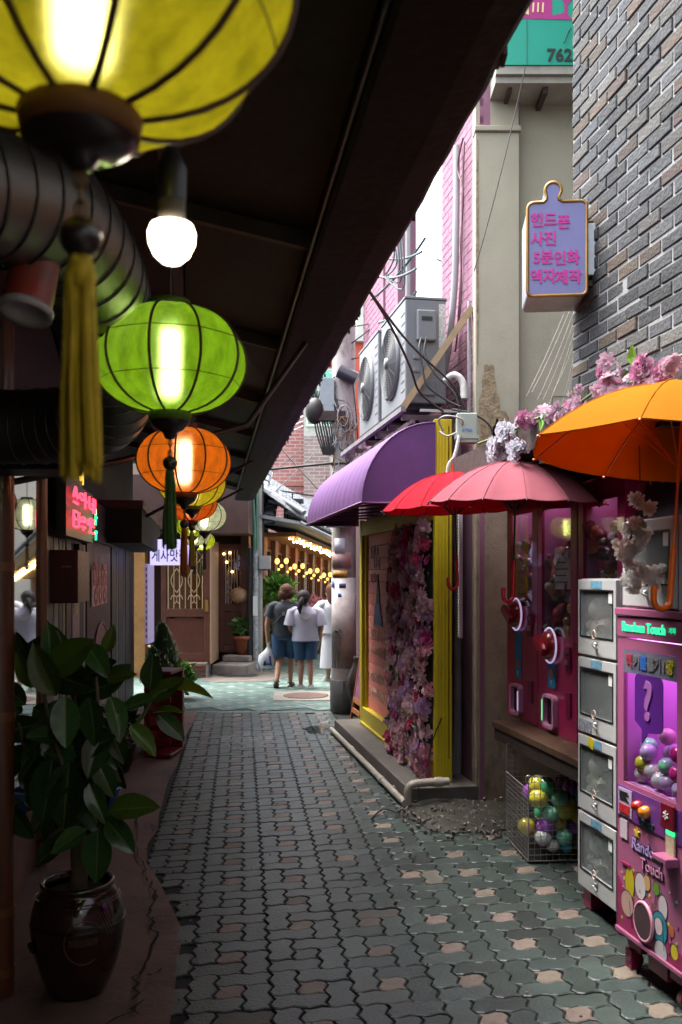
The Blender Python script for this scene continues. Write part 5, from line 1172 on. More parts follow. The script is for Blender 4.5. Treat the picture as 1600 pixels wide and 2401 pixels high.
# spiral ventilation duct
M_duct = mat('galvanised_duct', (.20, .195, .175), .46, metal=.95, var=.25, vs=4, bump=.06)
du = thing('spiral_duct', 'galvanised spiral ventilation duct running under the canopy roof', 'duct', (0, 0, 0))
P = spline([at(-260, 420, 1.55), at(-60, 440, 1.72), at(120, 520, 1.95), at(222, 680, 2.3), at(252, 840, 2.75), at(262, 930, 3.0), at(215, 985, 3.2), at(90, 1000, 3.3), at(-60, 1000, 3.3)], 12)
b = MB(); b.tube(P, .135, 28); b.build('tube', M_duct, du)
acc = 0; last = P[0]; seams = 0
for i in range(2, len(P)-2):
    acc += (P[i]-last).length; last = P[i]
    if acc > .062:
        acc = 0; t = (P[i+1]-P[i-1]).normalized(); x = t.orthogonal().normalized(); y = t.cross(x)
        q = MB(); q.tube([P[i]+(x*cos(a)+y*sin(a))*.1365 for a in [2*pi*k/32 for k in range(32)]], .0035, 5, closed=True); q.build('seam', mat('duct_seam', (.10, .095, .085), .4, metal=.8), du)
for Pi in (P[20],):
    q = MB(); q.tube([Pi, Pi+Vector((0, 0, .6))], .006, 5); q.build('hanger', M_black, du)
# red can lamp
cl = thing('can_lamp', 'worn red can spotlight with white rim hanging beside the duct', 'lamp', at(72, 672, 1.85), 0)
cl.rotation_euler = (radians(-14), radians(6), 0)
b = MB(); b.lathe([(.0, .12), (.045, .12), (.048, .10), (.050, -.03), (.050, -.045)], 24); b.build('can', mat('can_red', (.34, .03, .02), .4, var=.5, vs=18, col2=(.16, .06, .04)), cl)
b = MB(); b.lathe([(.050, -.045), (.056, -.05), (.054, -.066), (.040, -.058), (.036, -.04), (0, -.03)], 24); b.build('rim', mat('can_rim', (.42, .41, .41), .4, var=.2), cl)
b = MB(); b.tube([(0, 0, .12), (0, 0, .3), (-.05, .05, .6)], .008, 6); b.build('stem', M_black, cl)
# bare bulb
lb_ = thing('light_bulb', 'lit bare white bulb hanging above the green lantern', 'bulb', at(403, 560, 1.22))
b = MB(); b.lathe([(0, -.034), (.013, -.032), (.024, -.022), (.031, -.006), (.032, .008), (.028, .018), (.018, .021)], 24); b.build('globe', mat('bulb_glow', (.8, .8, .75), .4, emit=(1.0, .86, .66), es=9.0), lb_)
b = MB(); b.lathe([(.0185, .021), (.0185, .052), (0, .053)], 18); b.build('base', mat('bulb_base', (.16, .14, .11), .5), lb_)
b = MB(); b.lathe([(.0195, .05), (.021, .095), (.016, .105), (.006, .13), (0, .13)], 18); b.tube([(0, 0, .12), (0, 0, .9)], .004, 5); b.build('socket', M_black, lb_)
# ---------------------------------------------------------------- silk lanterns
def silk(name, col, k=.0):
    m = bpy.data.materials.new(name); m.use_nodes = True
    N, L = m.node_tree.nodes, m.node_tree.links; N.remove(N['Principled BSDF'])
    tc = N.new('ShaderNodeTexCoord'); mp = N.new('ShaderNodeMapping'); mp.inputs['Scale'].default_value = (1, 1, .4)
    nz = N.new('ShaderNodeTexNoise'); nz.inputs['Scale'].default_value = 38; nz.inputs['Detail'].default_value = 6; nz.inputs['Roughness'].default_value = .7
    L.new(tc.outputs['Object'], mp.inputs[0]); L.new(mp.outputs[0], nz.inputs['Vector'])
    mx = N.new('ShaderNodeMix'); mx.data_type = 'RGBA'; mx.inputs['A'].default_value = (*[c*.45 for c in col], 1); mx.inputs['B'].default_value = (*col, 1)
    mr_ = N.new('ShaderNodeMapRange'); mr_.inputs['From Min'].default_value = .34; mr_.inputs['From Max'].default_value = .62; L.new(nz.outputs['Fac'], mr_.inputs['Value']); L.new(mr_.outputs[0], mx.inputs['Factor'])
    t = N.new('ShaderNodeBsdfTranslucent'); d = N.new('ShaderNodeBsdfDiffuse'); tr = N.new('ShaderNodeBsdfTransparent'); tr.inputs[0].default_value = (*[min(1, c*.5+.5) for c in col], 1)
    for q in (t, d): L.new(mx.outputs['Result'], q.inputs[0])
    a = N.new('ShaderNodeMixShader'); a.inputs[0].default_value = .3; L.new(t.outputs[0], a.inputs[1]); L.new(d.outputs[0], a.inputs[2])
    rf_ = N.new('ShaderNodeBsdfRefraction'); rf_.inputs['IOR'].default_value = 1.25; rf_.inputs['Roughness'].default_value = .5; rf_.inputs['Color'].default_value = (*[min(1, c*.75+.2) for c in col], 1)
    a2 = N.new('ShaderNodeMixShader'); a2.inputs[0].default_value = .36; L.new(a.outputs[0], a2.inputs[1]); L.new(rf_.outputs[0], a2.inputs[2])
    e = N.new('ShaderNodeMixShader'); e.inputs[0].default_value = k; L.new(a2.outputs[0], e.inputs[1]); L.new(tr.outputs[0], e.inputs[2])
    bp = N.new('ShaderNodeBump'); bp.inputs['Strength'].default_value = .3; bp.inputs['Distance'].default_value = .004; L.new(nz.outputs['Fac'], bp.inputs['Height'])
    for q in (t, d): L.new(bp.outputs[0], q.inputs['Normal'])
    L.new(e.outputs[0], N['Material Output'].inputs[0]); return m
M_rib = mat('lantern_rib', (.055, .02, .009), .6); M_cap = mat('lantern_wood', (.02, .011, .008), .35, coat=.3)
def lantern(loc, R, H, col, tas, label, power=1.0, rot=0.0, n=10, lift=3.2, capcol=None, nm='', ch=.013):
    t = thing('silk_lantern', label, 'lantern', loc, rot, 'silk lanterns hanging in a row under the canopy')
    sk = silk('silk_'+nm, col)
    seg = n*6; rows = 18; vs = []
    for i in range(rows+1):
        a = -pi/2+.20+(pi-.40)*i/rows
        r0 = R*cos(a)**.82; z = H*sin(a)/sin(pi/2-.20)
        for k in range(seg):
            an = 2*pi*k/seg; loc_ = ((an*n/(2*pi)) % 1-.5)*2*pi/n
            q = .15+.85*cos(pi/n)/cos(loc_)
            q = 1-(1-q)*1.25 if False else q
            vs.append((r0*q*cos(an), r0*q*sin(an), z))
    b = MB(); b.add(vs, [(i*seg+k, i*seg+(k+1) % seg, (i+1)*seg+(k+1) % seg, (i+1)*seg+k) for i in range(rows) for k in range(seg)], True)
    b.build('shade', sk, t)
    for k in range(n):
        an = 2*pi*k/n; pts = []
        for i in range(rows+1):
            a = -pi/2+.20+(pi-.40)*i/rows; r0 = R*cos(a)**.82+.002
            pts.append((r0*cos(an), r0*sin(an), H*sin(a)/sin(pi/2-.20)))
        b = MB(); b.tube(pts, .0037, 6, False); b.build('rib', M_rib, t)
    for i in (.33, -.45):
        a = math.asin(max(-.99, min(.99, i*sin(pi/2-.20)))); r0 = R*cos(a)**.82
        b = MB(); b.tube([((r0*(.35+.65*cos(pi/n)/cos(((k/60*n) % 1-.5)*2*pi/n))+.0005)*cos(2*pi*k/60), (r0*(.35+.65*cos(pi/n)/cos(((k/60*n) % 1-.5)*2*pi/n))+.0005)*sin(2*pi*k/60), H*i) for k in range(60)], .0011, 4, closed=True); b.build('hoop', M_rib, t)
    re = R*cos(-pi/2+.20)**.82
    cm = mat('lantern_cap_'+nm, capcol or tuple(c*.35 for c in col), .6, var=.2)
    b = MB(); b.lathe([(re*1.0, -H+.004), (re*1.08, -H-.002), (re*1.02, -H-.022), (re*.9, -H-.022)], 24); b.build('cap', cm, t); b = MB(); b.lathe([(re*.9, H), (re*1.04, H), (re*1.0, H+.018), (.01, H+.018)], 24); b.build('cap', cm, t)
    b = MB(); b.lathe([(re*.97, -H-.022), (re*.9, -H-.034+ch*.2), (re*.62, -H-.052+ch*.5), (re*.34, -H-.064+ch*.8), (re*.30, -H-.075+ch), (re*.20, -H-.082+ch), (0, -H-.084+ch)], 24); b.build('finial', M_cap, t)
    z = -H-.084+ch
    b = MB()
    for q in range(3): b.tube([(.005*cos(a)*(q % 2 == 0), .005*cos(a)*(q % 2), z-.008-.014*q+.009*sin(a)) for a in [2*pi*i/10 for i in range(10)]], .0016, 4, closed=True)
    b.tube([(0, 0, z), (0, 0, z-.05)], .0018, 4); b.build('chain', M_steel if False else mat('chain_brass', (.18, .10, .03), .4, metal=.6), t)
    b = MB(); b.ball((0, 0, z-.062), .0195, 14, 10); b.build('bead', M_cap, t)
    rt = random.Random(int(abs(loc[1])*100)); b = MB()
    for q in range(46):
        a = rt.uniform(0, 2*pi); r1 = .013*sqrt(rt.random()); r2 = .017*sqrt(rt.random())
        b.tube([(r1*.6*cos(a), r1*.6*sin(a), z-.080), (r1*cos(a), r1*sin(a), z-.10), (r2*cos(a), r2*sin(a), z-.20), ((r2+.002)*cos(a+.2), (r2+.002)*sin(a+.2), z-.285+rt.uniform(-.006, .012))], .0022, 4)
    b.lathe([(0, z-.08), (.012, z-.086), (.012, z-.11), (0, z-.11)], 12)
    b.build('tassel', mat('tassel_'+nm, tuple(min(1, c*2.0) for c in tas), .7, var=.4, vs=60), t)
    b = MB(); b.tube([(0, 0, H+.01), (0, 0, lift-loc[2])], .0035, 5); b.build('cord', M_black, t)
    b = MB(); b.tube([(0, 0, -H*.42), (0, 0, H*.42)], .023, 12); b.build('lamp_tube', mat('lamp_glow_'+nm, (.8, .8, .8), .5, emit=(1.0, .93, .72), es=18*power), t)
    b = MB(); b.tube([(0, 0, H*.43), (0, 0, H)], .014, 8); b.build('lamp_holder', M_black, t)
    return t
LZ = 2.268
lantern(Vector((-.243, .84, LZ)), .20, .138, (.62, .56, .02), (.36, .26, .01), 'big yellow silk lantern nearest the camera with yellow tassel', .75, .16, capcol=(.20, .085, .012), nm='near_yellow', ch=.032)
lantern(Vector((-.450, 2.37, LZ)), .20, .138, (.30, .58, .02), (.03, .075, .012), 'bright green silk lantern with dark green tassel', 1.0, .25, nm='green')
lantern(Vector((-.672, 3.86, 2.195)), .20, .138, (.80, .20, .012), (.3, .08, .01), 'orange silk lantern hanging behind the green one', 1.1, .3, nm='orange')
lantern(Vector((-.895, 5.40, LZ-.01)), .20, .138, (.66, .52, .02), (.3, .22, .02), 'yellow silk lantern mostly hidden behind the orange one', 1.0, .1, nm='yellow')
lantern(Vector((-1.16, 6.95, LZ)), .20, .138, (.75, .13, .01), (.3, .06, .01), 'red orange silk lantern just left of the white one', 1.0, .2, nm='red_orange')
lantern(Vector((-1.258, 8.3, 2.255)), .20, .138, (.62, .68, .50), (.08, .08, .06), 'white silk lantern with dark ribs', 1.05, .05, capcol=(.1, .07, .05), nm='white')
lantern(Vector((-1.62, 9.8, 2.27)), .20, .138, (.48, .60, .03), (.05, .08, .01), 'lime green silk lantern below the red orange one', .9, .2, nm='lime')
lantern(Vector((-1.83, 11.3, 2.22)), .19, .135, (.58, .62, .40), (.08, .08, .05), 'pale cream silk lantern far down the row', .8, .1, nm='cream')
lantern(Vector((-1.97, 12.7, 2.2)), .19, .135, (.55, .62, .03), (.08, .1, .02), 'farthest yellow green silk lantern above the brown doors', 1.0, .3, nm='far_lime')
# ---------------------------------------------------------------- jar and rubber plant
jar = thing('clay_jar', 'big dark brown glazed clay jar on the concrete strip', 'jar', (-1.07, 3.66, .018))
M_jar = mat('brown_glaze', (.032, .012, .008), .16, var=.4, vs=7, coat=.5, bump=.03)
prof = [(.0, .0), (.105, .0), (.118, .012), (.145, .08), (.172, .17), (.186, .26), (.182, .33), (.165, .385), (.145, .412), (.138, .42), (.146, .432), (.148, .444), (.138, .45), (.128, .444), (.126, .42)]
b = MB(); b.lathe(prof, 48)
for z, r in ((.395, .163), (.385, .1675), (.30, .1875), (.292, .1875)): b.tube([(r*cos(a), r*sin(a), z) for a in [2*pi*i/48 for i in range(48)]], .0022, 5, closed=True)
b.build('body', M_jar, jar)
b = MB(); b.lathe([(0, .405), (.06, .41), (.127, .402)], 24); b.build('soil', mat('potting_soil', (.018, .011, .008), .95, bump=1.0, bs=90, var=.5), jar)
def onjar(a, z):
    for (r0, z0), (r1, z1) in zip(prof[1:], prof[2:]):
        if z0 <= z <= z1: r = r0+(r1-r0)*(z-z0)/(z1-z0); break
    return (( r+.0015)*cos(a), (r+.0015)*sin(a), z)
M_scr = mat('scratched_line', (.13, .07, .045), .5); b = MB()
b.tube([onjar(-pi/2+.42+.42*cos(t), .255+.085*sin(t)) for t in [.3+5.0*i/30 for i in range(31)]], .0018, 4)
for z in (.25, .257, .264, .271): b.tube([onjar(-pi/2+.1+.6*i/10, z-.004*sin(i/3)) for i in range(11)], .0012, 4)
for q in range(4): b.tube([onjar(-pi/2+.75+.07*q+.2*i/6, .36-.09*i/6) for i in range(7)], .0013, 4)
b.build('incised_pattern', M_scr, jar)
b = MB(); b.tube([onjar(-pi+.55, .20), tuple(Vector(onjar(-pi+.62, .215))*1.06), onjar(-pi+.72, .20)], .012, 8); b.build('lug', M_jar, jar)
pl_ = thing('rubber_plant', 'rubber plant with big glossy dark leaves growing in the clay jar', 'plant', (-1.07, 3.66, .42))
M_bark = mat('plant_bark', (.16, .12, .07), .85, var=.4, vs=15, bump=.5)
M_grn = mat('green_stem', (.08, .14, .03), .6)
def LP(u, v, d=0.0): return at(u*1.0204, v*1.0204, 3.66+d)-Vector((-1.07, 3.66, .42))
b = MB(); b.tube(spline([(.0, 0, -.03), (.005, 0, .06), LP(180, 1950), LP(190, 1850, .02), LP(170, 1760)]), [.034]*7+[.030]*6+[.022]*6+[.016]*6, 10); b.build('trunk', M_bark, pl_)
br_ = [[LP(178, 1900), LP(150, 1780, -.05), LP(110, 1650, -.08), LP(100, 1530, -.05)], [LP(190, 1850), LP(215, 1740, -.05), LP(225, 1620, -.08), LP(215, 1520)], [LP(200, 1830), LP(265, 1720, -.03), LP(325, 1650, -.02), LP(355, 1598), LP(385, 1585)], [LP(180, 1880), LP(95, 1830, .05), LP(60, 1740, .08), LP(40, 1640, .1)], [LP(190, 1960), LP(225, 1900, -.06), LP(255, 1860, -.08)], [LP(178, 1960), LP(150, 1905, -.05), LP(110, 1925, -.03)], [LP(185, 1780), LP(175, 1680, .06), LP(165, 1560, .08), LP(130, 1450, .02)]]
for p in br_:
    b = MB(); b.tube(spline(p, 5), [.012]+[.008]*(len(spline(p, 5))-2)+[.005], 7); b.build('branch', M_grn if p is br_[2] else M_bark, pl_)
# leaf: long ellipse folded along a pale midrib
def leafmesh(fold, curl, wide):
    b = MB(); n = 10; vs = []
    for i in range(n+1):
        t = i/n; wd = wide*(sin(pi*t**.85)**.75)*(1-.12*t) if 0 < t < 1 else 0
        z = -curl*t*t
        for q in (-1, -.5, -.06, .06, .5, 1):
            vs.append((t, wd*q, z+fold*abs(q)*wd-(.006 if abs(q) < .1 else 0)+.006*sin(t*40)*abs(q)))
    fs = []
    for i in range(n):
        for q in range(5): fs.append((i*6+q, i*6+q+1, (i+1)*6+q+1, (i+1)*6+q))
    b.add(vs, fs, True)
    mi = [1 if k % 5 == 2 else 0 for k in range(len(fs))]
    b.mi = mi
    o = b.build('leaf', [M_rl, M_rm]); me = o.data; bpy.data.objects.remove(o); return me
M_rl = mat('rubber_leaf', (.042, .105, .022), .25, var=.25, vs=4, coat=.15, rnd=.45); M_rm = mat('leaf_midrib', (.11, .16, .05), .4)
M_ry = mat('young_leaf', (.085, .15, .012), .3, var=.2, vs=4, coat=.3, rnd=.25)
LM = [leafmesh(.35, .10, .285), leafmesh(.5, .25, .25), leafmesh(.2, -.05, .30)]
def put_leaf(base, tip, m=None, facing=None, k=0, rl=None):
    base, tip = Vector(base), Vector(tip); d = tip-base; L_ = d.length; x = d.normalized()
    f = Vector(facing) if facing else Vector((0, -.6, .8))
    z = (f-x*f.dot(x)).normalized(); y = z.cross(x)
    o = bpy.data.objects.new('leaf', LM[k]); COL.objects.link(o); o.parent = pl_
    o.matrix_local = Matrix.Translation(base) @ Matrix((x, y, z)).transposed().to_4x4() @ Matrix.Scale(L_, 4)
    if m: setmat(o, m)
    return o
ex = [((250,1862),(365,1850),-.1,0,(0,-.75,.65)), ((245,1885),(308,1960),-.08,0,(.3,-.9,.3)), ((225,1905),(222,2028),-.1,2,(0,-1,.2)), ((200,1905),(115,1960),-.08,0,(-.2,-.8,.5)), ((150,1930),(75,1990),-.03,0,(-.3,-.8,.4)), ((160,1750),(140,1915),-.1,0,(0,-1,.1)), ((120,1740),(100,1900),-.06,2,(-.3,-1,.1)), ((150,1600),(152,1720),-.12,2,(.2,-1,.2)), ((205,1600),(222,1715),-.12,2,(-.3,-1,.1)), ((110,1545),(220,1470),-.06,2,(.1,-.9,.35)),
      ((115,1510),(112,1430),-.02,1,(.5,-1,.1)), ((200,1480),(248,1555),-.05,0,(.4,-.9,.1)), ((245,1560),(302,1545),-.05,1,(0,-.9,.4)), ((340,1610),(428,1560),-.0,2,(0,-.7,.7)), ((345,1585),(352,1500),.0,2,(.2,-1,.2)), ((375,1585),(485,1578),.05,1,(0,-.3,1)), ((355,1605),(268,1630),-.03,0,(0,-.6,.8)), ((362,1642),(425,1700),-.02,0,(.2,-.8,.6)), ((300,1665),(360,1730),-.04,1,(.3,-.8,.5)), ((350,1640),(415,1622),.04,1,(0,-.3,1)),
      ((80,1540),(32,1455),.02,0,(-.3,-.9,.2)), ((60,1620),(-10,1560),.03,0,(-.2,-.8,.4)), ((50,1640),(0,1600),.06,1,(-.2,-.8,.4)), ((90,1580),(30,1500),-.05,0,(-.4,-.8,.2)), ((130,1600),(70,1480),-.08,0,(-.3,-.8,.5)), ((250,1670),(290,1760),-.06,1,(.3,-.9,.2)), ((235,1680),(200,1790),-.1,0,(.1,-1,.2)), ((225,1750),(262,1835),-.1,0,(.2,-1,.2)), ((205,1800),(240,1890),-.12,1,(.2,-1,.3)), ((95,1720),(45,1790),-.03,0,(-.3,-.8,.4)), ((180,1640),(110,1700),-.1,2,(0,-.9,.5)), ((160,1690),(60,1690),-.06,0,(0,-.8,.6)), ((190,1730),(260,1690),-.08,0,(.2,-.8,.5)), ((255,1600),(282,1700),-.07,1,(.5,-.8,.2)), ((175,1780),(80,1850),-.06,0,(-.2,-.8,.5)), ((120,1800),(70,1870),-.02,1,(-.4,-.8,.3)), ((240,1500),(262,1440),.03,1,(.4,-1,.1)), ((215,1760),(285,1790),-.02,1,(.2,-.7,.7))]
rl = random.Random(9)
for (u0, v0), (u1, v1), d, k, f in ex:
    m = M_ry if (v1 < 1600 and rl.random() < .55) or (u1 > 330 and rl.random() < .7) else None
    put_leaf(LP(u0, v0, d), LP(u1, v1, d+rl.uniform(-.08, .03)), m, f, k)
for _ in range(80):
    u, v = rl.gauss(150, 66), rl.uniform(1530, 1880)
    if not (20 < u < 300): continue
    a = rl.uniform(-2.6, .6) if v < 1600 else rl.uniform(.2, 2.9)
    ln = rl.uniform(75, 125); d = rl.uniform(-.02, .2)
    put_leaf(LP(u, v, d), LP(u+ln*cos(a), v+ln*sin(a), d+rl.uniform(-.08, .04)), None, (rl.gauss(0, .4), -.8, rl.uniform(0, .7)), rl.choice((0, 0, 1, 2)))
# ---------------------------------------------------------------- things along the shop fronts
crx = thing('red_crate', 'dark red plastic crate standing on end by the shop front', 'crate', (-1.83, 8.35, .018), radians(-6))
M_crate = mat('crate_red', (.16, .006, .012), .4, var=.25)
b = MB(); b.box(0, .06, 0, .4, 0, .8); b.box(.0605, .26, .38, .4, 0, .8); b.box(.0605, .26, 0, .3795, 0, .03); b.box(.0605, .26, 0, .3795, .77, .8); b.build('shell', M_crate, crx, .006)
for i in range(5):
    b = MB(); b.box(.0605, .25, .01, .025, .12+i*.13, .17+i*.13); b.build('slat', M_crate, crx)
crx2 = thing('red_crate', 'second dark red crate right behind the first one', 'crate', (-1.86, 8.95, .018), radians(-4))
b = MB(); b.box(0, .22, 0, .35, 0, .72); b.build('shell', M_crate, crx2, .012)
b = MB(); b.box(-.004, .226, -.01, .36, .30, .34); b.box(-.004, .226, -.01, .36, .62, .66); b.build('band', M_crate, crx2)
bp_ = thing('black_pot', 'round black plastic pot beside the red crates', 'pot', (-1.93, 7.75, .018))
b = MB(); b.lathe([(0, 0), (.10, 0), (.15, .12), (.165, .24), (.172, .25), (.16, .255), (.15, .22), (0, .2)], 24); b.build('body', mat('pot_black', (.012, .011, .012), .3, coat=.2), bp_)
b = MB(); foliage(b, 220, (0, 0, .42), (.16, .16, .2), .09, random.Random(3)); b.build('foliage', mat('pot_foliage', (.02, .045, .012), .5), bp_)
bb = thing('blue_bucket', 'bright blue plastic bucket behind the rubber plant', 'bucket', (-1.60, 5.95, .018))
b = MB(); b.lathe([(0, 0), (.10, 0), (.135, .27), (.145, .28), (.14, .29), (.125, .28), (.1, .02), (0, .02)], 24); b.build('body', mat('bucket_blue', (.01, .10, .36), .35, coat=.2), bb)
b = MB(); b.tube([(.14*cos(a), .02, .28+.12*sin(a)) for a in [pi*i/12 for i in range(13)]], .004, 5); b.build('handle', M_steel, bb)
ct = thing('conifer', 'dark cone shaped conifer shrub at the corner of the shops', 'shrub', (-2.5, 12.6, 0))
b = MB(); b.tube([(0, 0, .2), (0, 0, .8)], .03, 8); b.build('trunk', M_bark, ct)
b = MB(); rc = random.Random(31)
for _ in range(2600):
    z = rc.random()**1.3; rad = .30*(1-z)**.65*(.75+.3*rc.random()); a = rc.uniform(0, 2*pi); rad *= 1+.18*noise.noise((cos(a)*2, sin(a)*2, z*5))
    p = Vector((rad*cos(a), rad*sin(a), .22+z*.78)); u_ = Vector((cos(a)*.45, sin(a)*.45, 1)).normalized(); sd_ = u_.cross(Vector((cos(a), sin(a), 0))).normalized(); l = rc.uniform(.05, .10)
    b.add([p-sd_*.012, p+u_*l, p+sd_*.012], [(0,1,2)])
b.build('crown', mat('conifer_green', (.022, .05, .012), .7, island=.5), ct)
b = MB(); b.lathe([(0, 0), (.16, 0), (.2, .25), (.17, .25), (0, .22)], 20); b.build('pot', mat('pot_brown', (.05, .025, .015), .5), ct)
sb2 = thing('light_green_shrub', 'small light green shrub at the foot of the conifer', 'shrub', (-2.22, 12.5, 0))
b = MB(); foliage(b, 700, (0, 0, .28), (.2, .18, .27), .075, random.Random(4)); b.build('foliage', mat('fresh_green', (.10, .26, .02), .6, island=.4), sb2)
b = MB(); b.tube([(0, 0, 0), (0, 0, .3)], .012, 6); b.build('stem', M_bark, sb2)
# lilac lit shop sign across the row, with its upright companion
ps = thing('lit_shop_sign', 'pale lilac lit shop sign with black Korean lettering hanging across the row', 'sign', at(352, 1325, 11.6))
b = MB(); b.box(0, .54, 0, .12, 0, .33); b.build('box', mat('lilac_lit', (.5, .46, .7), .5, emit=(.50, .45, .85), es=.85), ps)
text('게사맛집', .17, mat('sign_ink', (.01, .01, .015), .5), ps, (.25, -.004, .11), sx=.75, offset=.002)
b = MB(); b.box(-.02, .56, -.01, .13, .335, .36); b.build('frame', M_black, ps)
vs_ = thing('upright_sign', 'narrow upright lilac lit sign at the end of the shop row', 'sign', at(336, 1510, 11.8))
b = MB(); b.box(.02, .06, 0, .4, 0, 1.05); b.build('box', mat('lilac_lit2', (.45, .4, .6), .5, emit=(.46, .38, .72), es=.18), vs_)
b = MB()
for i in range(12): b.box(.032, .05, -.004, -.001, .08+i*.08, .12+i*.08)
b.build('lettering', mat('sign_plum', (.12, .05, .2), .5), vs_)
# ================================================================ BACKGROUND
M_gate = mat('gate_mahogany', (.11, .032, .02), .45, var=.4, vs=5, coat=.15); M_gold = mat('gate_bar', (.45, .33, .2), .45, metal=.3)
gh = thing('timber_house', 'dark timber house with two mahogany doors at the end of the shop row', 'building', (-3.45, 15.2, 0))
b = MB(); b.box(-1.5, .40, .3, 4, -.02, 3.2); b.box(.40, 1.72, 1.25, 4, -.02, 3.2); b.box(-1.5, 1.9, -.15, 4, 2.42, 3.4); b.build('wall', mat('timber_dark', (.05, .017, .012), .6, var=.4, vs=4), gh)
b = MB(); b.box(-.02, .16, -.1, .25, 0, 2.42); b.build('post', mat('amber_post', (.35, .17, .05), .6, var=.4, vs=6), gh)
def door(x, w_, y, z0, z1):
    d = MB(); d.box(x, x+.09, y, y+.06, z0, z1); d.box(x+w_-.09, x+w_, y, y+.06, z0, z1); d.box(x+.09, x+w_-.09, y, y+.06, z1-.12, z1); d.box(x+.09, x+w_-.09, y, y+.06, z0, z0+.14)
    zm = z0+(z1-z0)*.45; d.box(x+.09, x+w_-.09, y, y+.06, zm-.14, zm); d = d.build('door', M_gate, gh, .006)
    q = MB(); q.prism([(x+.09, z0+.14), (x+w_-.09, z0+.14), (x+w_-.09, zm-.14)]+[(x+.09+(w_-.18)*(1-i/8), zm-.14-.05*(1-sin(pi*i/8))) for i in range(1, 8)]+[(x+.09, zm-.14)], y+.025, y+.05); q.build('panel', mat('gate_panel', (.10, .028, .017), .4, var=.3, vs=5), d)
    q = MB(); q.box(x+.09, x+w_-.09, y+.04, y+.05, zm, z1-.12); q.build('pane', glassmat('door_glass', (.5, .45, .4), .3), d)
    q = MB(); xs = [x+.12+(w_-.24)*i/6 for i in range(7)]
    for i, xx in enumerate(xs): q.tube([(xx, y+.015, zm), (xx, y+.015, z1-.12)], .008 if i % 2 else .011, 5)
    h = z1-.12-zm
    for c in ((xs[1]+xs[2])/2+.0, (xs[4]+xs[5])/2):
        s_ = (xs[2]-xs[1])
        for sg_ in (-1, 1):
            q.tube([(c+sg_*s_*1.0*sin(pi*t/10), y+.01, zm+h*.28+h*.42*t/10) for t in range(11)], .007, 5)
            q.tube([(c+sg_*s_*.5+.05*cos(a)*sg_, y+.01, zm+h*.16+.07*sin(a)) for a in [4.5*i/10 for i in range(11)]], .007, 5)
            q.tube([(c+sg_*s_*.5+.05*cos(a)*sg_, y+.01, zm+h*.86-.06*sin(a)) for a in [4.5*i/10 for i in range(11)]], .007, 5)
    q.build('grille', M_gold, d)
    q = MB(); q.box(x+w_-.07, x+w_-.02, y-.02, y, zm-.05, zm+.15); q.build('handle', mat('brass', (.5, .28, .06), .35, metal=.7), d)
door(.41, .82, .0, .26, 2.24); door(1.26, .55, .95, .33, 2.28)
b = MB(); b.box(1.235, 1.262, .0, .9, .22, 2.3); b.build('jamb', mat('jamb_pale', (.36, .22, .14), .5), gh)
b = MB(); b.box(1.66, 1.80, .9, 1.24, -.02, 2.42); b.build('post', M_gate, gh)
M_glowin = mat('warm_interior', (.10, .07, .04), .8, var=.6, vs=3, emit=(.9, .45, .14), es=.12)  # panel glows faintly to stand for the lit room
b = MB(); b.box(.5, 1.14, .2, .22, 1.12, 2.15); b.build('interior', M_glowin, gh)
for x, z, y in ((.75, 1.95, .15), (1.4, 1.95, .93), (1.5, 1.78, .93), (1.35, 2.1, .93), (1.46, 2.12, .93)):
    b = MB(); b.ball((x, y, z), .022, 8, 6); b.build('lamp', mat('tiny_lamp', (.8, .6, .3), .5, emit=(1, .62, .25), es=5), gh)
b = MB(); b.ball((1.62, .9, 1.36), .17, 14, 10, .8); b.build('dried_flowers', mat('dried_tan', (.40, .23, .13), .9, var=.5, vs=30, bump=1.0), gh)
bs2 = thing('brick_step', 'low brick step in front of the left mahogany door', 'step', (-3.05, 15.0, 0))
for r in range(3):
    for i in range(4):
        b = MB(); b.box(i*.2+.003, i*.2+.196, 0, .5, r*.068+.003, r*.068+.064); b.build('brick', mat('step_brick', (.20, .10, .075), .8, var=.4, rnd=.4) if r < 2 else mat('step_brick_red', (.40, .12, .09), .8, var=.3, rnd=.2), bs2)
b = MB(); b.box(.0, .8, .008, .6, -.02, .203); b.build('core', M_mortar, bs2)
b = MB(); b.box(-.02, .81, -.03, .6, .2075, .25); b.build('slab', mat('step_slab', (.22, .17, .14), .8, var=.3), bs2)
o = MB().box(0, .62, 0, 1.0, -.02, .19).box(.05, .55, .5, 1.1, .19, .30).build('stone_step', mat('rough_stone', (.26, .23, .20), .9, var=.4, vs=5, bump=.7), None, .02); o.location = (-2.2, 15.35, 0); o.rotation_euler = (0, 0, -.12); tag(o, 'rough stone step in front of the right mahogany door', 'step')
cc = sheet('concrete_apron', (-1.75, 15.3), .75, .95, .01, mat('apron', (.23, .19, .16), .85, var=.4, vs=3, bump=.4), 'concrete apron around the grey pole at the street corner', 0, .01, 4)
sheet('drain_grate', (-1.75, 15.25), .38, .26, .022, mat('grate', (.03, .025, .025), .6, var=.6, vs=30), 'dark drain grate in the concrete apron', 0, 0, 8)
def potplant(x, y, z, s, label, leafm, potm, seed, n=260):
    t = thing('potted_plant', label, 'potted plant', (x, y, z))
    b = MB(); b.lathe([(0, 0), (.10*s, 0), (.145*s, .24*s), (.165*s, .24*s), (.17*s, .29*s), (.15*s, .29*s), (.14*s, .25*s), (0, .25*s)], 20); b.build('pot', potm, t)
    b = MB(); foliage(b, n, (0, 0, .42*s), (.17*s, .17*s, .17*s), .10*s, random.Random(seed)); b.build('foliage', leafm, t)
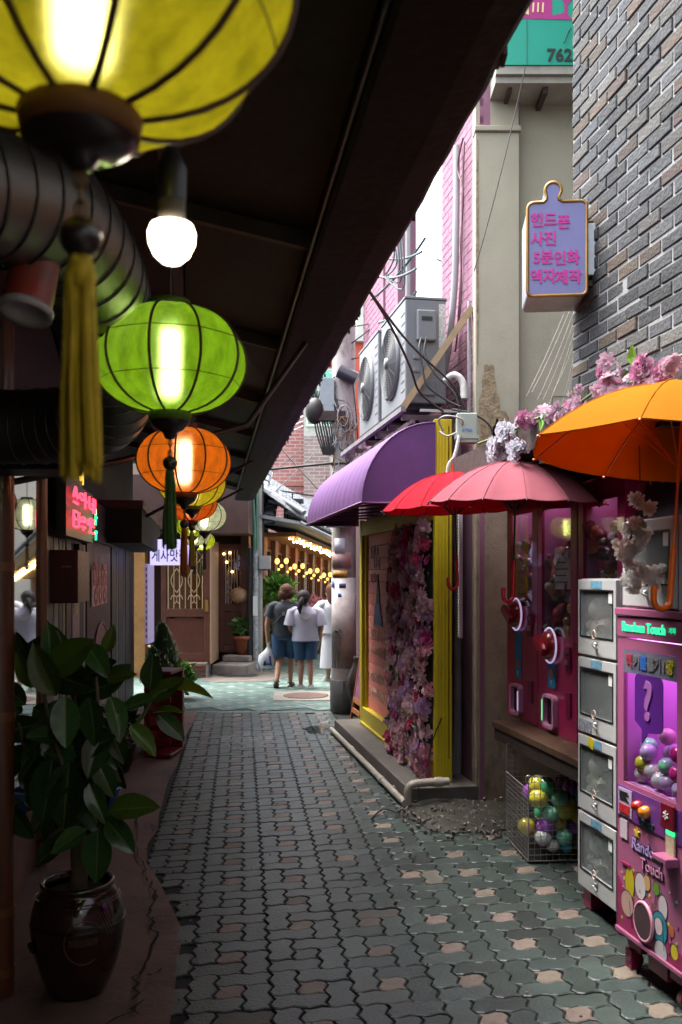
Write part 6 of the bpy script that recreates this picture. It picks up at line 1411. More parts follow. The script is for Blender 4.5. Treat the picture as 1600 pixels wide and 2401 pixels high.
M_terra = mat('terracotta', (.36, .11, .05), .8, var=.25); M_pg = mat('pot_green', (.05, .13, .025), .6, island=.4); M_pgl = mat('pot_green_light', (.14, .28, .05), .6, island=.4)
b = MB(); b.box(0, .26, 0, .26, -.02, .3); o = b.build('pale_block', mat('pale_block', (.36, .30, .24), .85, var=.2), None, .01); o.location = (-1.86, 15.95, 0); tag(o, 'pale stone block under the terracotta pot', 'block')
potplant(-1.74, 16.1, .30, 1.15, 'terracotta pot with low green plant on a pale block by the grey pole', M_pg, M_terra, 5)
potplant(-2.30, 15.5, .19, .62, 'small terracotta pot with bright leaves on the stone step', M_pgl, M_terra, 6, 70)
bx = thing('bird_bath', 'small carved stone pedestal beside the conifer', 'pedestal', (-2.98, 14.6, 0))
b = MB(); b.lathe([(0, 0), (.10, 0), (.05, .1), (.045, .42), (.1, .52), (.15, .55), (.15, .58), (0, .57)], 16); b.build('pedestal', mat('sandstone', (.34, .24, .15), .85, var=.3, bump=.4), bx)
# grey street pole with its sleeves and meter box
gp = thing('street_pole', 'weathered grey green street pole with meter box at the corner', 'pole', (-1.55, 16.0, 0))
b = MB(); b.tube([(-.065, .0, -.02), (-.065, 0, 2.2)], .055, 12); b.build('dark_sleeve', mat('sleeve_black', (.025, .025, .028), .6, var=.4), gp)
b = MB(); b.tube([(.035, -.03, -.02), (.035, -.03, 2.15)], .05, 12); b.build('sticker_pole', mat('pole_torn', (.42, .44, .48), .7, col2=(.12, .12, .13), var=.7, vs=14), gp)
b = MB(); b.tube([(.105, .02, -.02), (.10, .02, 3.85)], .052, 12); b.build('grey_pole', mat('pole_concrete', (.38, .37, .34), .8, var=.3), gp)
b = MB(); b.tube([(.02, -.03, 2.15), (.02, -.03, 2.6), (-.02, -.02, 3.1), (-.03, -.02, 3.6)], .036, 10); b.tube([(.06, -.04, 1.95), (.06, -.04, 3.9)], .022, 8); b.build('green_pipe', mat('pipe_green', (.09, .24, .18), .5, var=.4, vs=7), gp)
b = MB(); b.box(.10, .30, -.09, .03, 1.82, 2.06); b.build('meter_box', mat('meter_grey', (.40, .41, .42), .5, var=.15), gp, .01)
b = MB(); b.box(.1, .3, -.1, -.02, 1.80, 1.818); b.build('meter_base', M_black, gp)
b = MB(); b.tube([(.165, .02, 1.8), (.165, .02, 4.0)], .014, 6); b.build('cable', M_cable, gp)
b = MB(); b.box(-.005, .075, -.086, -.0805, 1.0, 1.35); b.build('sticker', M_white, gp)
# tile roofed restaurant behind
hk = thing('tiled_restaurant', 'low restaurant with grey tiled roof and warm string lights under the eaves', 'building', (0, 0, 0))
fa, fb = Vector((-1.47, 17.0, 0)), Vector((1.17, 28.0, -.84)); fd = (fb-fa); FLn = fd.length; fd.normalize(); fn = Vector((fd.y, -fd.x, 0))   # facade line, normal towards the street
fn = Vector((.972, -.2336, 0)).normalized(); 
FX = Matrix((fd, -fn, fd.cross(-fn))).transposed().to_4x4(); FX.translation = fa
M_tile = mat('roof_tile', (.13, .14, .155), .6, island=.3, var=.2); M_tim = mat('red_timber', (.22, .065, .028), .6, var=.4, vs=4); M_post = mat('brown_post', (.12, .07, .05), .6, var=.3)
def hb_(b): b.M = FX; return b
b = hb_(MB()); b.box(.0, FLn, .12, .3, 0, .75); b.box(0, FLn, .12, .3, 2.3, 2.62); b.box(0, FLn, .8, .9, 0, 2.6); b.build('wall', M_tim, hk)
for k in range(17):
    x = .05+k*(FLn-.1)/16
    b = hb_(MB()); b.box(x-.09, x+.09, .02, .2, -.02, 2.5); b.build('post', M_tim if k % 3 == 0 else M_post, hk)
    if k < 16:
        x2 = x+(FLn-.1)/16
        w_ = hb_(MB()); ringprism(w_, [(x+.1,.8),(x2-.1,.8),(x2-.1,2.28),(x+.1,2.28)], [(x+.16,.86),(x2-.16,.86),(x2-.16,2.22),(x+.16,2.22)], .1, .16); w_ = w_.build('window', M_post, hk)
        q = hb_(MB()); q.box(x+.16, x2-.16, .13, .135, .86, 2.22); q.build('pane', glassmat('cafe_glass', (.55, .5, .45), .3), w_)
        q = hb_(MB()); q.box(x+.18, x+.36, .09, .099, .9, 1.9); q.build('banner', mat('white_banner', (.62, .62, .60), .6, col2=(.06, .07, .07), var=.9, vs=16), w_)
# eaves, tiles, string lights
ov = 1.0
b = hb_(MB()); b.add([(-1.2,-ov,2.53),(FLn,-ov,2.53),(FLn,.3,2.75),(-1.2,.3,2.75),(-1.2,-ov,2.58),(FLn,-ov,2.58),(FLn,.3,2.83),(-1.2,.3,2.83)], [(0,1,2,3),(4,7,6,5),(0,4,5,1),(1,5,6,2),(3,2,6,7),(0,3,7,4)]); b.build('eave_board', mat('eave_grey', (.18, .19, .20), .7, var=.3), hk)
b = hb_(MB()); b.box(0, FLn, -.6, .1, 2.46, 2.54); b.build('soffit', mat('lit_soffit', (.42, .20, .08), .7), hk)  # orange of the lit eave is put into the base colour
tl = MB(); tl.M = FX
for i in range(int((FLn+1.2)/.24)):
    x = -1.2+i*.24
    prev = None
    for k in range(9):
        y0 = -ov-.03+k*.30; z0 = 2.62+k*.30*.7
        vs = []
        for yy, zz in ((y0, z0+.03), (y0+.33, z0+.30*.7+.03)):
            for q in range(5):
                a = pi*q/4; vs.append((x+.12-.11*cos(a), yy, zz+.075*sin(a)))
        tl.add(vs, [(q, q+1, q+6, q+5) for q in range(4)]+[(0,1,2,3,4)])
        tl.add([(x+.10, y0, z0), (x+.26, y0, z0), (x+.26, y0+.33, z0+.30*.7), (x+.10, y0+.33, z0+.30*.42)], [(0,1,2,3)])
tag(tl.build('roof_tiles', M_tile, hk), kind='stuff')
b = hb_(MB()); b.tube([(-1.25, -ov-.1, 2.72), (-.6, .3, 3.55), (.1, 1.5, 4.42)], .05, 8); b.tube([(0.0, 1.6, 4.42), (FLn, 1.6, 4.42)], .10, 8); b.build('ridge', mat('ridge_tile', (.10, .105, .12), .6, var=.3), hk)
b = hb_(MB()); b.box(-.15, .35, 1.5, 1.9, 4.3, 4.55); b.bar((-.1, 1.7, 4.35), (.2, 1.7, 4.7), .14); b.build('ridge_end', mat('ridge_tile', (.10, .105, .12)), hk)
M_str = mat('string_light', (.9, .6, .2), .5, emit=(1, .55, .16), es=26)
b = hb_(MB())
for i in range(130):
    x = .1+i*(FLn-.2)/130; b.ball((x, -.5+.1*sin(i*2.1), 2.42+.02*sin(i*1.3)), .018, 6, 4)
tag(b.build('string_lights', M_str, hk), kind='stuff')
for i in range(9):
    b = hb_(MB()); b.ball((.35+i*.6, -.12, 2.02+.06*(i % 2)), .05, 8, 6, 1.2); b.ball((.38+i*.6, -.2, 1.93), .035, 8, 6); b.ball((.33+i*.6, -.16, 1.86), .025, 8, 6); b.build('lamp', mat('amber_lamp', (.5, .3, .08), .5, emit=(1, .5, .12), es=1.6, var=.6, vs=14), hk)
# side wall facing the camera with hipped tiles
b = MB(); b.box(-3.2, -1.47, 17.05, 17.2, -.02, 2.55); b.build('wall', M_tim, hk)
for x in (-2.6, -2.2, -1.85, -1.55):
    b = MB(); b.box(x-.04, x+.04, 16.98, 17.06, 0, 2.5); b.build('post', mat('amber_post', (.35, .17, .05)), hk)
tl = MB()
for i in range(14):
    x = -3.4+i*.2
    for k in range(8):
        y0 = 16.0+k*.28; z0 = 2.62+k*.15
        if x > -1.2-.05*k: continue
        vs = []
        for yy, zz in ((y0, z0+.03), (y0+.31, z0+.16)):
            for q in range(5):
                a = pi*q/4; vs.append((x+.1-.095*cos(a), yy, zz+.06*sin(a)))
        tl.add(vs, [(q, q+1, q+6, q+5) for q in range(4)]+[(0,1,2,3,4)])
        tl.add([(x+.09, y0, z0), (x+.22, y0, z0), (x+.22, y0+.31, z0+.14), (x+.09, y0+.31, z0+.14)], [(0,1,2,3)])
tag(tl.build('roof_tiles', M_tile, hk), kind='stuff')
wr = thing('round_wreath', 'round dark wreath with amber lamp under the tiled eave', 'wreath', (-1.95, 16.9, 2.22))
b = MB(); b.tube([(.14*cos(a), 0, .16*sin(a)) for a in [2*pi*i/20 for i in range(20)]], .03, 6, closed=True); b.build('ring', mat('wreath_dark', (.03, .022, .02), .9, bump=1), wr)
b = MB(); b.ball((0, 0, -.03), .07, 8, 6); b.build('lamp', mat('amber_lamp', (.5, .3, .08)), wr)
# leafy shrubs and flower trough along the restaurant
def shrub(c, rad, n, ls, m, label, seed, cat='shrub'):
    t = thing('leafy_shrub', label, cat, (c[0], c[1], 0))
    b = MB(); foliage(b, n, (0, 0, c[2]), rad, ls, random.Random(seed), .2); b.build('foliage', m, t)
    b = MB()
    for k in range(4): b.tube([(0, 0, 0), (.1*cos(k*1.6), .1*sin(k*1.6), c[2]*.6), (rad[0]*.6*cos(k*1.6), .1, c[2]+.1)], .012, 5)
    b.build('stem', M_bark, t)
M_sh = mat('shrub_green', (.07, .17, .03), .6, island=.5); M_sh2 = mat('shrub_bright', (.14, .30, .04), .6, island=.45)
shrub((-1.88, 16.6, 1.5), (.27, .22, .45), 420, .14, M_sh, 'trailing green shrub left of the grey street pole', 12)
shrub((-1.18, 16.7, 1.42), (.38, .25, .32), 700, .15, M_sh2, 'bright green shrub right of the grey street pole', 13)
shrub((-1.2, 17.2, .45), (.3, .2, .3), 350, .12, M_sh, 'low dark shrub behind the man with the plastic bag', 14)
ft = thing('flower_trough', 'trough of pink flowers along the restaurant windows', 'planter', (0, 0, 0))
b = hb_(MB()); b.box(.9, 5.4, -.55, -.2, 1.05, 1.22); b.build('trough', mat('trough_green', (.10, .16, .10), .7), ft)
b = hb_(MB()); rp2 = random.Random(9)
for _ in range(1500):
    x, y, z = rp2.uniform(.9, 5.4), rp2.uniform(-.6, -.15), rp2.uniform(1.2, 1.42); s_ = rp2.uniform(.025, .05); a = rp2.random()*6
    b.cur = 0 if rp2.random() < .75 else 1
    b.add([(x+s_*cos(a), y, z+s_*sin(a)), (x-s_*sin(a), y-.02, z+s_*cos(a)), (x-s_*cos(a), y, z-s_*sin(a)), (x+s_*sin(a), y-.02, z-s_*cos(a))], [(0,1,2,3)])
tag(b.build('blossoms', [mat('trough_pink', (.62, .15, .22), .7, island=.3), M_sh], ft), kind='stuff')
b = hb_(MB()); 
for x in (1.0, 3.0, 5.2): b.box(x, x+.1, -.5, -.25, -.02, 1.049)
b.build('leg', mat('trough_leg', (.16, .10, .07), .7), ft)
# buildings behind
def block(name, label, loc, rz, w_, d_, z0, z1, m, cat='building'):
    t = thing(name, label, cat, loc, rz); q = MB(); q.box(0, w_, 0, d_, z0, z1); q.build('wall', m, t); return t
def win(t, x, z, w_, h_, fm, pm_, y=0):
    q = MB(); ringprism(q, [(x,z),(x+w_,z),(x+w_,z+h_),(x,z+h_)], [(x+.08,z+.08),(x+w_-.08,z+.08),(x+w_-.08,z+h_-.08),(x+.08,z+h_-.08)], y-.05, y+.02); f = q.build('window', fm, t)
    q = MB(); q.box(x+.08, x+w_-.08, y-.02, y-.012, z+.08, z+h_-.08); q.build('pane', pm_, f)
def brickmat(name, c1, c2, mo, sc):
    m = bpy.data.materials.new(name); m.use_nodes = True; N, L = m.node_tree.nodes, m.node_tree.links
    tc = N.new('ShaderNodeTexCoord'); mp = N.new('ShaderNodeMapping'); mp.inputs['Rotation'].default_value = (pi/2, 0, 0)
    sp = N.new('ShaderNodeSeparateXYZ'); cb_ = N.new('ShaderNodeCombineXYZ'); L.new(tc.outputs['Object'], sp.inputs[0])
    ad = N.new('ShaderNodeMath'); L.new(sp.outputs['X'], ad.inputs[0]); L.new(sp.outputs['Y'], ad.inputs[1]); L.new(ad.outputs[0], cb_.inputs['X']); L.new(sp.outputs['Z'], cb_.inputs['Y'])
    t = N.new('ShaderNodeTexBrick'); t.inputs['Color1'].default_value = (*c1, 1); t.inputs['Color2'].default_value = (*c2, 1); t.inputs['Mortar'].default_value = (*mo, 1)
    t.inputs['Scale'].default_value = sc; t.inputs['Mortar Size'].default_value = .014; t.inputs['Brick Width'].default_value = .42; t.inputs['Row Height'].default_value = .15
    L.new(cb_.outputs[0], t.inputs['Vector']); L.new(t.outputs['Color'], N['Principled BSDF'].inputs['Base Color']); N['Principled BSDF'].inputs['Roughness'].default_value = .9
    return m
M_bpink = brickmat('old_pink_brick', (.36, .15, .13), (.28, .11, .10), (.42, .36, .34), 1.1)
M_ban = brickmat('brown_grey_brick', (.28, .20, .18), (.20, .14, .13), (.38, .34, .32), 1.1)
M_wf = mat('window_cream', (.52, .52, .46), .6); M_dk = mat('dark_pane', (.03, .035, .04), .15)
bb1 = block('brick_apartment', 'old pink brick apartment block rising behind the tiled roof', (-4.6, 34, 0), 0, 3.2, 8, 0, 12, M_bpink)
b = MB(); b.box(0, 3.2, -.08, 0, 5.1, 5.25); b.box(0, 3.2, -.08, 0, 8.1, 8.25); b.build('string_course', mat('course', (.30, .13, .11), .9), bb1)
bb2 = block('bay_tower', 'grey brown brick bay with green windows beside the pink brick block', (-1.38, 33.4, 0), 0, 1.65, 6, 0, 6.9, M_ban)
b = MB(); b.box(0, 1.65, 0, 6, 6.9, 7.1); b.box(0, 1.65, 0.0, 6, 7.1, 9.4); b.build('upper_bay', mat('bay_cream', (.42, .44, .38), .8, var=.3), bb2)
M_grp = mat('green_pane', (.10, .30, .23), .3, var=.4, vs=3)
for x in (.08, .62, 1.12): win(bb2, x, 7.25, .5, 1.6, M_wf, M_grp)
b = MB(); b.box(-.1, 1.75, -.25, 0, 8.95, 9.3); b.build('green_canopy', mat('bay_green', (.16, .42, .33), .6), bb2)
b = MB(); b.ball((.95, -.06, 4.9), .16, 10, 8); b.build('round_lamp', mat('lamp_white', (.6, .58, .56), .5), bb2)
bb3 = block('red_building', 'bright red orange painted building at the back of the street', (-2.2, 42, 0), 0, 4.5, 8, 0, 12.6, mat('red_orange_paint', (.55, .10, .06), .8, var=.15, vs=.6))
for x, z in ((2.0, 8.2), (2.0, 5.0), (3.4, 8.2)): win(bb3, x, z, .75, 1.1, mat('window_grey', (.2, .22, .23), .6), M_dk)
b = MB(); b.box(-.1, 4.6, -.3, 8, 12.6, 12.9); b.build('parapet', mat('parapet_pale', (.5, .5, .47), .8), bb3)
wh = block('white_house', 'white plastered wall behind the hanging lantern sign', (-1.6, 32.3, 0), 0, 1.7, .5, 0, 4.5, mat('white_plaster', (.6, .6, .58), .8, var=.12))
tw = block('tan_tower', 'tan and brown apartment tower far behind the utility pole', (-.75, 70, 0), 0, 4.0, 10, 0, 24.2, mat('tower_tan', (.42, .23, .14), .8, var=.2, vs=.4))
b = MB(); b.box(2.0, 2.35, -.06, 0, 0, 24.2); b.build('pale_stripe', mat('tower_cream', (.55, .50, .43), .8), tw)
tw2 = block('pale_tower', 'pale cream apartment tower behind the far air conditioner', (1.15, 66, 0), 0, 4.2, 10, 0, 21.8, mat('tower_pale', (.56, .56, .50), .8, var=.1, vs=.5))
for z in range(5, 21, 3): win(tw2, 1.5, z, 1.1, 1.5, mat('window_grey', (.2, .22, .23)), M_dk)
th = block('teal_house', 'pale grey gabled house far down the street', (-4.8, 60, 0), 0, 5, 8, 0, 16.5, mat('far_teal', (.40, .46, .46), .8, var=.1))
rs = block('row_shop', 'dim plum shop front beyond the yellow frame', onR(13.4, -.05), TR, 3.4, 2, -.02, 3.4, mat('plum_shop', (.07, .03, .035), .7, var=.4, vs=3))
b = MB(); b.box(.3, 1.5, -.02, .0, .4, 2.1); b.build('window', M_dk, rs)
rs2 = block('side_house', 'grey plastered house on the far side of the crossing street', (.75, 19.5, 0), TR+.1, 5, 3, -.02, 6.5, mat('side_grey', (.34, .32, .30), .8, var=.3, vs=1))
b = MB(); b.box(1, 2, -.03, 0, .3, 2.2); b.build('door', M_gate, rs2)
# hanging lantern sign
hl = thing('hanging_lantern_sign', 'square hanging lantern sign with black lattice frame', 'sign', (-1.05, 19.5, 0))
b = MB(); b.box(-.16, .16, -.1, .1, 2.88, 3.25); b.build('panel', mat('rice_paper', (.5, .46, .30), .6, var=.15), hl)
b = MB()
for x in (-.17, .17): b.box(x-.015, x+.015, -.12, -.1, 2.85, 3.28)
for z in (2.86, 3.27): b.box(-.185, .185, -.121, -.1, z-.015, z+.015)
ringprism(b, [(-.1,2.94),(.1,2.94),(.1,3.19),(-.1,3.19)], [(-.085,2.955),(.085,2.955),(.085,3.175),(-.085,3.175)], -.115, -.1)
for x in (-.1, .1): b.box(x-.008, x+.008, -.115, -.1, 2.86, 3.27)
b.build('lattice', M_black, hl)
b = MB(); b.box(-.24, .24, -.2, .2, 3.285, 3.36); b.box(-.015, .015, -.015, .015, 3.36, 3.52); b.bar((-.45, 0, 3.58), (.6, .1, 3.42), .03); b.build('roof', M_black, hl)
# concrete utility pole with its tangle
up = thing('utility_pole', 'concrete utility pole covered in torn posters and cable bundles', 'pole', (.035, 11.3, 0))
b = MB(); b.tube([(0, 0, -.02), (0, 0, 2.6), (0, 0, 9)], [.158, .15, .13], 20); b.build('shaft', mat('old_concrete', (.52, .48, .46), .85, var=.25, vs=3, bump=.25, stain=(.20, .17, .16), stains=2.2), up)
def patch(a0, a1, z0, z1, m, nm, dr=.004):
    q = MB(); n_ = 8; r_ = .158+dr-.003*z1; vs = []
    for i in range(n_+1):
        a = a0+(a1-a0)*i/n_
        vs += [(r_*cos(a), r_*sin(a), z0), (r_*cos(a), r_*sin(a), z1), ((r_-.003)*cos(a), (r_-.003)*sin(a), z0), ((r_-.003)*cos(a), (r_-.003)*sin(a), z1)]
    q.add(vs, [f for i in range(n_) for f in ((4*i, 4*i+4, 4*i+5, 4*i+1), (4*i+2, 4*i+3, 4*i+7, 4*i+6), (4*i, 4*i+2, 4*i+6, 4*i+4), (4*i+1, 4*i+5, 4*i+7, 4*i+3))], True); return q.build(nm, m, up)
patch(-2.9, -.35, .55, 1.68, mat('torn_posters', (.70, .68, .70), .8, col2=(.48, .40, .38), var=.5, vs=5, stain=(.16, .13, .12), stains=5, stainlo=.62), 'poster')
patch(-2.6, -1.3, 1.68, 1.77, mat('yellow_poster', (.45, .30, .02), .6, col2=(.25, .05, .02), var=.8, vs=26), 'poster', .006); patch(-2.7, -1.0, 1.80, 2.0, mat('brown_poster', (.30, .13, .08), .7, col2=(.3, .25, .3), var=.7, vs=12), 'poster', .006)
patch(-2.35, -1.5, 1.98, 2.17, mat('blue_white_poster', (.52, .54, .62), .6), 'poster', .009)
M_stb = mat('sticker_blue2', (.03, .14, .42), .6); patch(-2.75, -2.4, 1.56, 1.64, M_stb, 'sticker', .009); patch(-1.95, -1.4, 1.55, 1.61, mat('sticker_ink', (.02, .03, .10), .6), 'sticker', .009); patch(-2.05, -1.75, 1.44, 1.49, M_stb, 'sticker', .009); patch(-2.3, -2.05, 1.0, 1.03, M_black, 'sticker', .009)
q = MB(); rst = random.Random(4)
for i in range(9):
    z = .66+i*.045; x = -.075+rst.uniform(-.01, .01)
    q.bar((x, -.163, z), (x+rst.uniform(.02, .045), -.160, z+rst.uniform(-.01, .02)), .009, .004); q.bar((x+.02, -.163, z-.015), (x+.02+rst.uniform(-.01, .01), -.160, z+.02), .008, .004)
q.build('stencil_marks', mat('stencil', (.06, .05, .06), .7), up)
b = MB(); b.lathe([(.172, 0), (.175, .40), (.16, .41)], 20)
for i in range(20): b.box(-.006, .006, -.183, -.17, .02, .4) if i == 0 else None
b.build('rubber_guard', mat('rubber_guard', (.05, .05, .05), .7, var=.5, vs=9), up)
q = MB(); q.lathe([(.0, 2.24), (.035, 2.24), (.04, 2.2), (0, 2.2)], 10); q.build('badge', M_white, up)
M_jun = mat('pole_gear', (.05, .045, .055), .5)
b = MB(); b.tube([(-.06, -.2, 4.23), (.16, -.22, 4.12)], .085, 14); b.build('splice_case', mat('splice_black', (.025, .022, .035), .35), up)
b = MB(); b.box(-.30, -.12, -.16, .1, 3.72, 4.15); b.build('terminal_box', mat('box_pale_blue', (.28, .34, .36), .5, var=.3), up)
b = MB(); b.box(-.32, .02, -.2, -.1, 3.62, 3.74); b.build('crossarm', M_rust, up)
for z in (2.62, 3.1, 3.55):
    b = MB(); b.tube([(.155*cos(a), .155*sin(a), z) for a in [2*pi*i/20 for i in range(20)]], .012, 6, closed=True); b.build('band', M_black, up)
b = MB(); b.box(-.22, .10, -.30, -.14, 2.30, 2.78); b.build('transformer_box', mat('blue_grey_box', (.18, .26, .30), .5, var=.3), up, .02)
ru = random.Random(12); b = MB()
for i in range(26):
    z0, z1 = ru.uniform(2.6, 3.8), ru.uniform(2.6, 4.2); a0 = ru.uniform(-2.6, -.6)
    pts = [(.17*cos(a0), .17*sin(a0), z0), (.19*cos(a0+.3), .20*sin(a0+.3), (z0+z1)/2+ru.uniform(-.1, .1)), (.2*cos(a0-.4), .2*sin(a0-.4), z1), (ru.uniform(-.25, .2), -.1, z1+.1)]
    b.cur = ru.randrange(3); b.tube(spline(pts, 5), ru.uniform(.004, .011), 5)
for i in range(7):
    r_ = ru.uniform(.07, .13); cx, cz = ru.uniform(-.05, .12), ru.uniform(3.3, 3.7)
    b.cur = ru.randrange(3); b.tube([(cx+r_*.7*cos(a), -.2-.01*i, cz+r_*1.3*sin(a)) for a in [2*pi*k/16 for k in range(16)]], .005, 5, closed=True)
b.build('cable_bundle', [M_cable, mat('brown_cable', (.18, .11, .07), .6), mat('grey_cable2', (.30, .30, .31), .6)], up)
b = MB()
for i in range(9): b.tube(spline([(-.3-.03*i, -.12, 4.0), (-.36+.02*i, -.14, 3.6+.05*(i % 3)), (-.25+.015*i, -.15, 3.2)], 4), .010, 5)
b.ball((-.36, -.13, 3.75), .12, 10, 8, 1.4); b.build('black_bundle', M_cable, up)
b = MB()
for i in range(3): b.tube([(-.75, -.3, 3.42+i*.06), (-.5, -.2, 3.55+i*.06)], .010, 5)
b.build('white_rod', M_white, up)
# overhead wires
def ow(a, c, s_, r, label): 
    b = MB(); b.tube(sag(a, c, s_, 14), r, 5); tag(b.build('overhead_wire', M_cable), label, 'wire', 'overhead wires around the utility pole')
pc = Vector((.035, 11.2, 0))
ow(pc+Vector((0, 0, 3.12)), Vector((-2.2, 11.6, 2.95)), .0, .016, 'thick black cable running level left from the utility pole')
ow(pc+Vector((-.1, 0, 2.55)), Vector((-1.45, 12.4, 4.2)), .03, .012, 'dark wire rising left in front of the pink brick block')
ow(Vector((-1.4, 16.0, 3.0)), Vector((-.2, 22, 5.2)), .05, .010, 'thin wire from the grey pole up past the green windows')
ow(Vector((-2.9, 18, 2.6)), Vector((.2, 26, 6.6)), .1, .010, 'thin wire crossing the pink brick wall')
ow(pc+Vector((.1, 0, 4.6)), Vector((2.2, 7.0, 6.2)), .3, .008, 'sagging wire against the pale sky above the air conditioners')
ow(pc+Vector((.1, 0, 4.4)), Vector((2.0, 7.6, 4.9)), .25, .010, 'lower sagging wire against the pale sky above the air conditioners')
ow(pc+Vector((0, 0, 4.8)), Vector((1.4, 9.4, 5.1)), .2, .008, 'short wire from the pole top to the pink house')
ow(pc+Vector((-.05, 0, 8.6)), Vector((-3.5, 24, 8.5)), .6, .010, 'long wire from the pole top across the street')
# A-frame board, pot and bucket by the pole
ab = thing('menu_board', 'orange framed menu board leaning beside the utility pole', 'sign board', (.17, 10.55, .0), radians(-62))
ab.rotation_euler = (0, 0, radians(-80))
M_ofr = mat('orange_wood', (.30, .10, .025), .6, var=.3)
b = MB(); o_ = Matrix.Rotation(radians(-9), 4, 'X'); b.M = o_
b.box(-.25, -.21, -.02, .01, 0, 1.2); b.box(.21, .25, -.02, .01, 0, 1.2); b.box(-.21, .21, -.02, .01, 1.15, 1.2); b.box(-.21, .21, -.02, .01, .20, .26); b.box(-.21, .21, -.02, .01, .08, .13); b.build('frame', M_ofr, ab)
b = MB(); b.M = o_; b.box(-.21, .21, -.012, 0, .26, 1.15); b.build('board', mat('menu_print', (.34, .09, .20), .5, col2=(.06, .03, .09), var=.8, vs=7), ab)
b = MB(); b.M = o_; b.box(-.18, .18, -.018, -.0125, .95, 1.12); b.build('print', mat('menu_pink', (.55, .25, .4), .5, var=.5, vs=20), ab)
b = MB(); b.M = o_; b.box(-.18, .18, -.018, -.0125, .75, .9); b.build('print', mat('menu_yellow', (.5, .36, .05), .5, col2=(.1, .25, .1), var=.8, vs=10), ab)
b = MB(); b.bar((-.23, .2, 1.1), (-.23, .5, 0), .03); b.bar((.23, .2, 1.1), (.23, .5, 0), .03); b.build('rear_leg', M_ofr, ab)
dj = thing('dark_urn', 'dark bulbous urn behind the menu board', 'urn', (.215, 11.05, 0))
b = MB(); b.lathe([(0, 0), (.09, 0), (.10, .12), (.145, .35), (.14, .46), (.08, .6), (.06, .68), (.07, .72), (0, .7)], 24); b.build('body', mat('urn_dark', (.03, .02, .018), .4), dj)
# manhole in its concrete collar
mh = thing('manhole_cover', 'round rusty manhole cover set in pale concrete near the walkers', 'manhole cover', (-.50, 12.75, 0), .05)
b = MB(); b.lathe([(0, .018), (.30, .018), (.32, .014), (.32, 0)], 36); b.build('lid', mat('rusty_iron', (.13, .075, .06), .7, var=.4, vs=20, bump=.6), mh)
b = MB(); ringprism(b, [(.45*sgx, .48*sgy) for sgx, sgy in ((-1,-1),(1,-1),(1,1),(-1,1))], [(.34*c_, .34*s_) for c_, s_ in ((-.72,-.72),(.72,-.72),(.72,.72),(-.72,.72))], -.008, 0)
b.v = [(x, z, -y) for x, y, z in b.v]; b.build('collar', mat('collar_concrete', (.34, .30, .26), .85, var=.3, bump=.3), mh)
# ---------------------------------------------------------------- people
M_skin = mat('skin', (.42, .22, .14), .55, var=.1)
def body(name, parent, J, edges, root, m, sub=2):
    me = bpy.data.meshes.new(name); keys = list(J); me.from_pydata([J[k][0] for k in keys], [(keys.index(a), keys.index(c)) for a, c in edges], [])
    o = bpy.data.objects.new(name, me); COL.objects.link(o); o.parent = parent
    s_ = o.modifiers.new('skin', 'SKIN'); ld = me.skin_vertices[0].data
    for i, k in enumerate(keys): r = J[k][1]; ld[i].radius = (r, r) if not isinstance(r, tuple) else r; ld[i].use_root = (k == root)
    u_ = o.modifiers.new('sub', 'SUBSURF'); u_.levels = sub; u_.render_levels = sub
    dg = bpy.context.evaluated_depsgraph_get(); dg.update()
    nm = bpy.data.meshes.new_from_object(o.evaluated_get(dg)); o.modifiers.clear(); o.data = nm; nm.materials.clear(); nm.materials.append(m)
    nm.polygons.foreach_set('use_smooth', [True]*len(nm.polygons)); return o
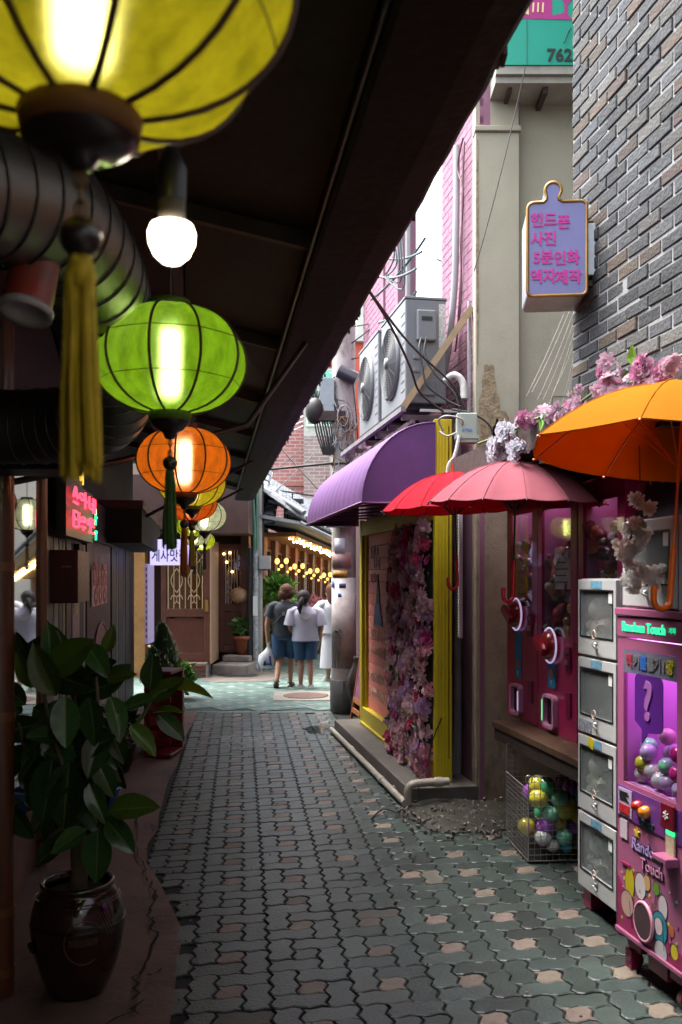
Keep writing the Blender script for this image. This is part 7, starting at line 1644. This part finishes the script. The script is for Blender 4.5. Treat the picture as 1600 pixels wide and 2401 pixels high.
def person(loc, rz, H, label, shirt, shorts, hair, hairkind, shoe, pose, wide=1.0, shirt_len=.0):
    """walks away along local +y; all sizes follow the standing height H"""
    t = thing('person', label, 'person', loc, rz); h = H
    sh_w, hp_w = .118*h*wide, .062*h
    lh, rh = pose['lhand'], pose['rhand']; lf, rf_ = pose['lfoot'], pose['rfoot']; lk, rk_ = pose['lknee'], pose['rknee']
    ht = pose.get('head', (0, .01*h, 0))
    J = {'pel': ((0, 0, .53*h), .075*h), 'sp': ((0, .005*h, .63*h), .07*h), 'ch': ((0, .0, .74*h), .082*h), 'nk': ((0, .01*h, .835*h), .032*h), 'hd0': ((ht[0]*.6, .01*h+ht[1]*.6, .885*h), .048*h), 'hd': ((ht[0], .012*h+ht[1], .93*h), .062*h), 'hd1': ((ht[0], .01*h+ht[1], .975*h), .042*h)}
    J['nose'] = ((ht[0]+pose.get('look', 0)*.05*h, .065*h+ht[1], .915*h), .013*h)
    E_ = [('pel','sp'),('sp','ch'),('ch','nk'),('nk','hd0'),('hd0','hd'),('hd','hd1'),('hd0','nose')]
    for s_, n_, hand, foot, knee in ((-1, 'l', lh, lf, lk), (1, 'r', rh, rf_, rk_)):
        J[n_+'s'] = ((s_*sh_w, 0, .795*h), .036*h); el = ((s_*sh_w*1.18+hand[0])/2+s_*.018*h, hand[1]*.4-.02*h, (.795*h+hand[2])/2+.0*h)
        J[n_+'e'] = (el, .027*h); J[n_+'w'] = (hand, .019*h)
        hv = (Vector(hand)-Vector(el)).normalized()
        J[n_+'p'] = (tuple(Vector(hand)+hv*.035*h), (.020*h, .012*h))
        E_ += [('ch', n_+'s'), (n_+'s', n_+'e'), (n_+'e', n_+'w'), (n_+'w', n_+'p')]
        for q, (ox, l_) in enumerate(((-.014, .042), (-.005, .05), (.005, .047), (.013, .036))):
            J[n_+'f%d' % q] = (tuple(Vector(hand)+hv*(.042+l_)*h+Vector((ox*.5*h, ox*h, -.004*h))), .0058*h); E_.append((n_+'p', n_+'f%d' % q))
        J[n_+'t'] = (tuple(Vector(hand)+hv*.045*h+Vector((-s_*.012*h, .026*h, 0))), .007*h); E_.append((n_+'p', n_+'t'))
        J[n_+'h'] = ((s_*hp_w, 0, .49*h), .062*h); J[n_+'k'] = (knee, .037*h); kf = Vector(knee).lerp(Vector(foot), .35)
        J[n_+'c'] = ((kf.x, kf.y-.01*h, kf.z), .037*h); J[n_+'a'] = ((foot[0], foot[1], foot[2]+.035*h), .021*h); J[n_+'o'] = ((foot[0]+s_*.01*h, foot[1]+.045*h, foot[2]+pose.get(n_+'toe', .014)*h), .019*h); J[n_+'x'] = ((foot[0]+s_*.018*h, foot[1]+.09*h, foot[2]+pose.get(n_+'toe2', .012)*h), .015*h)
        E_ += [('pel', n_+'h'), (n_+'h', n_+'k'), (n_+'k', n_+'c'), (n_+'c', n_+'a'), (n_+'a', n_+'o'), (n_+'o', n_+'x')]
    body('body', t, J, E_, 'pel', M_skin)
    # shirt: torso and sleeves in one mesh
    b = MB(); zb = .50*h-shirt_len
    b.loft([(0, -.003*h, zb, .125*h*wide, .095*h), (0, 0, .56*h, .118*h*wide, .092*h), (0, 0, .66*h, .116*h*wide, .086*h), (0, -.004*h, .75*h, .128*h*wide, .086*h), (0, -.002*h, .80*h, .115*h*wide, .072*h), (0, .003*h, .832*h, .062*h, .055*h), (0, .008*h, .845*h, .045*h, .045*h)], 24, False)
    for s_, n_ in ((-1, 'l'), (1, 'r')):
        a_, e_ = Vector(J[n_+'s'][0]), Vector(J[n_+'e'][0]); p0 = a_-Vector((s_*.04*h, 0, 0)); f_ = .95 if wide > 1.15 else .62
        b.tube([a_-Vector((s_*.075*h, 0, -.012*h)), a_-Vector((s_*.03*h, 0, -.004*h)), a_+Vector((s_*.006*h, 0, -.012*h)), a_.lerp(e_, .35), a_.lerp(e_, f_)], [.030*h, .046*h, .052*h, .052*h*wide, .058*h*wide], 16, False)
    b.build('shirt', shirt, t)
    if shorts:
        b = MB()
        b.loft([(0, 0, .47*h, .115*h, .088*h), (0, 0, .53*h, .112*h, .086*h), (0, 0, .56*h, .108*h, .082*h)], 20, False)
        for s_, n_ in ((-1, 'l'), (1, 'r')):
            a_, k_ = Vector(J[n_+'h'][0]), Vector(J[n_+'k'][0]); b.tube([a_+Vector((0, 0, .03*h)), a_.lerp(k_, .3), a_.lerp(k_, .92)], [.078*h, .072*h, .066*h], 16, False)
        b.build('shorts', shorts, t)
    # hair
    c = Vector((ht[0], .0*h+ht[1], .94*h)); b = MB(); b.ball(c+Vector((0, -.006*h, .004*h)), .071*h, 16, 12, 1.02)
    if hairkind == 'bob': b.ball(c+Vector((-.02*h, -.02*h, -.03*h)), .062*h, 14, 10, .95); b.ball(c+Vector((.022*h, -.015*h, -.02*h)), .058*h, 14, 10); b.ball(c+Vector((-.06*h, -.015*h, -.045*h)), .026*h, 10, 8)
    if hairkind == 'tail': b.ball(c+Vector((0, -.02*h, -.02*h)), .062*h, 14, 10); b.tube([c+Vector((-.01*h, -.068*h, -.01*h)), c+Vector((-.025*h, -.10*h, -.05*h)), c+Vector((-.04*h, -.095*h, -.12*h)), c+Vector((-.035*h, -.08*h, -.17*h))], [.02*h, .03*h, .026*h, .006*h], 10)
    if hairkind == 'long': b.tube([c+Vector((0, -.02*h, 0)), c+Vector((0, -.05*h, -.1*h)), c+Vector((0, -.05*h, -.22*h))], [.068*h, .062*h, .03*h], 12)
    b.build('hair', hair, t)
    for s_, n_, foot in ((-1, 'l', lf), (1, 'r', rf_)):
        b = MB(); a_ = Vector(J[n_+'a'][0]); x_ = Vector(J[n_+'x'][0]); o_ = Vector(J[n_+'o'][0])
        hz = Vector((0, 0, -.030*h)); b.bar(a_+Vector((0, -.03*h, -.036*h)), x_+Vector((0, .012*h, -.014*h)), .05*h, .014*h)
        if shoe[1] == 'sandal':
            b.tube([o_+Vector((.024*h*cos(q), .0, .022*h*sin(q))) for q in [2*pi*i/12 for i in range(12)]], .006*h, 5, closed=True); b.tube([a_+Vector((.026*h*cos(q), .026*h*sin(q), 0)) for q in [2*pi*i/12 for i in range(12)]], .006*h, 5, closed=True)
        else:
            b.tube([a_+Vector((0, -.012*h, -.018*h)), o_+Vector((0, 0, -.0)), x_], [.030*h, .029*h, .022*h], 12)
        b.build('shoe', shoe[0], t)
    return t, J
M_denim = mat('denim_blue', (.022, .075, .17), .8, var=.35, vs=12, bump=.2); M_slate = mat('slate_shirt', (.018, .024, .033), .85, var=.2, vs=8); M_lav = mat('lavender_white', (.48, .46, .56), .85, var=.1, vs=8)
M_hairb = mat('brown_hair', (.085, .034, .02), .75, var=.5, vs=30, bump=.6, bs=90, spec=.2); M_hairk = mat('black_hair', (.014, .010, .010), .7, var=.4, vs=30, bump=.6, bs=90, spec=.25)
Hm = 1.56
pmn, Jm = person((-.86, 13.85, 0), radians(-4), Hm, 'man in dark slate T-shirt and blue shorts walking away with a white plastic bag', M_slate, M_denim, M_hairb, 'bob', (mat('sandal_black', (.02, .015, .013), .6), 'sandal'),
    dict(lhand=(-.27, .02, .68), rhand=(.20, .10, .76), lfoot=(-.10, -.22, .05), rfoot=(.07, .08, .0), lknee=(-.095, .02, .43), rknee=(.085, .10, .44), head=(.02, .03, -.0), look=1, ltoe=-.002, ltoe2=-.022), 1.04)
b = MB(); b.bar((-.16, -.135, .98), (.13, -.12, 1.27), .028, .008); b.build('bag_strap', mat('grey_strap', (.2, .2, .2), .6), pmn)
b = MB(); b.box(-.03, .02, -.15, -.13, 1.10, 1.16); b.build('buckle', M_steel, pmn)
bag = thing('plastic_bag', 'white plastic shopping bag hanging from the left hand of the man', 'bag', (-1.13, 13.87, .28))
b = MB(); b.loft([(0, 0, 0, .05, .04), (0, 0, .02, .12, .08), (.0, 0, .10, .15, .10), (-.01, 0, .2, .13, .085), (.01, 0, .28, .06, .045), (.02, 0, .34, .02, .015), (.02, 0, .40, .025, .02)], 16)
b.v = [(x+.012*noise.noise((x*20, y*20, z*20)), y+.012*noise.noise((x*20, z*20, 3)), z) for x, y, z in b.v]
b.build('body', mat('bag_white', (.55, .56, .60), .5, var=.25, vs=14, bump=.3, bs=30), bag)
b = MB(); b.box(-.06, .05, -.108, -.09, .06, .085); b.box(-.05, -.02, -.108, -.09, .05, .12); b.bar((.06, -.1, .05), (.04, -.09, .2), .03, .006); b.build('print', mat('bag_navy', (.03, .035, .16), .6), bag)
gl_, Jg = person((-.545, 13.75, 0), radians(3), 1.47, 'girl with black ponytail in loose lavender white top and blue shorts', M_lav, M_denim, M_hairk, 'tail', (mat('white_sneaker', (.6, .57, .55), .6), 'shoe'),
    dict(lhand=(-.19, .05, .70), rhand=(.21, .06, .70), lfoot=(-.07, -.02, 0), rfoot=(.08, -.07, 0), lknee=(-.065, .04, .41), rknee=(.075, .0, .41), head=(-.03, .0, -.01), look=-.5), 1.16, .02)
b = MB(); b.tube([(.085*cos(a), -.105+.02*sin(a), 1.10+.06*sin(a)) for a in [pi+pi*i/12 for i in range(13)]], .012, 6); b.tube([(.055*cos(a), -.115, 1.11+.03*sin(a)) for a in [2*pi*i/12 for i in range(12)]], .010, 5, closed=True); b.build('collar_print', mat('print_ochre', (.40, .30, .16), .8), gl_)
pw, Jw = person((-.14, 14.6, 0), radians(15), 1.56, 'person in long white dress half hidden by the utility pole', mat('white_dress', (.52, .52, .56), .85, var=.08), None, M_hairb, 'long', (mat('pale_shoe', (.4, .36, .34), .6), 'shoe'),
    dict(lhand=(-.22, .16, 1.02), rhand=(.22, .1, .8), lfoot=(-.07, 0, 0), rfoot=(.07, 0, 0), lknee=(-.07, .02, .42), rknee=(.07, .02, .42), head=(0, .02, 0), look=-1), 1.0)
b = MB(); b.loft([(0, 0, .22, .21, .17), (0, 0, .5, .19, .15), (0, 0, .78, .16, .12), (0, 0, .88, .15, .115)], 20, False); b.build('skirt', MATS['white_dress'], pw)
ph_ = thing('phone', 'smartphone held up by the person in white', 'phone', (-.40, 14.72, 1.06)); b = MB(); b.box(0, .075, 0, .01, 0, .14); b.build('body', mat('phone_grey', (.35, .36, .4), .3), ph_, .004)
# low wall closing the street far away and houses on the left behind the timber house
block('unseen_rear_house', 'unseen grey house added behind the camera to darken the foreground', (-4, -10, 0), 0, 9, 2, 0, 6, mat('rear_grey', (.2, .19, .18), .9, var=.3, vs=1))  # added out of view so less light reaches the foreground
block('far_house', 'dull brick house far behind the timber house', (-9.5, 24, 0), 0, 5.2, 6, 0, 7.5, mat('dull_brick', (.22, .15, .12), .9, var=.3, vs=1))
block('end_house', 'beige house closing the street behind the restaurant', (-.4, 33, 0), 0, 6, 4, 0, 6.2, mat('end_beige', (.42, .38, .32), .85, var=.25, vs=1))
